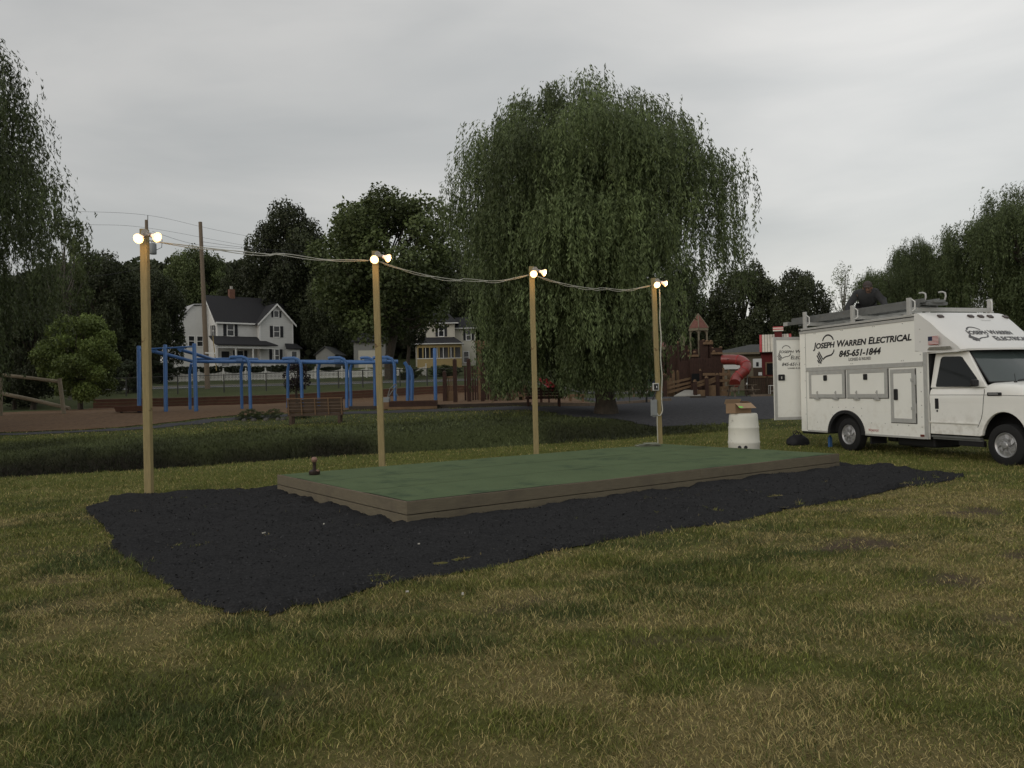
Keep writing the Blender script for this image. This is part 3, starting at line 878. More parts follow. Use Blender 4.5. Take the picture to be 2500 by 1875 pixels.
# far wood that closes the view
r = np.random.default_rng(99)
n = 150000
x = r.uniform(-130, 130, n); y = r.uniform(132, 150, n)
top = (1 - .62 * sstep(12, 40, x)) * 9 + (1 - .5 * sstep(12, 40, x)) * 7 * fbm(x * .06, y * .06, 3, 3) + 4 * fbm(x * .3, y * .3, 4, 3)
z = H(x, y) + r.random(n) ** .6 * top
P = np.column_stack([x, y, z]); A = unit(r.normal(size=(n, 3))) * r.uniform(.35, .85, (n, 1)); B = unit(np.cross(A, r.normal(size=(n, 3)))) * np.linalg.norm(A, axis=1, keepdims=True) * .7
V, Fq = quads(P, A, B)
tt = np.repeat(r.uniform(.6, 1.25, n), 4)[:, None] * np.ones(3)
o = npmesh('far_woods', V, Fq, LEAF_DARK, attrs={'tint': tt})
tag(o, 'dark far woods closing the view behind the houses', 'woods', kind='stuff')
# ------------------------------------------------------------------ the stage platform
st = thing('stage_platform', 'low rectangular timber platform covered in green carpet on the dark mulch', 'platform', (PF[0], PF[1], 0), .628)
T = .038
seam = [(.030, PL - .030, .030, 1.36), (.030, 6.55, 1.374, 2.756), (6.568, PL - .030, 1.374, 2.756), (.030, PL - .030, 2.776, PW - .030)]
for x0, x1, y0, y1 in seam:
    nx_, ny_ = int((x1 - x0) / .12), int((y1 - y0) / .12)
    X, Y = np.meshgrid(np.linspace(x0, x1, nx_), np.linspace(y0, y1, ny_))
    X, Y = X.ravel(), Y.ravel()
    ed = np.minimum.reduce([X - x0, x1 - X, Y - y0, y1 - Y])
    Z = PH - .004 + .014 * (fbm(X * .9, Y * 2.2, 5, 3) - .5) + .002 * np.exp(-ed / .03)
    i_ = np.arange(nx_ * ny_).reshape(ny_, nx_)
    Fq = np.stack([i_[:-1, :-1], i_[:-1, 1:], i_[1:, 1:], i_[1:, :-1]], -1).reshape(-1, 4)
    npmesh('carpet', np.column_stack([X, Y, Z]), Fq, TURF, st, smooth=True)
MB().bb((.06, .06, .02), (PL - .06, PW - .06, PH - .02)).build('deck', WOOD_GREY, st)
for z0, z1 in ((-.06, .139), (.149, PH - .012)):
    for a, b in (((.0, .0), (PL, T)), ((.0, PW - T), (PL, PW)), ((0, T), (T, PW - T)), ((PL - T, T), (PL, PW - T))):
        if a[1] == 0 and z0 > 0:
            MB().bb((a[0], a[1], z0), (4.9, b[1], z1)).build('fascia_board', WOOD_GREY, st, bevel=.004)
            MB().bb((4.904, a[1], z0), (b[0], b[1], z1)).build('fascia_board', WOOD_GREY, st, bevel=.004)
        else:
            MB().bb((a[0], a[1], z0), (b[0], b[1], z1)).build('fascia_board', WOOD_GREY, st, bevel=.004)

for a_, b_ in (((0, 0), (PL, .022)), ((0, .024), (.022, PW)), ((PL - .022, .024), (PL, PW))):
    MB().bb((a_[0] + .001, a_[1] + .001, PH - .0115), (b_[0] - .001, b_[1] - .001, PH - .004)).build('worn_lit_edge', WOOD_POLE, st)  # paler strip: worn board top with the sky light it catches painted in
# ------------------------------------------------------------------ posts with flood lamps
PS = np.array((-5.7569, 12.4529)); PD = np.array((math.cos(.64070), math.sin(.64070)))
PTOP = 4.19


def lamp(parent, dirv, face):
    d = Vector(dirv).normalized(); rot = d.to_track_quat('Z', 'Y').to_matrix()
    f = Vector(face)
    b = MB().lathe([(.0, -.135), (.030, -.135), (.032, -.085), (.040, -.075), (.070, -.018), (.075, -.004)], f, 18, rot).build('floodlight', LAMP_GLASS, parent, smooth=True)
    MB().lathe([(.078, -.004), (.078, .003), (.047, .014)], f, 18, rot).build('lamp_halo_rim', LAMP_HALO, b, smooth=True)
    MB().lathe([(.047, .014), (.030, .020), (.0, .023)], f, 18, rot).build('lamp_face', LAMP_HOT, b, smooth=True)
    MB().lathe([(0, -.175), (.036, -.175), (.036, -.128), (.030, -.120), (0, -.120)], f, 14, rot).build('lamp_holder', CERAMIC, b, smooth=True)
    return b


plabels = ['tall square timber post with two lit floodlights, standing alone left of the platform',
           'timber post with two lit floodlights in front of the big green maple',
           'timber post with two lit floodlights in front of the left half of the huge willow',
           'timber post with two lit floodlights, electrical boxes and a pale cable running down it']
posts = []
for i in range(4):
    p = PS + PD * 3.9006 * i + np.array(((0, 0), (.17, 0), (0, 0), (0, 0))[i])
    z = h1(*p)
    root = thing('light_post', plabels[i], 'light post', (p[0], p[1], z), 0, 'timber posts with floodlights')
    lean = [(-.005, 0), (-.06, 0), (-.02, 0), (-.08, 0)][i]
    hh = PTOP - z + [.0, .0, .02, .04][i]
    mb = MB(); w = [.056, .056, .056, .055][i]
    n = 10
    rz = .04
    vs = []; fs = []
    for k in range(n + 1):
        u = k / n
        cx, cy = lean[0] * u + random.uniform(-.002, .002), lean[1] * u
        for q in ((-1, -.86), (-.86, -1), (.86, -1), (1, -.86), (1, .86), (.86, 1), (-.86, 1), (-1, .86)):
            qx, qy = q[0] * w, q[1] * w
            vs.append((cx + qx * math.cos(rz) - qy * math.sin(rz), cy + qx * math.sin(rz) + qy * math.cos(rz), -.15 + (hh + .15) * u))
    for k in range(n):
        for j in range(8):
            fs.append((k * 8 + j, k * 8 + (j + 1) % 8, k * 8 + 8 + (j + 1) % 8, k * 8 + 8 + j))
    fs.append(tuple(range(n * 8, n * 8 + 8)))
    mb.add(vs, fs).build('post', WOOD_NEW, root)
    tx = lean[0]
    MB().lathe([(0, 0), (.056, 0), (.058, .012), (.058, .05), (.05, .058), (0, .058)], (tx + .06, -.105, hh - .085), 14, Vector((.35, -.94, 0)).to_track_quat('Z', 'Y').to_matrix()).build('junction_box', CERAMIC, root, smooth=True)
    lamp(root, (-.03, -.88, -.42), (tx + .035, -.285, hh - .205))
    lamp(root, (.84, -.42, -.34), (tx + .275, -.165, hh - .165))
    MB().beam((tx + .06, -.15, hh - .09), (tx + .04, -.2, hh - .14), .035).beam((tx + .06, -.14, hh - .09), (tx + .15, -.145, hh - .12), .035).build('lamp_arm', CERAMIC, root, bevel=.005)
    for q in ((tx + .03, -.42, hh - .28), (tx + .42, -.26, hh - .24)):
        ld = bpy.data.lights.new('lamp_light', 'POINT'); ld.energy = 3.2; ld.color = (1, .56, .20); ld.shadow_soft_size = .03
        lo_ = bpy.data.objects.new('lamp_light', ld); col.objects.link(lo_); lo_.parent = root; lo_.location = q
    posts.append((root, Vector((p[0] + tx, p[1], z + hh))))
# extras on the far post
root = posts[3][0]
pc = MB()
pts = []
for k in range(26):
    u = k / 25
    pts.append((.045 + .012 * math.sin(u * 19) * (u > .12), -.115 - .006 * math.sin(u * 11), 3.9 - 2.9 * u))
pts += [(.05, -.118, .93), (.03, -.12, .86), (-.01, -.12, .80), (-.06, -.12, .80), (-.085, -.12, .86)]
pc.tube(pts, .013, 7).build('feed_cable', CABLE_W, root, smooth=True)
MB().box((-.155, -.075, .99), (.155, .10, .40)).box((-.155, -.13, .99), (.14, .012, .37)).box((-.15, -.075, .78), (.07, .06, .04)).build('breaker_box', STEEL_GREY, root, bevel=.006)
mb = MB().box((-.10, -.08, 1.50), (.15, .10, .19))
mb.build('outlet_box', ALU, root, bevel=.012)
MB().box((-.10, -.134, 1.50), (.10, .012, .14)).build('outlet_cover', BLACK, root, bevel=.01)
MB().box((-.085, -.143, 1.50), (.016, .006, .05)).build('outlet_face', WHITE_TRIM, root)
MB().tube([(-.10, -.09, 1.41), (-.12, -.11, 1.33), (-.17, -.12, 1.24), (-.19, -.11, 1.17)], .017, 8).build('flexible_conduit', BLACK, root, smooth=True)
MB().tube([(-.085, -.115, .79), (-.088, -.117, .5), (-.082, -.115, .2), (-.08, -.12, .05)], .011, 7).build('ground_cable', CABLE_W, root, smooth=True)

# cables strung between the posts
clabels = ['bundle of pale cables between the two nearest lit posts', 'bundle of pale cables between the second and third lit posts', 'bundle of pale cables sagging to the post with the electrical boxes']
for i in range(3):
    a = posts[i][1] + Vector((.03, .02, -.17)); b = posts[i + 1][1] + Vector((-.03, .02, -.17))
    mb = MB()
    for s in range(3):
        ph = s * 2.1 + i; pts = []
        for k in range(41):
            u = k / 40
            p = a.lerp(b, u)
            sag = [.05, .24, .20][i] * 4 * u * (1 - u)
            open_ = .045 * max(0, math.sin(u * (9 + 3 * i) + ph)) * math.sin(math.pi * u) ** .5
            p += Vector((0, .015 * math.cos(ph + u * 12), -sag - open_ + .03 * (u > .5) * math.sin(u * 14) * math.sin(math.pi * u)))
            pts.append(p)
        mb.tube(pts, .007, 6)
    tag(mb.build('power_cable', CABLE_W, smooth=True), clabels[i], 'cable', 'cables strung from post to post')

# ------------------------------------------------------------------ small things near the platform
def plat(lx, ly, z=PH):
    q = PF + PA * lx + PB * ly
    return Vector((q[0], q[1], z))


p = plat(.42, 3.72, PH)
t_ = thing('iron_stand', 'short dark iron stand with a flared foot on the platform corner', 'stand', p)
MB().lathe([(0, 0), (.078, 0), (.086, .02), (.084, .055), (.06, .068), (.03, .075), (.027, .10), (.026, .17), (.032, .19)], (0, 0, 0), 18).build('stem', IRON, t_, smooth=True)
MB().lathe([(.033, .19), (.044, .205), (.048, .235), (.040, .255), (.02, .268), (0, .27)], (0, 0, 0), 16).build('cap', IRON_LIGHT, t_, smooth=True)
MB().box((.062, -.05, .062), (.05, .03, .025), rz=-.6).build('lug', IRON_LIGHT, t_, bevel=.006)

bp = (4.68, 16.02)
bz = h1(*bp)
t_ = thing('plastic_barrel', 'white plastic barrel standing on the grass behind the green platform', 'barrel', (*bp, bz))
MB().lathe([(0, 0), (.29, 0), (.308, .03), (.311, .33), (.317, .345), (.317, .375), (.308, .39), (.300, .64), (.305, .655), (.301, .675), (.294, .69), (.286, .84), (.280, .915), (.262, .945), (.23, .95), (.22, .935), (0, .935)], (0, 0, 0), 36).build('drum', BARREL, t_, smooth=True)
for dx in (-.075, .035):
    MB().lathe([(0, -.012), (.034, -.012), (.036, .0), (.026, .004), (0, .002)], (dx - .09, -math.sqrt(.312 ** 2 - (dx - .09) ** 2) - .001, .275), 14, Vector((dx - .09, -.3, 0)).to_track_quat('Z', 'Y').to_matrix()).build('bung', BLACK, t_)
t_ = thing('cardboard_box', 'open brown cardboard box with a green sticker on top of the white barrel', 'box', (bp[0] - .10, bp[1] - .02, bz + .951), .42)
bx = MB(); W_, D_, H_, th = .40, .29, .20, .005
bx.bb((-W_ / 2, -D_ / 2, 0), (W_ / 2, -D_ / 2 + th, H_)).bb((-W_ / 2, D_ / 2 - th, 0), (W_ / 2, D_ / 2, H_)).bb((-W_ / 2, -D_ / 2 + th, 0), (-W_ / 2 + th, D_ / 2 - th, H_)).bb((W_ / 2 - th, -D_ / 2 + th, 0), (W_ / 2, D_ / 2 - th, H_)).bb((-W_ / 2 + th, -D_ / 2 + th, 0), (W_ / 2 - th, D_ / 2 - th, th))
bx.build('carton', CARD, t_)
MB().box((-.0, -D_ / 2 - .075, H_ - .045), (W_, .19, .004), rot=Matrix.Rotation(R(33), 3, 'X')).build('front_flap', CARD_IN, t_)
MB().box((.0, D_ / 2 + .025, H_ + .035), (W_, .10, .004), rot=Matrix.Rotation(R(112), 3, 'X')).build('back_flap', CARD_IN, t_)
MB().box((W_ / 2 - .03, 0, H_ + .02), (.10, D_ - .02, .004), rot=Matrix.Rotation(R(20), 3, 'Y')).build('side_flap', CARD, t_)
MB().box((-.16, -D_ / 2 - .118, H_ - .069), (.10, .05, .002), rot=Matrix.Rotation(R(33), 3, 'X')).build('sticker', GREEN_TAG, t_)

p = plat(8.15, 3.75, PH)
t_ = MB()
for k, (w, d, z, rz, tx_) in enumerate([(.52, .22, .012, .1, .03), (.44, .20, .035, -.05, -.04), (.30, .16, .055, .25, .08)]):
    t_.box((-.35 + [0, .03, .06][k], -.02 * k, z), (w, d, .02), rot=Matrix.Rotation(rz, 3, 'Z') @ Matrix.Rotation(tx_, 3, 'X'))
o = t_.build('folded_sheet', RAG, bevel=.008); o.location = p; tag(o, 'crumpled grey green sheet lying at the foot of the post with the electrical boxes', 'sheet')

bgp = (6.98, 19.4); t_ = thing('tool_bag', 'slumped black tool bag on the grass behind the van', 'bag', (*bgp, h1(*bgp)), .2)
mb = MB(); vs = []
prof_ = [(.23, .15, 0), (.26, .17, .05), (.24, .15, .14), (.19, .10, .22), (.10, .05, .26)]
r_ = random.Random(4)
for a, b, z in prof_:
    for k in range(14):
        t = k / 14 * 2 * math.pi; j = 1 + r_.uniform(-.12, .12)
        vs.append((a * math.copysign(abs(math.cos(t)) ** .7, math.cos(t)) * j, b * math.copysign(abs(math.sin(t)) ** .7, math.sin(t)) * j, z + r_.uniform(-.015, .015)))
fs = [(i * 14 + k, i * 14 + (k + 1) % 14, i * 14 + 14 + (k + 1) % 14, i * 14 + 14 + k) for i in range(4) for k in range(14)] + [tuple(range(56, 70)), tuple(range(14))[::-1]]
mb.add(vs, fs).build('sack', BAG, t_, smooth=True)
for yy in (-.06, .05):
    MB().tube([(-.1 + yy, yy, .22), (-.07, yy * 1.4, .33), (.03, yy * 1.2, .34 + yy * .3), (.10, yy, .23)], .012, 6).build('handle', BAG, t_, smooth=True)

# ------------------------------------------------------------------ lettering helpers
def text_polys(txt, small=.8, shear=.2, bold=.012):
    cu = bpy.data.curves.new('t', 'FONT'); cu.body = txt; cu.shear = shear; cu.offset = bold
    cu.small_caps_scale = small
    for i, ch in enumerate(txt):
        if ch.islower(): cu.body_format[i].use_small_caps = True
    cu.resolution_u = 4
    o = bpy.data.objects.new('t', cu); col.objects.link(o)
    dg = bpy.context.evaluated_depsgraph_get()
    me = bpy.data.meshes.new_from_object(o.evaluated_get(dg))
    v = [(p.co.x, p.co.y) for p in me.vertices]; f = [tuple(p.vertices) for p in me.polygons]
    bpy.data.objects.remove(o); bpy.data.curves.remove(cu); bpy.data.meshes.remove(me)
    xs_ = [a for a, b in v]; ys_ = [b for a, b in v]
    x0, x1, y0, y1 = min(xs_), max(xs_), min(ys_), max(ys_)
    return [((a - x0) / (x1 - x0), (b - y0) / (y1 - y0)) for a, b in v], f


def put_text(mb, txt, u0, u1, v0, v1, surf, **kw):
    v, f = text_polys(txt, **kw)
    n = len(mb.v); mb.v += [tuple(surf(u0 + (u1 - u0) * a, v0 + (v1 - v0) * b)) for a, b in v]
    mb.f += [tuple(i + n for i in q) for q in f]


def ribbon(mb, pts, w, surf):
    vs = []
    for i, p in enumerate(pts):
        a = pts[max(i - 1, 0)]; b = pts[min(i + 1, len(pts) - 1)]
        dx, dy = b[0] - a[0], b[1] - a[1]; l = math.hypot(dx, dy) or 1
        nx_, ny_ = -dy / l * w / 2, dx / l * w / 2
        vs += [surf(p[0] + nx_, p[1] + ny_), surf(p[0] - nx_, p[1] - ny_)]
    mb.add(vs, [(2 * i, 2 * i + 1, 2 * i + 3, 2 * i + 2) for i in range(len(pts) - 1)])


def bulb_logo(mb, ox, oy, k, surf, w=.035):
    """light bulb outline with hatched socket; ox, oy = middle of the glass, k = size"""
    F_ = lambda x, y: (ox + x * k, oy + y * k)
    ribbon(mb, [F_(.205 * math.cos(R(a)), .20 * math.sin(R(a))) for a in range(22, 165, 8)], w * k, surf)
    ribbon(mb, [F_(*q) for q in ((.205, -.145), (.195, -.185), (.165, -.225), (.11, -.262), (.03, -.275), (-.06, -.29), (-.13, -.315), (-.175, -.35), (-.20, -.345), (-.255, -.27), (-.335, -.165))], w * k, surf)
    for a, b in (((-.37, -.20), (-.225, -.40)), ((-.405, -.25), (-.255, -.45)), ((-.385, -.36), (-.32, -.44))):
        ribbon(mb, [F_(*a), F_(*b)], w * 1.1 * k, surf)


# ------------------------------------------------------------------ the van
VO = Vector((7.45166, 17.63868, .0169)); VRZ = -1.296493
van = thing('work_van', 'white electrical contractor box van with lettering, side compartments and roof rack', 'van', VO, VRZ)
VW = 2.1


def arc(cx, cz, rx, rz_, a0, a1, n):
    return [(cx + rx * math.cos(R(a0 + (a1 - a0) * i / n)), cz + rz_ * math.sin(R(a0 + (a1 - a0) * i / n))) for i in range(n + 1)]


side = [(-1.6, .39)] + arc(0, .39, .60, .53, 180, 0, 18) + [(2.35, .39), (2.35, 2.09), (2.06, 2.12), (2.06, 2.80), (-1.6, 2.80)]
MB().prism([(s, 0, z) for s, z in side], (0, .05, 0)).build('side_panel', WHITE_BODY, van)
MB().prism([(s, VW - .05, z) for s, z in side], (0, .05, 0)).build('side_panel', WHITE_BODY, van)
MB().bb((-1.6, .052, .72), (-1.2, .45, 2.80)).bb((-1.6, VW - .45, .72), (-1.2, VW - .052, 2.80)).bb((-1.6, .052, .39), (-1.2, VW - .052, .70)).bb((-1.6, .45, 2.55), (-1.56, VW - .45, 2.80)).build('rear_frame', WHITE_BODY, van)
MB().bb((-1.58, .05, 2.78), (2.06, VW - .05, 2.845)).build('roof', WHITE_BODY, van)
MB().bb((-1.5, .47, .66), (2.3, VW - .47, .70)).bb((2.27, .06, .45), (2.33, VW - .06, 2.08)).build('cargo_floor', BLACK, van)
MB().bb((-1.15, .47, .72), (-1.12, .50, 2.5)).bb((-1.15, .47, .72), (2.2, .49, 2.5)).bb((-1.15, 1.61, .72), (2.2, 1.63, 2.5)).build('inner_shelving', ALU_DARK, van)
# aluminium trim
tr = MB().bb((-1.602, -.014, 2.735), (2.06, .03, 2.80)).bb((-1.602, -.028, 2.815), (2.06, .05, 2.862)).bb((-1.60, VW - .03, 2.735), (2.06, VW + .014, 2.862))
tr.build('roof_rail_trim', ALU, van, bevel=.004)
MB().bb((-1.6, -.02, 2.801), (2.06, .0, 2.814)).build('trim_gap', BLACK, van)
tr = MB().bb((-1.38, -.013, 1.832), (2.262, -.001, 1.912)).bb((-1.38, -.022, 1.822), (2.262, -.001, 1.832))
k = 0
for s in np.arange(-1.33, 2.25, .19):
    tr.box((s, -.016, 1.89 if k % 2 else 1.86), (.014, .008, .014)); k += 1
tr.build('belt_trim', ALU, van, bevel=.002)
tr = MB().bb((2.27, -.012, .39), (2.362, -.001, 2.09)).bb((-1.36, -.010, .385), (-.602, -.001, .425)).bb((.602, -.010, .385), (2.27, -.001, .425))
for z in np.arange(.5, 2.05, .17): tr.box((2.315, -.015, z), (.014, .008, .014))
tr.build('edge_trim', ALU, van, bevel=.002)
MB().bb((-1.386, -.003, .42), (-1.379, -.0005, 2.735)).build('panel_seam', BLACK, van)
rv = MB()
for s, z in [(-1.05, 2.71), (-1.0, 2.71), (-.1, 2.71), (-.05, 2.71), (.9, 2.71), (.95, 2.71), (1.75, 2.70), (-.9, 1.95), (.2, 1.95), (.25, 1.95), (1.7, 1.95), (1.75, 1.95), (-.45, .98), (-.25, .98), (0, .98), (.25, .98), (.5, .97), (-.45, .80), (.5, .80), (.8, .66), (1.2, .66), (1.55, .64), (1.85, .64), (2.2, .62),
             (2.2, .82), (2.2, 1.05), (2.2, 1.32), (2.2, 1.7), (2.2, 2.05), (2.2, 2.3), (2.2, 2.55), (-1.0, .62), (-1.42, .8), (-1.42, 1.2), (-1.42, 1.6), (-1.42, 2.0), (-1.42, 2.4)]:
    rv.lathe([(.013, 0), (.010, .007), (0, .009)], (s, -.0005, z), 8, Matrix.Rotation(R(90), 3, 'X'))
rv.build('rivets', ALU, van)
MB().bb((2.16, -.014, .432), (2.262, -.011, .475)).build('reflector', RED_LENS, van)
MB().bb((-1.603, -.03, 2.80), (-1.52, .0, 2.845)).build('corner_cap', BLACK, van)


def cdoor(s0, s1, z0, z1, vert=False):
    b = .085
    y = -.020
    fr = MB().bb((s0, y, z0), (s1, -.001, z0 + b)).bb((s0, y, z1 - b), (s1, -.001, z1)).bb((s0, y, z0 + b), (s0 + b, -.001, z1 - b)).bb((s1 - b, y, z0 + b), (s1, -.001, z1 - b))
    d = fr.build('compartment_door', ALU, van, bevel=.003)
    MB().bb((s0 + b + .002, -.014, z0 + b + .002), (s1 - b - .002, -.001, z1 - b - .002)).build('door_panel', WHITE_BODY, d)
    ln = MB().bb((s0 - .012, -.010, z0 - .012), (s1 + .03, -.0012, z0 - .002)).bb((s1 + .012, -.010, z0), (s1 + .03, -.0012, z1))
    ln.build('door_gasket', BLACK, d)
    if vert:
        MB().box((s0 + .16, -.03, 1.265), (.10, .03, .23)).build('latch_handle', BLACK, d, bevel=.02)
        for z in (1.555, .985):
            MB().bb((s1 - .10, -.032, z - .03), (s1 + .01, -.020, z + .03)).bb((s1 - .0, -.04, z - .10), (s1 + .03, -.011, z + .10)).build('hinge', ALU, d, bevel=.004)
    else:
        m = (s0 + s1) / 2 - .02
        MB().box((m, -.028, z1 - .165), (.115, .03, .13)).build('latch_handle', BLACK, d, bevel=.02)
        for s in (s0 + .31, s1 - .30):
            h_ = MB().bb((s - .014, -.034, z0 - .01), (s + .014, -.0205, z0 + .16)).bb((s - .03, -.036, z0 + .10), (s + .02, -.0345, z0 + .135)).bb((s - .085, -.045, z0 - .04), (s + .085, -.011, z0 - .012)).bb((s - .05, -.05, z0 - .012), (s + .05, -.021, z0 + .03))
            h_.build('hinge', ALU, d, bevel=.003)


cdoor(-1.262, -.005, 1.192, 1.818)
cdoor(.072, 1.303, 1.192, 1.812)
cdoor(1.39, 2.05, .692, 1.782, True)
# fender flare, wheels
fl = MB(); a = arc(0, .39, .60, .53, 180, 0, 20); b = arc(0, .39, .515, .455, 180, 0, 20)
for i in range(20):
    q = [(a[i][0], a[i][1]), (a[i + 1][0], a[i + 1][1]), (b[i + 1][0], b[i + 1][1]), (b[i][0], b[i][1])]
    fl.prism([(x, -.035, z) for x, z in q], (0, .16, 0))
fl.build('fender_flare', BLACK, van)
MB().prism([(x, .09, z) for x, z in [(-.58, .40)] + arc(0, .40, .55, .5, 180, 0, 12)], (0, .40, 0)).build('wheel_well', BLACK_VOID, van)


def wheel(s, t, sign):
    rot = Matrix.Rotation(R(90 * sign), 3, 'X')
    w = MB().lathe([(.19, -.11), (.24, -.115), (.34, -.112), (.366, -.09), (.371, -.04), (.371, .04), (.366, .09), (.34, .112), (.24, .115), (.225, .10), (.215, .06)], (s, t, .37), 40, rot).build('wheel', RUBBER, van, smooth=True)
    MB().lathe([(0, .03), (.215, .045)], (s, t, .37), 30, rot).build('wheel_back', BLACK, w)
    MB().lathe([(.212, .06), (.222, .098), (.214, .108), (.196, .098), (.186, .075)], (s, t, .37), 40, rot).build('rim', CHROME, w, smooth=True)
    hc = MB()
    hc.lathe([(.075, .09), (.066, .125), (.05, .137), (0, .141)], (s, t, .37), 24, rot)
    for k in range(7):
        a = 2 * math.pi * k / 7 + .2
        def P3(r_, ang, z): return Vector((s, t, .37)) + rot @ Vector((r_ * math.cos(ang), r_ * math.sin(ang), z))
        v = [P3(.06, a - .42, .10), P3(.06, a + .42, .10), P3(.125, a + .36, .108), P3(.195, a + .62, .085), P3(.195, a + .20, .085), P3(.125, a - .12, .108),
             P3(.06, a - .42, .06), P3(.06, a + .42, .06), P3(.125, a + .36, .06), P3(.195, a + .62, .06), P3(.195, a + .20, .06), P3(.125, a - .12, .06)]
        hc.add(v, [(0, 1, 2, 5), (5, 2, 3, 4), (0, 6, 7, 1), (1, 7, 8, 2), (2, 8, 9, 3), (3, 9, 10, 4), (4, 10, 11, 5), (5, 11, 6, 0)])
        hc.lathe([(.011, .10), (.011, .118), (0, .121)], P3(.088, a + .2, 0), 8, rot)
    hc.build('hubcap', CHROME, w)


wheel(0, .155, 1); wheel(0, VW - .155, -1); wheel(4.01, .165, 1); wheel(4.01, VW - .165, -1)

# under-body
MB().bb((1.25, .25, .2), (2.25, .9, .40)).build('fuel_tank', BLACK, van, bevel=.04)
MB().bb((-1.5, .62, .40), (4.8, .74, .54)).bb((-1.5, 1.36, .40), (4.8, 1.48, .54)).bb((-.08, .3, .30), (.08, 1.8, .44)).bb((3.9, .3, .26), (4.1, 1.8, .38)).build('chassis', BLACK, van)
MB().bb((.62, .1, .20), (.66, .5, .5)).build('mud_flap', BLACK, van)
MB().bb((.85, .35, .26), (1.1, .7, .42)).build('muffler', BLACK, van, bevel=.03)
MB().bb((2.95, .12, .30), (3.5, .2, .41)).build('side_step', BLACK, van, bevel=.01)
MB().bb((-1.68, .08, .325), (-1.15, .9, .385)).bb((-1.68, .9, .325), (-1.5, 2.0, .385)).build('rear_step', BLACK, van, bevel=.008)

# rear door standing open, folded back almost flat against the rear
hd = Vector((-1.655, .52, 0)); e_ = Vector((-.13, -.99, 0)).normalized(); dw = 1.13
dn = Vector((.99, -.13, 0)).normalized()


def dsurf(off):
    return lambda u, v: hd + e_ * u + dn * off + Vector((0, 0, v))


# the outer face looks towards the front of the van
def dpanel(mb, u0, u1, v0, v1, o0, o1):
    P = [dsurf(o)(u, v) for o in (o0, o1) for u, v in ((u0, v0), (u1, v0), (u1, v1), (u0, v1))]
    return mb.add(P, [(0, 1, 2, 3), (7, 6, 5, 4), (0, 4, 5, 1), (1, 5, 6, 2), (2, 6, 7, 3), (3, 7, 4, 0)])


dz0, dz1 = .66, 2.68
rd = dpanel(MB(), .0, dw, dz0, dz1, -.045, 0).build('rear_door', WHITE_BODY, van)
mb = MB()
dpanel(mb, 0, dw, dz1 - .07, dz1, .001, .012); dpanel(mb, 0, dw, dz0, dz0 + .07, .001, .012); dpanel(mb, dw - .07, dw, dz0 + .07, dz1 - .07, .001, .012); dpanel(mb, 0, .07, dz0 + .07, dz1 - .07, .001, .012)
mb.build('door_frame', ALU, rd, bevel=.003)
mb = dpanel(MB(), dw - .27, dw - .10, 1.62, 1.77, .001, .035).build('latch_handle', BLACK, rd, bevel=.02)
dpanel(MB(), dw - .19, dw - .16, 1.66, 1.72, .037, .042).build('lock', ALU, rd)
mb = MB(); S_ = lambda u, v: dsurf(.004)(dw - .07 - u, v)
put_text(mb, 'Joseph Warren', .05, 1.0, 2.265, 2.365, S_); put_text(mb, 'Electrical', .37, 1.0, 2.135, 2.225, S_)
put_text(mb, '845-651-1844', .14, .80, 1.975, 2.055, S_, shear=.25); put_text(mb, 'Licensed & Insured', .29, .72, 1.90, 1.94, S_, shear=0)
bulb_logo(mb, .26, 2.36, .56, S_, w=.028)
mb.build('lettering', INK, rd)

# lettering on the side
SS = lambda u, v: Vector((u, -.0035, v))
mb = MB()
put_text(mb, 'Joseph Warren Electrical', -1.094, 1.985, 2.295, 2.495, SS, bold=.034, small=.86)
put_text(mb, '845-651-1844', -.185, 1.135, 2.11, 2.262, SS, shear=.28, bold=.04)
put_text(mb, 'Licensed & Insured', .13, .83, 2.01, 2.085, SS, shear=0, bold=.01, small=.86)
bulb_logo(mb, -.555, 2.44, 1.0, SS)
mb.build('lettering', INK, van)
mb = MB(); put_text(mb, 'Workport', .70, 1.02, .475, .535, SS, shear=.1, bold=.01); mb.build('maker_lettering', RED_INK, van)

# cab: doors and fenders below, glass house above
cabside = [(2.37, .50), (3.50, .50)] + arc(4.01, .40, .47, .55, 168, 8, 16) + [(4.60, .52), (4.98, .56), (5.02, 1.10), (2.37, 1.10)]
for t0, sg in ((.035, 1), (VW - .035, -1)):
    MB().prism([(s, t0, z) for s, z in cabside], (0, .07 * sg, 0)).build('cab_side', WHITE_PAINT, van, bevel=.012)
secs = []
for s in (2.37, 2.8, 3.2, 3.55, 3.72, 3.95, 4.2, 4.5, 4.75, 4.93, 5.02):
    top = float(np.interp(s, [2.37, 3.55, 3.75, 4.2, 4.6, 4.85, 5.02], [1.40, 1.40, 1.475, 1.43, 1.36, 1.27, 1.12]))
    nar = float(np.interp(s, [2.37, 4.5, 5.02], [0, 0, .07]))
    half = [(.035 + nar, 1.09), (.030 + nar, 1.18), (.034 + nar, 1.257), (.044 + nar, top - .12), (.062 + nar, top - .06), (.10 + nar, top - .018), (.17 + nar, top), (.45, top + .022), (1.05, top + .035)]
    half = [(t, max(z, 1.09) if i else z) for i, (t, z) in enumerate(half)]
    secs.append([(s, t, z) for t, z in half] + [(s, VW - t, z) for t, z in half[-2::-1]])
m_ = len(secs[0]); V_ = [p for q in secs for p in q]
Fh = [(i * m_ + j, i * m_ + j + 1, (i + 1) * m_ + j + 1, (i + 1) * m_ + j) for i in range(len(secs) - 1) for j in range(m_ - 1)]
Fh += [tuple((len(secs) - 1) * m_ + j for j in range(m_))]
MB().add(V_, Fh).build('hood_and_doors', WHITE_PAINT, van, smooth=True)
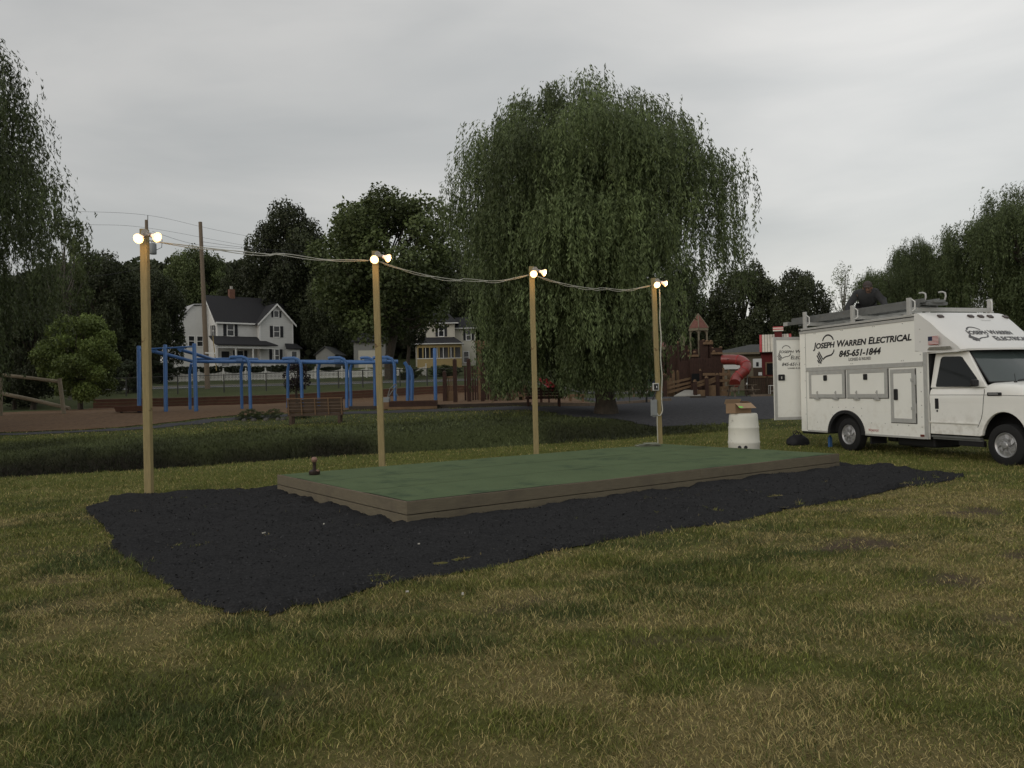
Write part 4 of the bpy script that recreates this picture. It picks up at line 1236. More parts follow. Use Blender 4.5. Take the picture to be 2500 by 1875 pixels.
MB().bb((2.5, .12, .5), (3.5, VW - .12, 1.3)).bb((4.5, .12, .5), (4.95, VW - .12, 1.05)).bb((3.5, .40, .5), (4.5, VW - .40, 1.2)).build('cab_interior', BLACK_VOID, van)
MB().bb((4.96, .2, .62), (5.06, VW - .2, 1.05)).build('grille', BLACK, van)
MB().bb((5.0, .06, .42), (5.16, VW - .06, .62)).build('front_bumper', ALU, van, bevel=.03)
# dark seams of the door
Ls = lambda u, v: Vector((u, .0325, v))
mb = MB()
ribbon(mb, [(3.60, 1.11), (3.585, .95), (3.55, .82), (3.50, .72), (3.47, .66)], .011, Ls)
Lu = lambda u, v: Vector((u, float(np.interp(v, [1.09, 1.18, 1.257, 1.30, 1.36, 1.42, 1.47], [.035, .030, .034, .038, .046, .062, .09])) - .004, v))
ribbon(mb, [(3.60, 1.09), (3.615, 1.2), (3.63, 1.3), (3.62, 1.36)], .011, Lu)
ribbon(mb, [(2.38, 1.253), (3.0, 1.253), (3.8, 1.25), (4.6, 1.23)], .007, Lu)
mb.build('door_seam', BLACK, van)
MB().prism([(2.37, .012, .72), (3.50, .012, .715), (3.50, .034, .70), (2.37, .034, .70)], (0, 0, .03)).build('door_moulding', WHITE_PAINT, van, bevel=.006)
MB().bb((2.37, .05, .44), (3.5, .12, .475)).bb((2.37, .09, .40), (3.5, .14, .438)).build('rocker_trim', ALU_DARK, van)
MB().box((2.545, .030, 1.085), (.085, .012, .20)).build('door_handle', BLACK, van, bevel=.004)
MB().lathe([(.02, 0), (.02, .006), (0, .008)], (2.55, .034, .945), 12, Matrix.Rotation(R(90), 3, 'X')).build('door_lock', BLACK, van)
MB().box((3.845, .024, 1.265), (.29, .02, .062)).build('badge', BLACK, van, bevel=.008)
MB().box((3.83, .012, 1.268), (.20, .006, .022)).build('badge_bar', CHROME, van)
# green house sides
for t_b, t_t in ((.060, .205), (VW - .060, VW - .205)):
    sg = 1 if t_b < 1 else -1
    P = [(2.37, t_b, 1.39), (3.66, t_b, 1.39), (3.13, t_t, 2.07), (2.37, t_t, 2.07)]
    MB().prism(P, (0, .05 * sg, 0)).build('door_frame', WHITE_PAINT, van, bevel=.01)
    def gs(s, z, off, a=t_b, b=t_t): return (s, a + (b - a) * (z - 1.39) / .68 - off * sg, z)
    poly = [(2.52, 1.41), (2.505, 1.44), (2.53, 1.94), (2.55, 1.975), (2.60, 1.99), (2.98, 1.975), (3.03, 1.955), (3.07, 1.91), (3.42, 1.56), (3.45, 1.51), (3.455, 1.43), (3.42, 1.405), (3.3, 1.40)]
    MB().prism([gs(s, z, .012) for s, z in poly], (0, .02 * sg, 0)).build('side_window', GLASS, van)
# windscreen
cols_ = 9; rows_ = 4; Vw = []
for j in range(rows_ + 1):
    v = j / rows_
    for i in range(cols_ + 1):
        u = i / cols_; c_ = 1 - (2 * u - 1) ** 2
        t0 = .115 + (.25 - .115) * v
        Vw.append((3.665 - .545 * v + .26 * c_ * (1 - .55 * v), t0 + (VW - 2 * t0) * u, 1.475 + .595 * v))
MB().add(Vw, [(j * 10 + i, j * 10 + i + 1, j * 10 + i + 11, j * 10 + i + 10) for j in range(rows_) for i in range(cols_)]).build('windscreen', GLASS_WS, van, smooth=True)
MB().tube([Vector(Vw[i]) + Vector((.004, 0, .004)) for i in range(10)], .014, 6).tube([Vector(Vw[10 * j]) + Vector((.004, -.004, .004)) for j in range(5)], .012, 6).tube([Vector(Vw[40 + i]) + Vector((.006, 0, .0)) for i in range(10)], .016, 6).build('windscreen_seal', BLACK, van)
MB().tube([(3.98, .42, 1.50), (3.97, .75, 1.545), (3.95, 1.15, 1.565)], .012, 6).tube([(3.98, 1.15, 1.50), (3.97, 1.5, 1.55), (3.9, 1.85, 1.56)], .012, 6).build('wiper', BLACK, van)
MB().tube([(3.98, .36, 1.46), (3.96, .36, 1.62)], .005, 5).lathe([(.03, 0), (.025, .03), (0, .035)], (3.98, .36, 1.455), 10).build('aerial', BLACK, van)
MB().box((3.50, -.045, 1.47), (.10, .13, .13)).build('door_mirror', BLACK, van, bevel=.03)

# fibreglass nose cap over the cab
prof = [(2.06, 2.865), (2.12, 2.868), (2.19, 2.845), (2.30, 2.765), (2.45, 2.65), (2.62, 2.50), (2.80, 2.355), (2.97, 2.235), (3.08, 2.15), (3.12, 2.10), (3.10, 2.065)]
tst = [0, .012, .04, .10, .22, .42, .72, 1.05]
tst = tst + [VW - t for t in tst[-2::-1]]


def capP(i, t):
    s, z = prof[i]; w = i / (len(prof) - 1)
    tt = min(t, VW - t); c_ = 1 - ((t - VW / 2) / (VW / 2)) ** 2
    edge = min(1, tt / .16); rnd_ = (1 - (1 - edge) ** 2)
    b = .02 * rnd_ + (.05 + .24 * w) * (c_ ** .8) * (w > 0)
    zz = z + .012 * rnd_
    ins = .055 * w * (1 if t < 1 else -1) * max(0, 1 - tt / .5) if w > .3 else 0
    return Vector((s + b * (w > .05), t + ins, zz))


cv = [capP(i, t) for i in range(len(prof)) for t in tst]; q_ = len(tst)
cf = [(i * q_ + j, i * q_ + j + 1, (i + 1) * q_ + j + 1, (i + 1) * q_ + j) for i in range(len(prof) - 1) for j in range(q_ - 1)]
mbc = MB().add(cv, cf)
for tt in (0, VW):
    P = [capP(i, tt) for i in range(len(prof))]
    low = [Vector((2.95, P[-1].y + (.04 if tt == 0 else -.04), 2.075)), Vector((2.45, tt + (.03 if tt == 0 else -.03), 2.08)), Vector((2.30, tt, 2.09)), Vector((2.06, tt, 2.13))]
    mbc.add(P + low, [tuple(range(len(P) + 4))])
mbc.build('nose_cap', WHITE_GEL, van, smooth=True)
MB().bb((2.06, .05, 2.06), (3.05, VW - .05, 2.085)).build('cap_floor', WHITE_GEL, van)
MB().prism([(2.38, -.002, 2.125), (2.95, .028, 2.118), (2.90, .032, 2.175), (2.42, .002, 2.18)], (0, -.004, 0)).build('cap_recess_shade', mat('painted recess shade', (.16, .155, .13), .8, var=.5, vs=14), van)  # thin dark sheet, shade of the hollow under the cap put into the colour


def cap_surf(off):
    L_ = [0.0]
    for i in range(1, len(prof)): L_.append(L_[-1] + math.hypot(prof[i][0] - prof[i - 1][0], prof[i][1] - prof[i - 1][1]))
    def f(t, d):        # d = distance down the slope
        d = max(0, min(L_[-1] - 1e-4, d)); i = 0
        while L_[i + 1] < d: i += 1
        w = (d - L_[i]) / (L_[i + 1] - L_[i])
        # follow the same straight facets across the width, so that letters lie on the shell
        j = 0
        while j < len(tst) - 2 and tst[j + 1] < t: j += 1
        wt = (t - tst[j]) / (tst[j + 1] - tst[j])
        a = capP(i, tst[j]).lerp(capP(i, tst[j + 1]), wt); b = capP(i + 1, tst[j]).lerp(capP(i + 1, tst[j + 1]), wt)
        p = a.lerp(b, w)
        return p + Vector((.62, -.05, .78)) * off
    return f


CS = cap_surf(.007)
mb = MB(); cs = lambda u, v: CS(u, -v)
put_text(mb, 'Joseph Warren', .42, 1.50, -.93, -.745, cs, bold=.03, small=.86); put_text(mb, 'Electrical', .84, 1.70, -1.11, -.95, cs, bold=.03, small=.86)
bulb_logo(mb, .66, -.79, .74, cs)
mb.build('lettering', INK_GREY, van)
mb = MB(); put_text(mb, 'Workport', 1.12, 1.37, -.43, -.39, cs, shear=.1); mb.build('maker_lettering', ALU, van)
for t in (.32, 1.0, 1.25, 1.5, 1.95):
    P = cap_surf(.012)(t, .27)
    MB().box(P, (.085, .12, .035), rot=Matrix.Rotation(R(38), 3, 'Y')).build('marker_light', AMBER_LENS, van, bevel=.01)
# flag on the cap side
fs_ = lambda u, v: Vector((u, -.006, v))
mb = MB(); mw = MB(); u0, u1, v0, v1 = 2.405, 2.665, 2.225, 2.385
uc = lambda k: 2.405 + .105
for k in range(13):
    a = v1 - (v1 - v0) * k / 13; b = v1 - (v1 - v0) * (k + 1) / 13
    s0 = u0 + .108 if k < 7 else u0
    (mb if k % 2 == 0 else mw).quad(fs_(s0, b), fs_(u1, b), fs_(u1, a), fs_(s0, a))
mb.build('flag_stripes', RED_INK, van); mw.build('flag_white', WHITE_TRIM, van)
MB().quad(fs_(u0, v1 - (v1 - v0) * 7 / 13), fs_(u0 + .107, v1 - (v1 - v0) * 7 / 13), fs_(u0 + .107, v1), fs_(u0, v1)).build('flag_canton', NAVY_INK, van)

# roof rack
for s, top in ((-1.43, 3.26), (.25, 3.23), (1.90, 3.20)):
    for t in (.035, VW - .035):
        MB().bb((s - .045, t - .03, 2.846), (s + .045, t + .03, top)).build('rack_post', ALU, van, bevel=.006)
        sg = 1 if t < 1 else -1
        MB().tube([(s + .05, t + .02 * sg, 2.93), (s + .10, t + .05 * sg, 2.97), (s + .10, t + .05 * sg, 3.12), (s + .05, t + .02 * sg, 3.17)], .012, 6).build('rack_handle', WHITE_TRIM, van, smooth=True)
    MB().bb((s - .035, .066, 2.93), (s + .035, VW - .066, 3.01)).build('rack_crossbar', ALU, van, bevel=.006)

vm = Matrix.Translation(VO) @ Matrix.Rotation(VRZ, 4, 'Z')
# ladders on the rack
lad = thing('extension_ladder', 'long grey extension ladder lying on the van roof rack, hooks at its front end', 'ladder', vm @ Vector((0, 0, 3.012)), VRZ)
for t, nm in ((.25, 'rail'), (.68, 'rail')):
    MB().bb((-2.55, t - .018, 0), (1.95, t + .018, .085)).build('rail', ALU_DARK, lad, bevel=.004)
for t in (.295, .635):
    MB().bb((-2.3, t - .018, .089), (2.05, t + .018, .17)).build('fly_rail', ALU_DARK, lad, bevel=.004)
for k in range(15):
    MB().tube([(-2.4 + .3 * k, .262, .043), (-2.4 + .3 * k, .668, .043)], .017, 8).build('rung', ALU_DARK, lad)
for k in range(14):
    MB().tube([(-2.1 + .3 * k, .305, .13), (-2.1 + .3 * k, .625, .13)], .017, 8).build('rung', ALU_DARK, lad)
for s, t in ((2.02, .30), (2.18, .63)):
    MB().tube([(s, t, .10), (s + .04, t, .19), (s + .03, t, .26), (s - .04, t, .29), (s - .13, t, .29)], .017, 8).build('hook', ALU, lad, smooth=True)
MB().bb((-2.57, .225, .0), (-2.40, .275, .095)).build('end_plate', ALU, lad)
MB().bb((1.8, .33, .06), (2.25, .60, .12)).bb((2.1, .25, .02), (2.2, .70, .08)).build('ladder_foot', ALU_DARK, lad, bevel=.01)
sm = thing('step_ladder', 'short aluminium ladder lying flat at the rear of the van roof rack', 'ladder', vm @ Vector((0, 0, 3.012)), VRZ)
for t in (.95, 1.28):
    MB().bb((-1.75, t - .018, 0), (.9, t + .018, .07)).build('rail', ALU, sm, bevel=.004)
for k in range(8):
    MB().bb((-1.6 + .32 * k, .97, .02), (-1.53 + .32 * k, 1.26, .05)).build('rung', ALU, sm)

jk = MB().bb((-.045, -.03, .0), (.045, .03, .24)).bb((-.03, -.02, .24), (.03, .02, .28))
o = jk.build('blue_jug', BLUE_STEEL, bevel=.015); o.location = vm @ Vector((-1.02, .35, 0)); o.location.z = h1(o.location.x, o.location.y); o.rotation_euler = (0, 0, .3)
tag(o, 'narrow blue container standing in the grass under the rear of the van', 'container')

# ------------------------------------------------------------------ the man kneeling on the roof
per = thing('person', 'man in a dark jacket and cap kneeling on the van roof, bent over the ladder', 'person', vm @ Vector((-.74, 1.22, 2.85)), VRZ + .85)


def skin(name, verts, edges, radii, m, parent, sub=2):
    me = bpy.data.meshes.new(name); me.from_pydata(verts, edges, []); me.materials.append(m)
    o = bpy.data.objects.new(name, me); col.objects.link(o); o.parent = parent
    o.modifiers.new('skin', 'SKIN').use_smooth_shade = True
    if not me.skin_vertices: me.attributes  # layer is made by the modifier
    bm = bmesh.new(); bm.from_mesh(me)
    ly = bm.verts.layers.skin.verify()
    for i, v in enumerate(bm.verts):
        r_ = radii[i]; v[ly].radius = r_ if isinstance(r_, tuple) else (r_, r_); v[ly].use_root = (i == 0)
    bm.to_mesh(me); bm.free()
    s = o.modifiers.new('sub', 'SUBSURF'); s.levels = sub; s.render_levels = sub
    return o


# joints, local frame: x forward along the van, y away from the viewer, z up from the roof
J = {'pel': (.0, .30, .46), 'waist': (.01, .18, .56), 'chest': (.03, -.02, .66), 'neck': (.07, -.20, .72), 'neck2': (.09, -.26, .745), 'head': (.05, -.35, .79), 'crown': (.05, -.41, .865), 'nose': (.05, -.43, .70),
     'lsh': (-.20, -.07, .665), 'lel': (-.40, -.16, .42), 'lwr': (-.36, -.36, .28), 'lha': (-.34, -.43, .255), 'rsh': (.25, -.08, .675), 'rel': (.42, -.16, .43), 'rwr': (.34, -.36, .29), 'rha': (.32, -.43, .265),
     'lhip': (-.12, .30, .42), 'lkn': (-.17, -.02, .075), 'lan': (-.18, .42, .07), 'lto': (-.18, .58, .03), 'rhip': (.12, .30, .42), 'rkn': (.19, .0, .075), 'ran': (.2, .44, .07), 'rto': (.2, .6, .03)}
rad = {'pel': .125, 'waist': .125, 'chest': (.15, .12), 'neck': .058, 'neck2': .056, 'head': .092, 'crown': .078, 'nose': .02, 'lsh': .062, 'lel': .045, 'lwr': .03, 'lha': .028, 'rsh': .062, 'rel': .045, 'rwr': .03, 'rha': .028,
       'lhip': .09, 'lkn': .062, 'lan': .045, 'lto': .035, 'rhip': .09, 'rkn': .062, 'ran': .045, 'rto': .035}
E_ = [('pel', 'waist'), ('waist', 'chest'), ('chest', 'neck'), ('neck', 'neck2'), ('neck2', 'head'), ('head', 'crown'), ('head', 'nose'), ('chest', 'lsh'), ('lsh', 'lel'), ('lel', 'lwr'), ('lwr', 'lha'), ('chest', 'rsh'), ('rsh', 'rel'), ('rel', 'rwr'), ('rwr', 'rha'),
      ('pel', 'lhip'), ('lhip', 'lkn'), ('lkn', 'lan'), ('lan', 'lto'), ('pel', 'rhip'), ('rhip', 'rkn'), ('rkn', 'ran'), ('ran', 'rto')]
for k_ in ('pel', 'waist', 'chest', 'neck', 'neck2', 'head', 'crown', 'nose', 'lsh', 'rsh', 'lel', 'rel', 'lhip', 'rhip'):
    J[k_] = (J[k_][0], J[k_][1], J[k_][2] + (.05 if k_ in ('lel', 'rel', 'lhip', 'rhip') else .10))
names = list(J)
vs = [J[n] for n in names]; ed = [(names.index(a), names.index(b)) for a, b in E_]; rr = [rad[n] for n in names]
for hnd in ('lha', 'rha'):
    c_ = Vector(J[hnd]); sg = 1 if hnd == 'lha' else -1
    for k in range(5):
        o_ = Vector(((-.035 + .018 * k) * 1.0, -.025, -.005)) if k < 4 else Vector((.045 * sg, .0, -.01))
        a = c_ + o_; b = a + (Vector((0, -.03, -.02)) if k < 4 else Vector((.012 * sg, -.025, -.01))); d = b + Vector((0, -.005 - .003 * (k % 2), -.028))
        i0 = len(vs); vs += [tuple(a), tuple(b), tuple(d)]; rr += [.0105, .0095, .0085]; ed += [(names.index(hnd), i0), (i0, i0 + 1), (i0 + 1, i0 + 2)]
skin('body', vs, ed, rr, SKIN, per)
jn = ['pel', 'waist', 'chest', 'neck', 'lsh', 'lel', 'lwr', 'rsh', 'rel', 'rwr']
skin('jacket', [J[n] for n in jn], [(jn.index(a), jn.index(b)) for a, b in E_ if a in jn and b in jn], [.17, .19, (.24, .20), .105, .115, .072, .05, .115, .072, .05], JACKET, per)
jn = ['pel', 'lhip', 'lkn', 'lan', 'rhip', 'rkn', 'ran']
skin('trousers', [J[n] for n in jn], [(jn.index(a), jn.index(b)) for a, b in E_ if a in jn and b in jn], [.165, .125, .09, .065, .125, .09, .065], BAG, per)
rot = Matrix.Rotation(R(40), 3, 'X')
MB().lathe([(.098, -.01), (.104, .02), (.10, .06), (.075, .10), (.03, .115), (0, .117)], Vector(J['head']) + Vector((0, .02, .03)), 18, rot).add(
    [Vector(J['head']) + Vector(q) for q in ((-.07, -.06, .035), (.07, -.06, .035), (.055, -.155, -.005), (0, -.175, -.012), (-.055, -.155, -.005), (-.07, -.06, .022), (.07, -.06, .022), (.055, -.155, -.015), (0, -.175, -.022), (-.055, -.155, -.015))],
    [(0, 1, 2, 3, 4), (9, 8, 7, 6, 5), (0, 5, 6, 1), (1, 6, 7, 2), (2, 7, 8, 3), (3, 8, 9, 4), (4, 9, 5, 0)]).build('cap', CAP_CLOTH, per, smooth=True)

hd_ = Vector(J['head'])
ey = MB()
for sx_ in (-.034, .034):
    ey.lathe([(0, -.012), (.010, -.008), (.012, 0), (.010, .008), (0, .012)], hd_ + Vector((sx_, -.083, -.035)), 8)
ey.build('eyes', BLACK, per)
for sx_ in (-.093, .093):
    MB().lathe([(0, -.03), (.012, -.02), (.016, .005), (.010, .025), (0, .03)], hd_ + Vector((sx_, .0, -.02)), 8).build('ear', SKIN, per, smooth=True)
MB().box(hd_ + Vector((0, -.07, -.105)), (.045, .02, .008)).build('mouth', IRON, per)
# ------------------------------------------------------------------ bench
p = at(771, 1035, 28.0)
bn = thing('park_bench', 'brown slatted park bench seen from behind, facing the playground', 'bench', (p.x, 28.0, h1(p.x, 28.0)), .05)
BL = 1.95
for x in (-.93, -.47, 0, .47, .93):
    MB().beam((x, -.02, .34), (x, -.16, .90), .05, .04, up=(1, 0, 0)).build('back_upright', WOOD_TAN, bn)
for k in range(4):
    z = .48 + .115 * k; y = -.035 - (z - .34) * .25
    MB().beam((-BL / 2, y + .035, z), (BL / 2, y + .035, z), .028, .098, up=(0, -.25, 1)).build('back_slat', WOOD_BENCH, bn)
MB().beam((-BL / 2, -.15, .915), (BL / 2, -.15, .915), .07, .03).build('top_rail', WOOD_TAN, bn)
for k in range(4):
    MB().bb((-BL / 2 - .12, .03 + .115 * k, .40), (BL / 2 + .02, .13 + .115 * k, .435)).build('seat_slat', WOOD_TAN, bn)
MB().bb((-BL / 2, -.02, .29), (BL / 2, .02, .39)).build('rear_beam', WOOD_BENCH, bn)
for x in (-.88, .82):
    for y in (0.02, .44):
        MB().bb((x - .045, y - .045, -.1), (x + .045, y + .045, .395)).build('leg', WOOD_BENCH, bn)
p = at(1090, 1040 - 40, 34)
bn2 = thing('plank_bench', 'dark wooden bench in shade under the left side of the huge willow', 'bench', (at(1326, 900, 33.3).x, 33.3, h1(at(1326, 900, 33.3).x, 33.3)), .05)
for k in range(4): MB().bb((-.78, -.04, .36 + .12 * k), (.78, 0, .465 + .12 * k)).build('back_slat', WOOD_RED, bn2)
for k in range(3): MB().bb((-.78, .03 + .13 * k, .34), (.78, .14 + .13 * k, .38)).build('seat_slat', WOOD_RED, bn2)
for x in (-.7, .62):
    MB().bb((x, -.09, -.1), (x + .08, -.045, .84)).build('leg', WOOD_RED, bn2); MB().bb((x, .3, -.1), (x + .08, .36, .34)).build('leg', WOOD_RED, bn2)

# ------------------------------------------------------------------ log rails at the left edge
zl = h1(-17, 34)
lg = thing('log_rail', 'leaning log post with two long bare rails at the left edge of the chips', 'play rail', (at(152, 1000, 34).x, 34, h1(at(152, 1000, 34).x, 34)))
lx = at(152, 1000, 34).x


def lo(px, py, Y): q = at(px, py, Y); return (q.x - lx, q.y - 34, q.z - h1(lx, 34))


MB().tube([lo(157, 1016, 34), lo(145, 924, 34)], .085, 10).build('post', WOOD_LOG, lg, smooth=True)
MB().tube([lo(-12, 914, 34.2), lo(60, 921, 34.1), lo(147, 932, 34.12)], .075, 9).build('rail', WOOD_LOG, lg, smooth=True)
MB().tube([lo(-12, 957, 34.3), lo(80, 976, 34.25), lo(170, 997, 34.2)], .085, 9).build('rail', WOOD_LOG, lg, smooth=True)
MB().tube([lo(1, 1036, 33.6), lo(1, 918, 33.6)], .09, 9).build('post', WOOD_LOG, lg, smooth=True)

# ------------------------------------------------------------------ blue overhead track
bz_ = h1(-13, 34.2)
bt = thing('overhead_track', 'long blue tubular overhead play track on posts and hooped legs', 'play equipment', (at(611, 1000, 34.2).x, 34.2, h1(at(611, 1000, 34.2).x, 34.2)))
bo = bt.location


def bl(px, py, Y):
    q = at(px, py, Y); return Vector((q.x - bo.x, q.y - bo.y, q.z - bo.z))


def gl(px, Y):      # ground point under a pixel column
    x = at(px, 1000, Y).x; return Vector((x - bo.x, Y - bo.y, h1(x, Y) - bo.z - .1))


def topat(px, py, Y): return bl(px, py, Y)


rt = .075
for px, py, Y, pb in ((339, 846, 34.0, 340), (403, 843, 34.0, 405), (474, 840, 34.0, 479)):
    a = topat(px, py, Y); g_ = gl(pb, Y)
    MB().tube([g_, a, a + Vector((0, 0, .03))], [.085, .085, .06], 12).build('tall_post', BLUE_STEEL, bt, smooth=True)
MB().tube([topat(339, 853, 34), topat(403, 850, 34), topat(474, 846, 34)], .035, 8).build('top_bar', BLUE_STEEL, bt, smooth=True)
YA, YB = 34.7, 36.6
r1 = [topat(370, 857, 34.05), topat(410, 866, 34.2), topat(468, 882, YA), topat(500, 883, YA), topat(700, 884, YA), topat(860, 886, YA), topat(972, 884, YA)]
r2 = [topat(438, 853, 34.05), topat(480, 865, 34.6), topat(525, 879, YB), topat(560, 882, YB), topat(700, 882, YB), topat(880, 883, YB), topat(972, 882, YB)]
for q in (r1, r2): MB().tube(q, rt, 10).build('rail', BLUE_STEEL, bt, smooth=True)
MB().tube([topat(480, 876, YB + .5), topat(630, 877, YB + .5)], .06, 8).build('rail', BLUE_STEEL, bt, smooth=True)
MB().prism([topat(362, 850, 34.0), topat(386, 850, 34.0), topat(374, 862, 34.0)], (0, .05, 0)).prism([topat(428, 848, 34.0), topat(452, 848, 34.0), topat(440, 860, 34.0)], (0, .05, 0)).build('gusset', BLUE_STEEL, bt)


def hoop(px, pt, reach, Y, pb=None):
    """leg that bends over at the top and hooks on to the rail"""
    a = topat(px, pt, Y); g_ = gl(pb or px, Y); s = reach / FPX * Y
    MB().tube([g_, Vector((a.x, a.y, a.z - .42)), Vector((a.x - .03, a.y, a.z - .22)), Vector((a.x - .13, a.y, a.z - .07)), Vector((a.x - .30, a.y, a.z)), Vector((a.x - s, a.y, a.z)), Vector((a.x - s - .08, a.y, a.z - .03))], .072, 10).build('hoop_leg', BLUE_STEEL, bt, smooth=True)
    MB().box((a.x - s * .55, a.y, a.z - .12), (.30, .10, .16)).build('bracket', BLUE_STEEL, bt, bevel=.02)


hoop(608, 871, 42, 34.2, 612); hoop(846, 873, 40, 34.2, 847); hoop(735, 874, 40, 34.2, 738); hoop(914, 873, 30, 35.6, 916)
hoop(963, 872, 48, 34.3, 965)
for px, pt, Y, pb in ((463, 890, YB, 464), (588, 889, YB, 591), (702, 888, YB, 703), (776, 889, YB, 779), (855, 889, YB, 857)):
    a = topat(px, pt, Y); MB().tube([gl(pb, Y), Vector((a.x, a.y, a.z - .3)), Vector((a.x + .06, a.y, a.z - .05)), Vector((a.x + .1, a.y - .05, a.z + .04))], .068, 10).build('leg', BLUE_STEEL, bt, smooth=True)
for px, pt, Y in ((989, 883, 36), (999, 893, 35.2)):
    a = topat(px, pt, Y); MB().tube([gl(px + 6, Y), Vector((a.x + .13, a.y, a.z - .5)), Vector((a.x + .08, a.y, a.z - .2)), Vector((a.x - .03, a.y, a.z - .02))], .085, 10).build('leg', BLUE_STEEL, bt, smooth=True)
x = at(1062, 900, 45).x
o = MB().tube([(0, 0, -.1), (0, 0, at(1060, 852, 45).z - h1(x, 45)), (0, 0, at(1060, 851, 45).z - h1(x, 45) + .02)], [.10, .10, .07], 12).build('blue_post', BLUE_STEEL, smooth=True)
o.location = (x, 45, h1(x, 45)); tag(o, 'single tall blue post standing by itself before the yellow porch', 'post')
x = at(318, 1000, 33.6).x
tb = thing('spring_seat', 'dark trough shaped play seat on the chips behind the nearest lit post', 'play seat', (x, 33.6, h1(x, 33.6)))
MB().prism([(-.72, 0, .34), (.72, 0, .34), (.62, 0, .10), (-.62, 0, .10)], (0, .5, 0)).build('trough', BOARD_WALL, tb, bevel=.02)
MB().bb((-.55, .2, -.05), (-.45, .3, .098)).bb((.45, .2, -.05), (.55, .3, .098)).build('foot', BLACK, tb)

# digger seat and planter at the end of the track
x = at(945, 980, 33.5).x
dg = thing('sand_digger', 'grey metal sand digger toy beside the brown planter box', 'play equipment', (x, 33.5, h1(x, 33.5)))
MB().bb((-.22, -.12, .1), (.12, .2, .48)).build('seat_box', STEEL_GREY, dg, bevel=.03)
MB().tube([(-.0, .1, .45), (.12, .1, .85), (.35, .1, 1.05), (.42, .1, .98)], .025, 7).tube([(.05, .1, .5), (.2, .1, .72), (.42, .1, .98)], .025, 7).tube([(.42, .1, .98), (.38, .1, .66), (.46, .1, .5)], .022, 7).build('arm', ALU_DARK, dg, smooth=True)
MB().tube([(0, .05, -.1), (0, .05, .12)], .05, 8).build('pedestal', BLACK, dg)
x = at(1005, 990, 33.0).x
pl = thing('planter_box', 'low red brown timber planter box right of the blue track', 'planter', (x, 33.1, h1(x, 33.1)), .06)
for z in (0, .12, .24): MB().bb((-.95, -.05, z), (1.05, 0, z + .115)).build('plank', WOOD_RED if z else WOOD_TAN, pl, bevel=.006)
MB().bb((-1.35, .0, .02), (-.952, 1.0, .32)).bb((-.95, .95, .0), (1.05, 1.0, .36)).bb((1.0, .002, 0), (1.05, .948, .357)).build('side', WOOD_TAN, pl)
MB().bb((-.95, .002, .2), (.998, .948, .30)).build('fill', CHIPS, pl)

# ------------------------------------------------------------------ border boards and timbers of the playground
def boards(name, label, pts, h, m, th=.06, cap=None, cat='border wall', rows=3):
    a = pts[0]; root = thing(name, label, cat, (a[0], a[1], h1(*a)))
    z0 = h1(*a)
    for i in range(len(pts) - 1):
        p, q = Vector((*pts[i], 0)), Vector((*pts[i + 1], 0)); n = max(1, int((q - p).length / 4))
        for k in range(n):
            A = p.lerp(q, k / n); B = p.lerp(q, (k + 1) / n)
            za, zb = h1(A.x, A.y - .15) - z0, h1(B.x, B.y - .15) - z0
            for j in range(rows):
                zz = h * (j + .5) / rows
                MB().beam((A.x - a[0], A.y - a[1], za + zz), (B.x - a[0], B.y - a[1], zb + zz), th, h / rows - .012).build('board', m, root)
            if cap: MB().beam((A.x - a[0], A.y - a[1] + .01, za + h + .018), (B.x - a[0], B.y - a[1] + .01, zb + h + .018), th + .06, .035).build('cap_board', cap, root)
    return root


boards('border_wall', 'long low red brown board wall behind the blue overhead track', [(-23.8, 44.8), (-14, 48.5), (-4.2, 50.9), (1.2, 51.2)], .52, BOARD_WALL, cap=TIMBER_PALE)
boards('landscape_timber', 'dark edging timber along the near side of the playground', [(-6.9, 33.35), (-3.6, 33.4), (.8, 33.9)], .17, TIMBER_DARK, th=.15, cat='edging', rows=1)
boards('landscape_timber', 'pale topped edging timber running out past the post with electrical boxes', [(.9, 34.0), (3.4, 35.6), (8.6, 43.0)], .16, TIMBER_PALE, th=.15, cat='edging', rows=1)

# ------------------------------------------------------------------ chain link fence
cf_pts = [(-36, 53.5), (at(308, 950, 54).x, 54), (at(434, 950, 55).x, 55), (at(547, 950, 55.6).x, 55.6), (at(650, 950, 56.2).x, 56.2), (at(746, 950, 56.8).x, 56.8), (at(827, 950, 57.3).x, 57.3), (at(886, 950, 57.7).x, 57.7), (at(977, 950, 58.3).x, 58.3), (at(1043, 950, 58.8).x, 58.8), (-.5, 59.5)]
a = cf_pts[0]; z0 = h1(*a)
cfence = thing('chain_link_fence', 'dark chain link fence along the road behind the playground', 'fence', (*a, z0))
for q in cf_pts:
    MB().tube([(q[0] - a[0], q[1] - a[1], h1(*q) - z0 - .1), (q[0] - a[0], q[1] - a[1], h1(*q) - z0 + 1.3)], .045, 8).build('fence_post', CHAINLINK, cfence)
for i in range(len(cf_pts) - 1):
    A, B = cf_pts[i], cf_pts[i + 1]
    PA_ = Vector((A[0] - a[0], A[1] - a[1], h1(*A) - z0)); PB_ = Vector((B[0] - a[0], B[1] - a[1], h1(*B) - z0))
    MB().tube([PA_ + Vector((0, 0, 1.25)), PB_ + Vector((0, 0, 1.25))], .028, 6).build('top_rail', CHAINLINK, cfence)
    L_ = (PB_ - PA_).length; n = int(L_ / .16); mb = MB()
    for k in range(n):
        for s in (1, -1):
            u = k / n; v = u + s * 1.15 / L_
            w = 1.0
            if v < 0: w = u / (1.15 / L_); v = 0
            if v > 1: w = (1 - u) / (1.15 / L_); v = 1
            p0 = PA_.lerp(PB_, u) + Vector((0, 0, .06)); p1 = PA_.lerp(PB_, v) + Vector((0, 0, .06 + 1.15 * w))
            mb.beam(p0, p1, .006)
    mb.build('mesh', CHAINLINK, cfence)

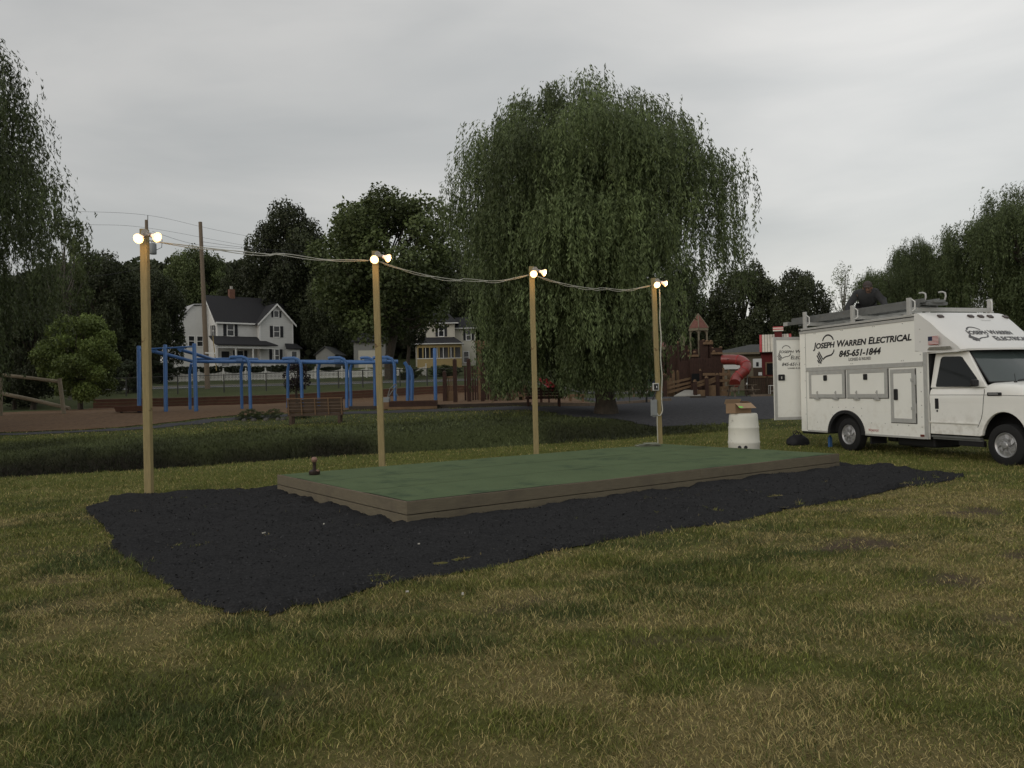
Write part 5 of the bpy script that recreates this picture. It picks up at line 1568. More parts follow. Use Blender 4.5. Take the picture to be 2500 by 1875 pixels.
# ------------------------------------------------------------------ white picket fence with scalloped tops
pk = [(at(330, 900, 88).x, 88.0), (at(434, 900, 88).x, 88), (at(485, 900, 88.3).x, 88.3), (at(545, 900, 88.6).x, 88.6), (at(600, 900, 88.9).x, 88.9), (at(648, 900, 89.2).x, 89.2), (at(710, 900, 89.5).x, 89.5), (at(770, 900, 90).x, 90), (at(835, 900, 90.4).x, 90.4), (at(895, 900, 90.8).x, 90.8), (at(960, 900, 91).x, 91), (at(1040, 900, 91.4).x, 91.4)]
a = pk[0]; z0 = h1(*a)
pf = thing('picket_fence', 'white picket fence with dipping tops and ball topped posts before the white house', 'fence', (*a, z0))
for i, q in enumerate(pk):
    o_ = (q[0] - a[0], q[1] - a[1], h1(*q) - z0)
    MB().bb((o_[0] - .07, o_[1] - .07, o_[2] - .1), (o_[0] + .07, o_[1] + .07, o_[2] + 1.22)).lathe([(.09, 1.22), (.09, 1.25), (.03, 1.27), (.07, 1.32), (.085, 1.37), (.06, 1.43), (0, 1.45)], o_, 10).build('fence_post', FENCE_WHITE, pf)
    if i == len(pk) - 1: break
    B = pk[i + 1]; L_ = math.hypot(B[0] - q[0], B[1] - q[1]); n = int(L_ / .145); mb = MB()
    for k in range(1, n):
        u = k / n; x = q[0] + (B[0] - q[0]) * u; y = q[1] + (B[1] - q[1]) * u; z = h1(x, y) - z0
        hh = 1.18 - .28 * math.sin(math.pi * u) ** .8
        mb.add([(x - a[0] - .045, y - a[1] - .012, z + .08), (x - a[0] + .045, y - a[1] - .012, z + .08), (x - a[0] + .045, y - a[1] - .012, z + hh - .05), (x - a[0], y - a[1] - .012, z + hh), (x - a[0] - .045, y - a[1] - .012, z + hh - .05),
                (x - a[0] - .045, y - a[1] + .012, z + .08), (x - a[0] + .045, y - a[1] + .012, z + .08), (x - a[0] + .045, y - a[1] + .012, z + hh - .05), (x - a[0], y - a[1] + .012, z + hh), (x - a[0] - .045, y - a[1] + .012, z + hh - .05)],
               [(0, 1, 2, 3, 4), (9, 8, 7, 6, 5), (1, 6, 7, 2), (2, 7, 8, 3), (3, 8, 9, 4), (4, 9, 5, 0), (0, 5, 6, 1)])
    for zz in (.25, .72):
        mb.beam((q[0] - a[0], q[1] - a[1] + .03, h1(*q) - z0 + zz), (B[0] - a[0], B[1] - a[1] + .03, h1(*B) - z0 + zz), .03, .08)
    mb.build('picket_panel', FENCE_WHITE, pf)
# hedge behind it
xs_ = np.linspace(at(355, 900, 93).x, at(760, 900, 93).x, 60)
n = 9000; r = np.random.default_rng(5)
x = r.uniform(xs_[0], xs_[-1], n); y = 93 + r.normal(0, .35, n); z = H(x, y) + r.random(n) ** .7 * (1.25 + .35 * fbm(x * .8, y * .2, 3, 2))
P = np.column_stack([x, y, z]); A = unit(r.normal(size=(n, 3))) * .12; B = unit(np.cross(A, r.normal(size=(n, 3)))) * .09
V, Fq = quads(P, A, B)
o = npmesh('hedge', V, Fq, LEAF_HEDGE, attrs={'tint': np.repeat(r.uniform(.6, 1.3, n), 4)[:, None] * np.ones(3)})
tag(o, 'dark clipped hedge between the white picket fence and the white house', 'hedge')

# ------------------------------------------------------------------ utility poles and wires
pA = at(366, 948, 62); pa_ = (pA.x, 62)
zA = h1(*pa_); up = thing('utility_pole', 'grey utility pole with a transformer can, behind the nearest lit post', 'utility pole', (*pa_, zA))
tA = at(364, 537, 62).z - zA
MB().tube([(0, 0, -.2), (-.05, 0, tA * .5), (-.06, 0, tA)], [.19, .16, .12], 12).build('pole', WOOD_POLE, up, smooth=True)
MB().tube([(.04, 0, tA), (.05, 0, tA + .38)], .035, 7).build('top_pin', STEEL_GREY, up)
zt = at(382, 608, 62).z - zA
MB().lathe([(0, -.42), (.25, -.42), (.27, -.38), (.27, .36), (.24, .42), (.10, .46), (0, .47)], (.46, -.1, zt), 18).build('transformer', STEEL_GREY, up, smooth=True)
MB().tube([(.38, -.1, zt + .45), (.38, -.1, zt + .62)], .03, 7).tube([(.56, -.1, zt + .45), (.56, -.1, zt + .58)], .03, 7).build('bushing', CERAMIC, up)
MB().beam((-.05, 0, zt + .2), (.25, -.08, zt + .2), .06).beam((-.05, 0, zt - .2), (.25, -.08, zt - .2), .06).build('bracket', STEEL_GREY, up)
MB().tube([(.4, -.1, zt + .6), (.75, -.1, zt + .95), (1.2, -.1, zt + .7), (1.15, -.1, zt + .1), (.72, -.1, zt - .1)], .022, 6).build('jumper_wire', WIRE_DK, up, smooth=True)
pB = at(507, 948, 60); pb_ = (pB.x, 60); zB = h1(*pb_)
up2 = thing('utility_pole', 'bare leaning utility pole in front of the white house', 'utility pole', (*pb_, zB))
q = at(489, 542, 60)
MB().tube([(0, 0, -.2), ((q.x - pb_[0]) * .5, 0, (q.z - zB) * .5), (q.x - pb_[0], 0, q.z - zB)], [.20, .165, .135], 12).build('pole', WOOD_POLE, up2, smooth=True)
MB().box((-.42, -.12, at(492, 876, 60).z - zB), (.42, .04, .12), rot=Matrix.Rotation(R(-8), 3, 'Y')).build('sign_board', WHITE_TRIM, up2)
MB().tube([(.5, -.1, at(523, 820, 60).z - zB), (.75, -.15, at(530, 905, 60).z - zB)], .035, 6).build('guy_guard', HOUSE_YELLOW, up2)
MB().box((.30, -.2, at(530, 862, 60).z - zB), (.75, .05, .10), rot=Matrix.Rotation(R(4), 3, 'Y')).build('arm', WHITE_TRIM, up2)
topA = Vector((pa_[0] - .01, 62, zA + tA + .38))
wl = ['highest overhead wire, over the pole with the transformer', 'second overhead wire from the top, by the transformer pole', 'overhead wire running right from the transformer pole to the big maple', 'overhead wire from the leaning pole toward the maple trees', 'low dark wire crossing left of the nearest lit post']
for i, pts in enumerate([[at(-60, 505, 55), at(140, 515, 58), topA, at(560, 568, 68), at(900, 630, 84)],
                         [at(-60, 540, 55), at(200, 548, 59), at(357, 556, 62.2), at(600, 600, 70), at(900, 655, 84)],
                         [at(372, 565, 62), at(480, 597, 66), at(620, 610, 72), at(900, 640, 84)],
                         [at(492, 590, 60.2), at(620, 606, 66), at(820, 618, 78)],
                         [at(-50, 660, 58), at(130, 675, 60), at(250, 672, 61), at(345, 655, 62)]]):
    # smooth the run
    P = [Vector(p) for p in pts]; out = []
    for k in range(len(P) - 1):
        p0 = P[max(k - 1, 0)]; p1 = P[k]; p2 = P[k + 1]; p3 = P[min(k + 2, len(P) - 1)]
        for j in range(8):
            t = j / 8
            out.append(.5 * ((2 * p1) + (p2 - p0) * t + (2 * p0 - 5 * p1 + 4 * p2 - p3) * t * t + (3 * p1 - p0 - 3 * p2 + p3) * t ** 3))
    out.append(P[-1])
    tag(MB().tube(out, .010 if i < 2 else .013, 5).build('overhead_wire', WIRE_DK), wl[i], 'wire', 'overhead wires along the road')

# ------------------------------------------------------------------ houses
def window(parent, x0, x1, z0, z1, y, m=WHITE_TRIM, shut=None, mull=True, ax='x', fx=0):
    """window on a wall whose outside faces -y (ax x) or -x (ax y, at x = fx)"""
    P = (lambda u, d, z: (u, y - d, z)) if ax == 'x' else (lambda u, d, z: (fx - d, u, z))
    def bx_(mb, u0, u1, d0, d1, a, b): return mb.bb(P(u0, d0, a), P(u1, d1, b))
    w = .11; mb = MB()
    bx_(mb, x0, x1, .0, .06, z0 - w, z0); bx_(mb, x0, x1, 0, .06, z1, z1 + w); bx_(mb, x0 - w, x0, 0, .06, z0 - w, z1 + w); bx_(mb, x1, x1 + w, 0, .06, z0 - w, z1 + w)
    if mull: bx_(mb, x0, x1, .022, .05, (z0 + z1) / 2 - .04, (z0 + z1) / 2 + .04)
    f = mb.build('window', m, parent)
    bx_(MB(), x0, x1, .002, .02, z0, z1).build('pane', PANE, f)
    if shut:
        for a, b in ((x0 - w - shut - .03, x0 - w - .03), (x1 + w + .03, x1 + w + .03 + shut)):
            bx_(MB(), a, b, .001, .05, z0 - .05, z1 + .05).build('shutter', SHUTTER, parent)


def gable_roof(mb, x0, x1, y0, y1, ze, zr, axis='x', oh=.35, th=.16):
    if axis == 'x':
        ym = (y0 + y1) / 2; s = (zr - ze) / (ym - y0)
        for a, sg in ((y0, -1), (y1, 1)):
            P = [(x0 - oh, a + sg * oh, ze - s * oh), (x1 + oh, a + sg * oh, ze - s * oh), (x1 + oh, ym, zr), (x0 - oh, ym, zr)]
            mb.prism(P, (0, 0, th))
    else:
        xm = (x0 + x1) / 2; s = (zr - ze) / (xm - x0)
        for a, sg in ((x0, -1), (x1, 1)):
            P = [(a + sg * oh, y0 - oh, ze - s * oh), (a + sg * oh, y1 + oh, ze - s * oh), (xm, y1 + oh, zr), (xm, y0 - oh, zr)]
            mb.prism(P, (0, 0, th))


hx = at(532, 900, 105).x
hb = h1(hx, 105) - .1
h1s = thing('white_house', 'white two storey house with dark roofs, black shutters and a front porch', 'house', (hx, 105, hb), R(38))
W1, W2, DP, EV = 5.35, 4.7, 8.4, 6.75
w_ = MB()
w_.bb((0, 0, -1.5), (W1, DP, EV))
w_.prism([(0, 0, EV), (0, DP, EV), (0, DP / 2, EV + 3.75)], (.2, 0, 0))
w_.build('main_wall', HOUSE_WHITE, h1s)
w_ = MB().bb((W1 + .01, -1.1, -1.5), (W1 + W2, 6, EV)); w_.prism([(W1 + .01, -1.1, EV), (W1 + W2, -1.1, EV), (W1 + W2 / 2, -1.1, EV + 2.5)], (0, .2, 0)); w_.build('wing_wall', HOUSE_WHITE, h1s)
mb = MB(); gable_roof(mb, 0, W1 + W2, 0, DP, EV, EV + 3.75); rf = mb.build('main_roof', ROOF_DARK, h1s)
MB().bb((3.0, DP / 2 - .35, EV + 3.0), (3.75, DP / 2 + .35, EV + 4.9)).build('chimney', BRICK_RED, rf); MB().bb((3.2, DP / 2 - .15, EV + 4.9), (3.5, DP / 2 + .15, EV + 5.35)).build('chimney_pot', CONCRETE, rf)
mb = MB(); gable_roof(mb, W1 + .01, W1 + W2, -1.1, 5, EV, EV + 2.5, 'y', oh=.4); mb.build('wing_roof', ROOF_DARK, h1s)
xm = W1 + W2 / 2
mb = MB()
for sg in (-1, 1):
    s_ = 2.5 / (W2 / 2)
    mb.prism([(xm, -1.52, EV + 2.62), (xm + sg * (W2 / 2 + .4), -1.52, EV - .4 * s_ + .12), (xm + sg * (W2 / 2 + .4), -1.52, EV - .4 * s_ - .16), (xm, -1.52, EV + 2.32)], (0, .08, 0))
mb.bb((-.3, -.42, EV - .36), (W1, -.34, EV - .16))
for y0, y1, z0, z1 in ((-.4, DP / 2, EV - .5, EV + 3.75), (DP + .4, DP / 2, EV - .5, EV + 3.75)):
    mb.prism([(-.38, y0, z0), (-.38, y1, z1), (-.38, y1, z1 - .3), (-.38, y0, z0 - .3)], (.06, 0, 0))
mb.bb((W1 - .1, -1.14, -.5), (W1 + .12, -1.1, EV)).bb((W1 + W2 - .12, -1.14, -.5), (W1 + W2 + .04, -1.1, EV)).bb((-.04, -.04, -.5), (.12, 0, EV))
mb.build('trim', WHITE_TRIM, h1s)
window(h1s, 1.35, 2.15, 4.85, 6.35, 0, shut=.42)
window(h1s, xm - .38, xm + .38, 4.75, 6.2, -1.1, shut=.42)
window(h1s, xm - .3, xm + .3, EV + .75, EV + 1.55, -1.1, shut=.25, mull=False)
window(h1s, xm - .55, xm + .25, 1.35, 3.0, -1.1, shut=.4)
window(h1s, 1.3, 2.1, 4.8, 6.3, 0, shut=.45, ax='y', fx=0); window(h1s, 5.2, 6.0, 4.8, 6.3, 0, shut=.45, ax='y', fx=0); window(h1s, 3.8, 4.5, EV + 1.3, EV + 2.2, 0, ax='y', fx=0, mull=False)
# porch
px0, px1, pd = -1.1, W1 + 1.9, 2.4
mb = MB(); mb.prism([(px0, -pd - .3, 3.35), (W1 + .0, -pd - .3, 3.35), (W1, 0, 4.6), (px0, 0, 4.6)], (0, 0, .16)); mb.prism([(W1 + .02, -pd - .3, 3.35), (px1, -pd - .3, 3.35), (px1 - 1.1, -1.12, 4.0), (W1 + .02, -1.12, 4.0)], (0, 0, .16)); mb.build('porch_roof', ROOF_DARK, h1s)
mb = MB().bb((px0, -pd - .1, 3.0), (px1 - .2, -pd, 3.3)).bb((px0, -pd - .1, .35), (px1 - .2, -1.12, .62))
for x in (px0 + .15, 1.6, 3.9, px1 - .4): mb.bb((x - .08, -pd - .05, .62), (x + .08, -pd + .1, 3.0))
mb.build('porch_frame', WHITE_TRIM, h1s)
mb = MB().bb((px0, -pd - .02, 1.45), (px1 - .3, -pd + .05, 1.53))
for x in np.arange(px0 + .2, px1 - .4, .16): mb.bb((x - .025, -pd - .01, .62), (x + .025, -pd + .03, 1.45))
mb.build('porch_railing', WHITE_TRIM, h1s)
MB().bb((.5, -.06, .65), (1.5, -.002, 2.7)).build('front_door', SHUTTER, h1s)
window(h1s, 2.6, 3.4, 1.3, 2.8, 0, shut=.4)
# bay on the right, rear wing on the left
MB().bb((W1 + W2 - 1.2, -2.0, -.5), (W1 + W2 + .6, -1.12, 3.0)).build('bay', HOUSE_WHITE, h1s); MB().prism([(W1 + W2 - 1.5, -2.3, 3.05), (W1 + W2 + .9, -2.3, 3.05), (W1 + W2 + .5, -1.12, 3.75), (W1 + W2 - 1.2, -1.12, 3.75)], (0, 0, .12)).build('bay_roof', ROOF_DARK, h1s)
window(h1s, W1 + W2 - .6, W1 + W2 + .1, 1.2, 2.7, -2.0, mull=True)
w_ = MB().bb((-5.2, DP * .45, -1), (-.01, DP * .95, 5.6)); w_.prism([(-5.2, DP * .45, 5.6), (-.01, DP * .45, 5.6), (-.01, DP * .45, 9.2), (-2.0, DP * .45, 9.0)], (0, .2, 0)); w_.build('rear_wing', HOUSE_WHITE, h1s)
MB().prism([(-5.7, DP * .42, 5.35), (-1.9, DP * .42, 9.15), (-.02, DP * .42, 9.3), (-.02, DP, 9.3), (-1.9, DP, 9.15), (-5.7, DP, 5.35)], (0, 0, .14)).build('rear_wing_roof', ROOF_PALE, h1s)
window(h1s, -2.6, -1.9, 3.6, 4.9, DP * .45); window(h1s, -1.5, -.8, 3.6, 4.9, DP * .45)
mb = MB()
for z in np.arange(.3, EV - .1, .24):
    mb.bb((W1 + .13, -1.112, z), (W1 + W2 - .13, -1.101, z + .02)); mb.bb((.13, -.012, z), (W1 - .12, -.001, z + .02))
mb.build('clapboard_lines', WHITE_TRIM, h1s)

x2 = at(1078, 900, 105).x; b2 = h1(x2, 105) - .1
h2 = thing('yellow_porch_house', 'cream house with a dark hip roof and a yellow enclosed porch', 'house', (x2, 105, b2), .04)
MB().bb((-3.4, 0, -1), (1.85, 7, 5.85)).build('main_wall', HOUSE_CREAM, h2); MB().bb((1.86, 1.2, -1), (4.6, 6.5, 5.25)).build('wing_wall', HOUSE_CREAM, h2)
MB().add([(-3.9, -.5, 5.8), (2.35, -.5, 5.8), (2.35, 7.5, 5.8), (-3.9, 7.5, 5.8), (-1.6, 3.2, 8.3), (.1, 3.2, 8.3)], [(0, 1, 5, 4), (1, 2, 5), (2, 3, 4, 5), (3, 0, 4), (3, 2, 1, 0)]).build('roof', ROOF_DARK, h2)
MB().add([(1.8, .7, 5.2), (5.0, .7, 5.2), (5.0, 7, 5.2), (1.8, 7, 5.2), (1.8, 3.8, 6.9), (3.6, 3.8, 6.9)], [(0, 1, 5, 4), (1, 2, 5), (2, 3, 4, 5), (3, 0, 4), (3, 2, 1, 0)]).build('wing_roof', ROOF_DARK, h2)
MB().bb((-3.92, -.54, 5.72), (2.38, -.5, 5.84)).bb((1.8, .66, 5.1), (5.0, .7, 5.22)).build('gutter', WHITE_TRIM, h2)
window(h2, -.25, .35, 4.1, 5.5, 0, shut=.32); window(h2, 3.4, 3.95, 3.6, 4.9, 1.2, shut=.3); window(h2, 3.0, 3.6, .6, 2.0, 1.2)
MB().add([(-3.9, -2.7, 2.95), (3.05, -2.7, 2.95), (3.05, 0, 2.95), (-3.9, 0, 2.95), (-2.6, -.01, 3.95), (1.75, -.01, 3.95)], [(0, 1, 5, 4), (1, 2, 5), (2, 3, 4, 5), (3, 0, 4), (3, 2, 1, 0)]).build('porch_roof', ROOF_DARK, h2)
MB().bb((-3.95, -2.76, 2.88), (3.1, -2.7, 2.99)).build('porch_gutter', WHITE_TRIM, h2)
mb = MB().bb((-3.0, -2.4, -.3), (2.75, -2.3, 1.0)).bb((2.65, -2.3, -.3), (2.75, -.01, 1.0)).bb((-3.0, -2.4, 2.45), (2.75, -2.3, 2.88)).bb((2.65, -2.299, 2.45), (2.75, -.01, 2.88))
for x in (-3.0, -2.35, -1.45, -.25, 1.0, 1.75, 2.62): mb.bb((x, -2.42, 1.0), (x + .16, -2.28, 2.45))
mb.build('porch_panel', HOUSE_YELLOW, h2)
mb = MB()
for x in (-1.95, -.85, -.45, .35, 1.35): mb.bb((x, -2.41, 1.0), (x + .07, -2.30, 2.45))
mb.bb((-3.02, -2.44, 1.0), (2.77, -2.4, 1.08)).build('porch_mullions', WHITE_TRIM, h2)
MB().bb((-2.9, -2.25, 1.0), (2.6, -2.2, 2.45)).build('porch_window', PANE, h2)
MB().bb((-3.3, -2.3, -1), (2.6, -.1, -.31)).build('foundation', BLACK, h2)

x3 = at(795, 900, 108).x
sh = thing('shed', 'small white gabled shed behind the picket fence', 'shed', (x3, 108, h1(x3, 108)), -.2)
w_ = MB().bb((-1.4, 0, -.3), (1.4, 3.2, 1.9)); w_.prism([(-1.4, 0, 1.9), (1.4, 0, 1.9), (0, 0, 2.9)], (0, 3.2, 0)); w_.build('wall', GREY_WALL, sh)
mb = MB(); gable_roof(mb, -1.4, 1.4, 0, 3.2, 1.9, 2.9, 'y', oh=.25, th=.1); mb.build('roof', ROOF_GREY, sh)
x4 = at(905, 900, 106).x
gr = thing('garage', 'pale garage with a dark roof behind the second lit post', 'garage', (x4, 106, h1(x4, 106)), .1)
MB().bb((-2.2, 0, -.4), (2.0, 5, 3.4)).bb((.9, .8, 3.4), (2.6, 5, 5.4)).build('wall', GREY_WALL, gr)
MB().prism([(-2.5, -.4, 3.4), (2.3, -.4, 3.4), (1.6, 2.0, 4.6), (-1.2, 2.0, 4.6)], (0, 0, .15)).build('roof', ROOF_DARK, gr)
MB().bb((-1.6, -.03, 0), (1.2, -.002, 2.3)).build('garage_door', HOUSE_CREAM, gr)

# ------------------------------------------------------------------ castle playground, right of the huge willow
YC = 58.0
cx = at(1720, 960, YC).x; cz = h1(cx, YC)
cs_ = thing('castle_playground', 'red brown wooden castle playground with a tiled tower', 'playground', (cx, YC, cz))


def cp(X, Y, dy=0.0):       # picture square of the castle close-up -> local point, dy metres behind its front
    q = at(1580 + X * .14467, 780 + Y * .14467, YC + dy); return Vector((q.x - cx, dy, q.z - cz))


def slab(mb, X0, Y0, X1, Y1, d0, d1, ground=False):
    a = cp(X0, Y0, d0); b = cp(X1, Y1, d0)
    z1 = min(a.z, b.z) if not ground else -.1
    mb.bb((a.x, d0, max(a.z, b.z)), (b.x, d1, z1)); return mb


def palisade(X0, Y0, X1, d0, name='palisade', m=WOOD_RED, w=.11, ground=True, Y1=0):
    a = cp(X0, Y0, d0); b = cp(X1, Y0, d0); mb = MB(); n = int((b.x - a.x) / w)
    z1 = -.1 if ground else cp(X0, Y1, d0).z
    for k in range(n):
        x = a.x + (b.x - a.x) * (k + .5) / n; h = a.z + random.uniform(-.02, .02)
        mb.add([(x - w * .44, d0, z1), (x + w * .44, d0, z1), (x + w * .44, d0, h - .07), (x, d0, h), (x - w * .44, d0, h - .07), (x - w * .44, d0 + .04, z1), (x + w * .44, d0 + .04, z1), (x + w * .44, d0 + .04, h - .07), (x, d0 + .04, h), (x - w * .44, d0 + .04, h - .07)],
               [(0, 1, 2, 3, 4), (9, 8, 7, 6, 5), (1, 6, 7, 2), (2, 7, 8, 3), (3, 8, 9, 4), (4, 9, 5, 0), (0, 5, 6, 1)])
    return mb.build(name, m, cs_)


def cpost(X, Y, d, w=.16, m=WOOD_RED, cap=True):
    a = cp(X, Y, d); p = MB().bb((a.x - w / 2, d - w / 2, -.1), (a.x + w / 2, d + w / 2, a.z)).build('post', m, cs_)
    if cap: MB().lathe([(w * .62, 0), (w * .62, .03), (w * .4, .07), (w * .5, .11), (0, .17)], (a.x, d, a.z + .001), 8).build('post_cap', WOOD_TAN, p)


palisade(320, 435, 700, 2.6, ground=True); palisade(535, 690, 730, .6); palisade(725, 645, 935, .3); palisade(690, 600, 870, 1.4); palisade(930, 640, 1275, .35)
for X, Y in ((520, 400), (700, 540), (800, 545), (895, 870)): cpost(X, Y, .2 if Y > 600 else 2.4)
mb = MB(); slab(mb, 890, 350, 1035, 650, 1.2, 2.0, True); slab(mb, 1040, 400, 1110, 650, 1.3, 2.0, True); mb.build('turret', WOOD_RED, cs_)
mb = MB(); slab(mb, 1090, 480, 1272, 660, .5, 1.9, True); mb.build('turret', WOOD_RED, cs_)
mb = MB(); 
for q in ((950, 378, 1112, 418, 1.0, 1.19), (1085, 555, 1275, 585, .3, .49), (690, 595, 870, 628, 1.2, 1.39)): slab(MB(), *q).build('corbel', WOOD_TAN, cs_)
for X, Y, d in ((945, 345, 1.4), (1010, 352, 1.1), (1075, 355, 1.1), (1125, 530, .4), (1240, 462, .8), (800, 540, 1.3), (1105, 478, .9)):
    a = cp(X, Y, d); MB().lathe([(.12, -.1), (.13, -.03), (.10, .0), (.06, .03), (0, .04)], a, 9).build('finial', WOOD_TAN, cs_)
# tower with hexagonal tiled roof
tc_ = cp(868, 300, 2.2); rr_ = .72
def hexp(r_, z, n=6, c=tc_, ph=.3): return [Vector((c.x + r_ * math.cos(ph + k * 2 * math.pi / n), c.y + r_ * math.sin(ph + k * 2 * math.pi / n), z)) for k in range(n)]
ze_ = cp(868, 152, 2.2).z; za_ = cp(868, -100, 2.2).z; zb_ = cp(868, 530, 2.2).z
a = hexp(.86, ze_); b = hexp(.52, ze_ + (za_ - ze_) * .42); top_ = Vector((tc_.x, tc_.y, za_))
MB().add(a + b + [top_], [(k, (k + 1) % 6, 6 + (k + 1) % 6, 6 + k) for k in range(6)] + [(6 + k, 6 + (k + 1) % 6, 12) for k in range(6)] + [tuple(range(6))[::-1]]).build('tower_roof', SHINGLE_PINK, cs_)
mb = MB()
for k in range(6): mb.tube([a[k], b[k], top_], .035, 5)
mb.build('roof_ridge', GREY_PLANK, cs_)
mb = MB(); e1 = hexp(.82, ze_ - .01); e0 = hexp(.80, ze_ - .2)
for k in range(6):
    mb.beam(e0[k].lerp(e1[k], .5), e0[(k + 1) % 6].lerp(e1[(k + 1) % 6], .5), .06, .19)
mb.build('tower_eave', GREY_PLANK, cs_)
for q in hexp(.70, 0): MB().bb((q.x - .055, q.y - .055, .0), (q.x + .055, q.y + .055, ze_ - .2)).build('tower_post', GREY_PLANK, cs_)
mb = MB()
hz = hexp(.70, ze_ - .42); 
for k in range(6):
    mb.beam(hz[k], hz[k].lerp(hz[(k + 1) % 6], .3) + Vector((0, 0, .2)), .05); mb.beam(hz[(k + 1) % 6], hz[(k + 1) % 6].lerp(hz[k], .3) + Vector((0, 0, .2)), .05)
mb.build('tower_arch', GREY_PLANK, cs_)
MB().lathe([(.64, -.1), (.64, zb_ + .1)], (tc_.x, tc_.y, 0), 6).build('tower_base', WOOD_RED, cs_)
# small roof peeping over, and the gazebo at the left
q = cp(600, 300, 5); MB().prism([(q.x - .22, 5, q.z - .12), (q.x + .22, 5, q.z - .12), (q.x, 5, q.z + .2)], (0, .5, 0)).bb((q.x - .15, 5, 0), (q.x + .15, 5.4, q.z - .13)).build('small_gable', GREY_PLANK, cs_)
gc = cp(120, 500, 4.0); a = hexp(1.25, gc.z + .12, 6, gc, .0); za2 = cp(30, 130, 4).z; top_ = Vector((gc.x - .35, gc.y, za2))
b = [p.lerp(top_, .55) for p in a]; b = [p + Vector((0, 0, -.12)) for p in b]
MB().add(a + b + [top_], [(k, (k + 1) % 6, 6 + (k + 1) % 6, 6 + k) for k in range(6)] + [(6 + k, 6 + (k + 1) % 6, 12) for k in range(6)] + [tuple(range(6))[::-1]]).build('gazebo_roof', SHINGLE_PINK, cs_)
mb = MB()
for k in range(6): mb.beam(a[k] + Vector((0, 0, -.12)), a[(k + 1) % 6] + Vector((0, 0, -.12)), .1, .22)
mb.build('gazebo_eave', GREY_PLANK, cs_)
for p in hexp(1.05, 0, 6, gc, 0): MB().bb((p.x - .08, p.y - .08, -.1), (p.x + .08, p.y + .08, gc.z)).build('gazebo_post', WOOD_RED, cs_)
mb = MB()
for k in range(6):
    A, B = hexp(1.05, gc.z - .75, 6, gc, 0)[k], hexp(1.05, gc.z - .75, 6, gc, 0)[(k + 1) % 6]; pr = None
    for j in range(9):
        u = j / 8; p = A.lerp(B, u) + Vector((0, 0, .55 * math.sin(math.pi * u) ** .6))
        if pr is not None: mb.beam(pr, p, .05, .12)
        pr = p
mb.build('gazebo_arch', GREY_PLANK, cs_)
# ramps, cross rails, dark opening
for Xa, Ya, Xb, Yb, da, db in ((330, 1085, 750, 990, .0, .6), (330, 1160, 750, 1060, 0, .6), (330, 1240, 750, 1120, 0, .6), (835, 1075, 975, 1030, -1.0, -.8), (1020, 1040, 1160, 985, -.8, -.4), (1020, 1085, 1160, 1030, -.8, -.4), (835, 1125, 975, 1085, -1, -.8)):
    A, B = cp(Xa, Ya, da), cp(Xb, Yb, db); MB().beam(A, B, .05, .17).build('ramp_rail', WOOD_TAN, cs_)
A = cp(430, 1290, -.6); B = cp(770, 1180, .5); MB().prism([(A.x, -1.0, .02), (A.x + 1.9, -1.2, .02), (B.x + .35, .3, .42), (B.x - .6, .5, .42)], (0, 0, .06)).build('ramp_deck', CONCRETE, cs_)
for q in ((1020, 1110, 1160, 1200, -.75, -.7), (1210, 1130, 1410, 1200, -.35, -.3), (835, 1190, 980, 1260, -.95, -.9), (330, 990, 420, 1080, 1.0, 1.05)): slab(MB(), *q, True).build('panel', WOOD_TAN, cs_)
for X, Y, d, m in ((295, 940, -.1, WOOD_RED), (805, 1050, -1.0, WOOD_RED), (1000, 990, -.9, WOOD_RED), (1182, 940, -.4, WOOD_RED), (440, 890, 1.0, WOOD_TAN), (515, 890, 1.2, WOOD_TAN), (1375, 880, .3, WOOD_TAN)): cpost(X, Y, d, m=m, w=.24 if m is WOOD_RED else .18)
mb = MB(); slab(mb, 1215, 900, 1410, 945, -.42, -.36); slab(mb, 1215, 1010, 1410, 1050, -.42, -.36); slab(mb, 940, 905, 1150, 945, .05, .1); slab(mb, 1270, 815, 1310, 1150, -.36, -.30); mb.build('cross_rail', WOOD_TAN, cs_)
mb = MB(); slab(mb, 752, 915, 888, 1052, .15, .19); mb.build('tunnel_mouth', BLACK_VOID, cs_)  # flat black sheet, painted dark of the tunnel
mb = MB(); slab(mb, 10, 885, 250, 1105, .4, .45, True); mb.build('play_panel', GREEN_PANEL, cs_)
q = cp(75, 1030, .38); MB().lathe([(.17, 0), (.2, .02), (.25, .02), (.25, .0)], q, 20, Matrix.Rotation(R(90), 3, 'X')).build('porthole', NAVY_INK, cs_)
mb = MB(); slab(mb, 60, 1130, 270, 1210, .0, .06); mb.build('low_bench', WOOD_TAN, cs_)
mb = MB(); slab(mb, -240, 1155, 60, 1185, .3, .6); slab(mb, -240, 1190, -215, 1240, .4, .5, True); slab(mb, 20, 1190, 45, 1240, .4, .5, True); mb.build('low_bench', WOOD_TAN, cs_)
# red tube slide
S0 = cp(1262, 678, .6)
path = [(1262, 678, .6), (1400, 676, .3), (1500, 680, 0), (1590, 695, -.3), (1650, 740, -.7), (1672, 800, -1.0), (1645, 860, -1.2), (1590, 910, -1.2), (1530, 960, -1.2), (1495, 1010, -1.3), (1480, 1075, -1.6)]
P = [cp(*q) for q in path]; out = []
for k in range(len(P) - 1):
    p0, p1, p2, p3 = P[max(k - 1, 0)], P[k], P[k + 1], P[min(k + 2, len(P) - 1)]
    for j in range(5):
        t = j / 5; out.append(.5 * ((2 * p1) + (p2 - p0) * t + (2 * p0 - 5 * p1 + 4 * p2 - p3) * t * t + (3 * p1 - p0 - 3 * p2 + p3) * t ** 3))
out.append(P[-1]); rs = .37
sl = MB().tube(out, rs, 20).build('tube_slide', RED_PLASTIC, cs_, smooth=True); sl['label'] = 'faded red spiral tube slide'
mb = MB()
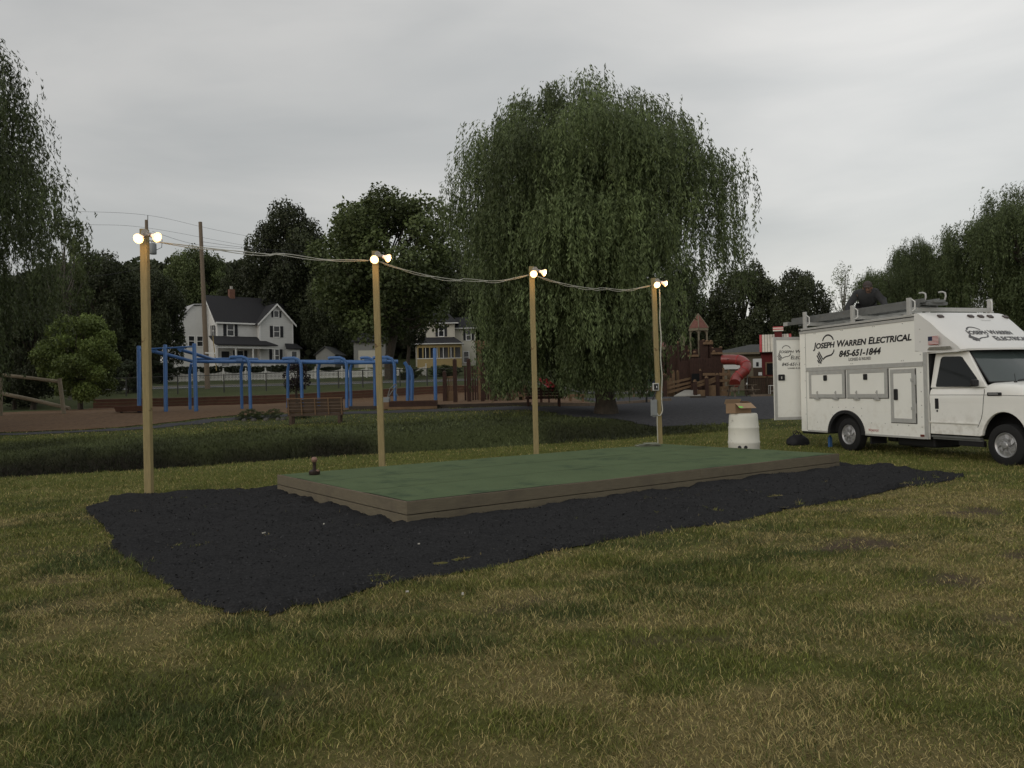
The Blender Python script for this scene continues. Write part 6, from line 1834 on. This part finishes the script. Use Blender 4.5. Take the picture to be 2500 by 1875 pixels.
for k in (12, 22, 30, 38):
    mb.tube([out[k] - (out[k + 1] - out[k]).normalized() * .035, out[k] + (out[k + 1] - out[k]).normalized() * .035], rs + .025, 20)
mb.build('slide_joint', RED_INK, sl)
mb = MB().tube([cp(1555, 820, -.9), cp(1545, 1250, -.9)], .04, 7).tube([cp(1690, 830, -1.0), cp(1690, 1250, -1.0)], .04, 7); mb.build('slide_support', ALU_DARK, sl)
mb = MB()
for dx in (-.30, 0, .12, .4): mb.lathe([(.035, 0), (0, .004)], cp(1405, 682, .3) + Vector((dx, -.372, .03)), 10, Matrix.Rotation(R(90), 3, 'X'))
mb.build('slide_hole', BLACK, sl)

# left part of the playground, half hidden by the willow
YL_ = 44.0; lx0 = at(1190, 960, YL_).x; lz0 = h1(lx0, YL_)
lp = thing('post_maze', 'row of red brown timber posts and stockade left of the huge willow trunk', 'playground', (lx0, YL_, lz0))


def lq(px, py, dy=0.0): q = at(px, py, YL_ + dy); return Vector((q.x - lx0, dy, q.z - lz0))


for px, py, d, m in ((1110, 881, -3, WOOD_RED), (1144, 880, -2.6, WOOD_RED), (1177, 884, -2.3, WOOD_RED), (1208, 886, -2.6, WOOD_RED), (1241, 888, -2.0, WOOD_RED), (1085, 910, 0, WOOD_RED), (1270, 890, -1, WOOD_RED), (1170, 835, .5, WOOD_TAN)):
    a = lq(px, py, d); w = .2
    MB().bb((a.x - w / 2, d - w / 2, -.3), (a.x + w / 2, d + w / 2, a.z)).lathe([(w * .55, 0), (w * .5, .06), (0, .12)], (a.x, d, a.z + .001), 8).build('post', m, lp)
a = lq(1135, 895, 1.5); b = lq(1215, 895, 1.5); mb = MB()
for k in range(14):
    x = a.x + (b.x - a.x) * k / 13; mb.bb((x - .055, 1.5, -.2), (x + .055, 1.54, a.z + random.uniform(-.06, .02)))
mb.build('stockade', WOOD_RED, lp)
q = lq(1172, 838, .5); MB().bb((q.x - .3, .38, q.z), (q.x + .42, .62, q.z + .12)).bb((q.x - .25, .42, q.z - .42), (q.x - .05, .58, q.z - .3)).bb((q.x + .1, .42, q.z - .3), (q.x + .5, .58, q.z - .02)).build('lookout_frame', WOOD_TAN, lp)
mb = MB().beam(lq(1145, 912, .3), lq(1195, 911, .3), .03); mb.build('rope_rail', WOOD_TAN, lp)
for a_, b_ in ((1195, 1235), (1245, 1285), (1385, 1430)):
    p, q = lq(a_, 966, -1.2), lq(b_, 966, -1.2); MB().bb((p.x, -1.35, p.z - .07), (q.x, -1.05, p.z + .07)).bb((p.x + .1, -1.28, -.3), (p.x + .22, -1.12, p.z - .071)).bb((q.x - .22, -1.28, -.3), (q.x - .1, -1.12, p.z - .071)).build('step_bench', WOOD_TAN, lp)
p = lq(1085, 950, .1); MB().bb((p.x - .1, .1, -.2), (p.x + .75, .16, p.z - .12)).build('panel', WOOD_TAN, lp)
mb = MB()
for k in range(6): mb.bb((p.x + .1 + .1 * k, .11, p.z - .1), (p.x + .15 + .1 * k, .15, p.z + .65))
mb.bb((p.x, .1, p.z + .62), (p.x + .7, .16, p.z + .72)); mb.build('picket_gate', WOOD_TAN, lp)
# pink slide end under the willow
x = at(1338, 945, 38).x; zz = h1(x, 38)
ss = thing('small_slide', 'bright pinkish red slide chute in shade under the willow', 'slide', (x, 38, zz))
A = at(1322, 926, 38.4); B = at(1353, 951, 37.4); A = A - Vector((x, 38, zz)); B = B - Vector((x, 38, zz))
d = (B - A); side_ = Vector((.13, .26, 0))
MB().add([A - side_, A + side_, B + side_, B - side_, A - side_ + Vector((0, 0, .16)), A - side_ * .85 + Vector((0, 0, .16)), B - side_ + Vector((0, 0, .16)), B - side_ * .85 + Vector((0, 0, .16)), A + side_ + Vector((0, 0, .16)), B + side_ + Vector((0, 0, .16)), A - side_ + Vector((0, 0, -.05)), B - side_ + Vector((0, 0, -.05)), B + side_ + Vector((0, 0, -.05)), A + side_ + Vector((0, 0, -.05))],
          [(0, 1, 2, 3), (4, 10, 11, 6), (8, 9, 2, 1), (4, 6, 3, 0), (10, 13, 12, 11), (8, 13, 12, 9)]).build('chute', PINK_PLASTIC, ss)
MB().bb((A.x - .1, .15, -.2), (A.x + .02, .3, A.z - .06)).bb((B.x - .3, -.7, -.2), (B.x - .22, -.6, B.z + .02)).build('support', WOOD_RED, ss)

# picnic table
x = at(1809, 960, 50).x; zz = h1(x, 50)
pt = thing('picnic_table', 'weathered picnic table in front of the red tube slide', 'table', (x, 50, zz), .12)
for k in range(4): MB().bb((-.92, -.36 + .185 * k, .72), (.92, -.19 + .185 * k, .76)).build('top_plank', WOOD_POLE, pt)
for y in (-.72, .60):
    MB().bb((-.95, y, .42), (.95, y + .22, .46)).build('seat', WOOD_POLE, pt)
for x_ in (-.62, .62):
    MB().beam((x_, -.22, .719), (x_, -.62, -.02), .05, .1, up=(1, 0, 0)).beam((x_, .22, .719), (x_, .62, -.02), .05, .1, up=(1, 0, 0)).bb((x_ + .03, -.72, .32), (x_ + .07, .82, .418)).bb((x_ + .03, -.35, .64), (x_ + .07, .35, .718)).build('trestle', WOOD_POLE, pt)
x = at(1823, 930, 50).x
cup = MB().lathe([(0, 0), (.035, 0), (.045, .12), (.04, .12), (.03, .01), (0, .01)], (0, 0, 0), 12).build('paper_cup', WHITE_TRIM, smooth=True); cup.location = (x, 50.0, zz + .761); tag(cup, 'small white paper cup on the weathered picnic table', 'cup')
boards('landscape_timber', 'short pale edging timber right of the picnic table', [(at(1833, 960, 49).x, 49), (at(1882, 960, 49).x, 49)], .16, TIMBER_PALE, th=.16, cat='edging', rows=1)
boards('landscape_timber', 'short dark edging timber left of the picnic table', [(at(1686, 970, 49).x, 49.2), (at(1723, 970, 49).x, 49)], .14, TIMBER_DARK, th=.16, cat='edging', rows=1)

# grill near the far post
x = at(1578, 950, 40).x; zz = h1(x, 40)
gl_ = thing('park_grill', 'small park grill with a bright top edge, left of the boxes on the far post', 'grill', (x, 40, zz))
za = at(1578, 944, 40).z - zz
MB().tube([(0, 0, -.1), (0, 0, za - .34)], .05, 9).build('pedestal', BLACK, gl_)
MB().beam((0, 0, za - .35), (-.16, 0, za - .12), .035).beam((0, 0, za - .35), (.16, 0, za - .12), .035).build('yoke', WHITE_TRIM, gl_)
MB().bb((-.2, -.15, za - .12), (.2, .15, za - .03)).build('fire_box', BLACK, gl_); MB().bb((-.22, -.16, za - .029), (.22, -.06, za + .01)).build('rim', WHITE_TRIM, gl_)

# ------------------------------------------------------------------ barn, pavilion and fence at the right
YB_ = 66.0; bx0 = at(1880, 940, YB_).x; bz0 = h1(bx0, YB_)
br = thing('red_barn', 'small red barn with a red and cream striped roof and a cupola', 'barn', (bx0, YB_, bz0), -.31)


def bq(X, Y, dy=0.0): q = at(1580 + X * .14467, 780 + Y * .14467, YB_ + dy); return Vector((q.x - bx0, dy, q.z - bz0))


a = bq(1925, 545); b = bq(2420, 1050)
MB().bb((a.x, 0, -.2), (b.x, 4, a.z)).build('wall', RED_BARN, br)
za, zb, zc = bq(1925, 550).z, bq(1925, 440).z, bq(1975, 245).z
n = 12; xa = bq(1905, 500).x; xb = bq(2430, 500).x; mb = MB(); mw = MB()
for k in range(n):
    x0 = xa + (xb - xa) * k / n; x1 = xa + (xb - xa) * (k + 1) / n
    m_b = MB() if k in (0, n - 1) else mw
    m_b.prism([(x0, -.5, za - .02), (x1 - .03, -.5, za - .02), (x1 - .03, .1, zb), (x0, .1, zb)], (0, .02, .05))
    m_b.prism([(x0, .1, zb + .03), (x1 - .03, .1, zb + .03), (x1 - .03, 1.6, zc), (x0, 1.6, zc)], (0, .02, .05))
    if m_b is not mw: m_b.build('roof_edge', RED_INK, br)
MB().prism([(xa + .1, -.35, za - .1), (xa + .1, .1, zb - .08), (xa + .1, 1.6, zc - .1), (xa + .1, 4.0, za - .1)], (.06, 0, 0)).build('gable', RED_BARN, br)
mw.build('roof_panel', STRIPE_WHITE, br)
MB().prism([(xa, -.48, za - .06), (xb, -.48, za - .06), (xb, .11, zb - .04), (xa, .11, zb - .04)], (0, .02, .03)).prism([(xa, .11, zb - .03), (xb, .11, zb - .03), (xb, 1.6, zc - .05), (xa, 1.6, zc - .05)], (0, .02, .03)).prism([(xa, 1.65, zc - .05), (xb, 1.65, zc - .05), (xb, 4.2, za), (xa, 4.2, za)], (0, .02, .05)).build('roof', ROOF_DARK, br)
q = bq(2205, 190); MB().bb((q.x - .3, .9, zc - .25), (q.x + .3, 1.5, q.z)).build('cupola', RED_BARN, br)
mb = MB(); mw = MB()
for k in range(4):
    (mb if k % 2 else mw).prism([(q.x - .42, .75 + .15 * k, q.z + .10 * k), (q.x + .42, .75 + .15 * k, q.z + .10 * k), (q.x + .42, .9 + .15 * k, q.z + .10 * k + .1), (q.x - .42, .9 + .15 * k, q.z + .1 * k + .1)], (0, .01, .03))
mb.build('cupola_stripe', RED_INK, br); mw.build('cupola_roof', STRIPE_WHITE, br)
a = bq(2020, 740); b = bq(2150, 930); MB().bb((a.x, -.04, b.z), (b.x, -.001, a.z)).build('doorway', BLACK_VOID, br)  # flat black sheet, the dark inside put in as colour
mb = MB().bb((a.x - .12, -.08, b.z), (a.x, -.001, a.z + .1)).bb((a.x, -.08, a.z), (b.x, -.002, a.z + .1)); mb.build('door_trim', WOOD_TAN, br)
YP_ = 72.0; x = at(1825, 930, YP_).x; zz = h1(x, YP_)
pv = thing('pavilion', 'low grey roofed building between the tube slide and the red barn', 'building', (x, YP_, zz))
q0 = at(1786, 862, YP_); q1 = at(1857, 862, YP_)
MB().bb((q0.x - x - 1.5, 0, -.2), (q1.x - x + 2.4, 4, q0.z - zz)).build('wall', GREY_PLANK, pv)
zr = at(1850, 838, YP_).z - zz; ze2 = q0.z - zz
MB().add([(q0.x - x - 2.0, -.5, ze2), (q1.x - x + 3.0, -.5, ze2), (q1.x - x + 3.0, 4.5, ze2), (q0.x - x - 2.0, 4.5, ze2), (q1.x - x - .3, 2, zr), (q1.x - x + 2, 2, zr)], [(0, 1, 5, 4), (1, 2, 5), (2, 3, 4, 5), (3, 0, 4), (3, 2, 1, 0)]).build('roof', ROOF_GREY, pv)
MB().bb((q0.x - x - 2.05, -.56, ze2 - .16), (q1.x - x + 3.0, -.5, ze2 + .02)).build('gutter', GREY_PLANK, pv)
a = at(1765, 891, YP_); b = at(1806, 901, YP_); MB().bb((a.x - x, -.2, b.z - zz), (b.x - x, -.1, a.z - zz)).build('white_band', WHITE_TRIM, pv)
YN = 62.0; q0 = at(1838, 876, YN); q1 = at(1859.5, 897, YN); x = (q0.x + q1.x) / 2; zz = h1(x, YN)
nb = thing('notice_board', 'white notice board with a dark figure in the middle, left of the red barn', 'notice board', (x, YN, zz))
MB().bb((q0.x - x, -.03, q1.z - zz), (q1.x - x, .03, q0.z - zz)).build('board', WHITE_TRIM, nb)
MB().bb((-.10, -.04, (q1.z - zz) + .08), (.10, -.031, (q0.z - zz) - .27)).build('notice', SHUTTER, nb)
for sx in (-.25, .25): MB().bb((sx - .05, .031, -.2), (sx + .05, .12, q0.z - zz)).build('leg', WOOD_TAN, nb)
MB().bb((.05, -.09, (q1.z - zz) - .62), (.32, -.05, (q1.z - zz) - .38)).build('paper_notice', WHITE_TRIM, nb); MB().bb((-.3, -.049, (q1.z - zz) - .7), (.4, .03, (q1.z - zz) - .05)).build('lower_board', WOOD_BENCH, nb)
YF = 60.0; x0 = at(1818, 950, YF).x; x1 = at(1960, 950, YF).x; zz = h1(x0, YF)
fb = thing('board_fence', 'brown board fence in front of the red barn', 'fence', (x0, YF, zz))
zt_ = at(1830, 919, YF).z - zz; mb = MB(); n = int((x1 - x0) / .17)
for k in range(n):
    mb.bb((.17 * k, 0, -.2), (.17 * k + .155, .03, zt_ - .1))
mb.build('board', WOOD_BENCH, fb); MB().bb((-.05, -.06, zt_ - .12), (x1 - x0, -.001, zt_)).build('top_rail', WOOD_TAN, fb)
for k in range(4): MB().bb((.3 + 1.35 * k, -.12, -.2), (.42 + 1.35 * k, -.061, zt_ - .01)).build('post', WOOD_BENCH, fb)
x = at(1886, 950, 55).x; zz = h1(x, 55)
wt = thing('white_table', 'small white metal frame table by the open van door', 'table', (x, 55, zz))
MB().bb((-.22, -.2, .66), (.22, .2, .70)).build('top', WHITE_TRIM, wt)
for a in (-.2, .2):
    for b in (-.18, .18): MB().tube([(a, b, -.05), (a, b, .66)], .015, 6).build('leg', WHITE_TRIM, wt)
mb = MB().beam((-.2, -.18, .3), (.2, -.18, .3), .02); mb.build('brace', WHITE_TRIM, wt)

# ------------------------------------------------------------------ sky, light
w = bpy.data.worlds.new('World'); sc.world = w; w.use_nodes = True
nt = w.node_tree; N = nt.nodes; L = nt.links
for n_ in list(N): N.remove(n_)
out_ = N.new('ShaderNodeOutputWorld')
SUN_EL, SUN_AZ = R(18), R(218)       # behind the camera, left
sky = N.new('ShaderNodeTexSky'); sky.sky_type = 'NISHITA'; sky.sun_disc = False; sky.sun_elevation = R(4); sky.sun_rotation = SUN_AZ
bg1 = N.new('ShaderNodeBackground'); bg1.inputs[1].default_value = .02; L.new(sky.outputs[0], bg1.inputs[0])
tc = N.new('ShaderNodeTexCoord')
mp = N.new('ShaderNodeMapping'); mp.inputs['Rotation'].default_value = (0, R(-38), R(20)); mp.inputs['Scale'].default_value = (1.6, 2.2, 7.0); L.new(tc.outputs['Generated'], mp.inputs[0])
nz_ = N.new('ShaderNodeTexNoise'); nz_.inputs['Scale'].default_value = 1.1; nz_.inputs['Detail'].default_value = 5; nz_.inputs['Roughness'].default_value = .5; nz_.inputs['Distortion'].default_value = .4
L.new(mp.outputs[0], nz_.inputs['Vector'])
cr = N.new('ShaderNodeValToRGB'); cr.color_ramp.elements[0].position = .3; cr.color_ramp.elements[0].color = (.455, .463, .465, 1); cr.color_ramp.elements[1].position = .72; cr.color_ramp.elements[1].color = (.66, .648, .63, 1)
L.new(nz_.outputs[0], cr.inputs[0])
sx = N.new('ShaderNodeSeparateXYZ'); L.new(tc.outputs['Generated'], sx.inputs[0])


def math_(op, a, b=None, v=None):
    m = N.new('ShaderNodeMath'); m.operation = op
    L.new(a, m.inputs[0])
    if b is not None: L.new(b, m.inputs[1])
    if v is not None: m.inputs[1].default_value = v
    return m.outputs[0]


def mapr(a, f0, f1, t0, t1):
    m = N.new('ShaderNodeMapRange'); m.interpolation_type = 'SMOOTHSTEP'; m.inputs[1].default_value = f0; m.inputs[2].default_value = f1; m.inputs[3].default_value = t0; m.inputs[4].default_value = t1
    L.new(a, m.inputs[0]); return m.outputs[0]


right = mapr(sx.outputs[0], -.4, .6, .90, 1.10)        # the cloud is thinner to the right
behind = mapr(sx.outputs[1], .55, -.6, 1.0, 1.12)       # and brighter behind the camera
zen = mapr(sx.outputs[2], .40, 1.0, 1.0, 1.05)
dp = N.new('ShaderNodeVectorMath'); dp.operation = 'DOT_PRODUCT'; L.new(tc.outputs['Generated'], dp.inputs[0]); dp.inputs[1].default_value = (.475, .815, .325)
patch = mapr(dp.outputs['Value'], .955, 1.0, 1.0, 1.10)
leftb = mapr(sx.outputs[0], -.62, -1.0, 1.0, 1.5)
f = math_('MULTIPLY', math_('MULTIPLY', math_('MULTIPLY', math_('MULTIPLY', right, behind), zen), leftb), patch)
mx = N.new('ShaderNodeMix'); mx.data_type = 'RGBA'; mx.blend_type = 'MULTIPLY'; mx.inputs[0].default_value = 1
L.new(cr.outputs[0], mx.inputs[6]); L.new(f, mx.inputs[7])
bg2 = N.new('ShaderNodeBackground'); bg2.inputs[1].default_value = 1.0; L.new(mx.outputs[2], bg2.inputs[0])
ad = N.new('ShaderNodeAddShader'); L.new(bg1.outputs[0], ad.inputs[0]); L.new(bg2.outputs[0], ad.inputs[1]); L.new(ad.outputs[0], out_.inputs[0])
sl_ = bpy.data.lights.new('sun', 'SUN'); sl_.energy = .8; sl_.angle = R(45); sl_.color = (1, .96, .9)
so = bpy.data.objects.new('sun', sl_); col.objects.link(so)
dv = Vector((math.sin(SUN_AZ) * math.cos(SUN_EL), math.cos(SUN_AZ) * math.cos(SUN_EL), math.sin(SUN_EL)))
so.rotation_euler = (-dv).to_track_quat('-Z', 'Y').to_euler()

sc.view_settings.view_transform = 'Standard'; sc.view_settings.look = 'None'; sc.view_settings.gamma = 1; sc.view_settings.exposure = 0
sc.render.engine = 'CYCLES'
sc.cycles.max_bounces = 5; sc.cycles.diffuse_bounces = 3; sc.cycles.glossy_bounces = 2; sc.cycles.transmission_bounces = 2; sc.cycles.transparent_max_bounces = 4
sc.cycles.use_denoising = True
sc.cycles.sample_clamp_indirect = 4
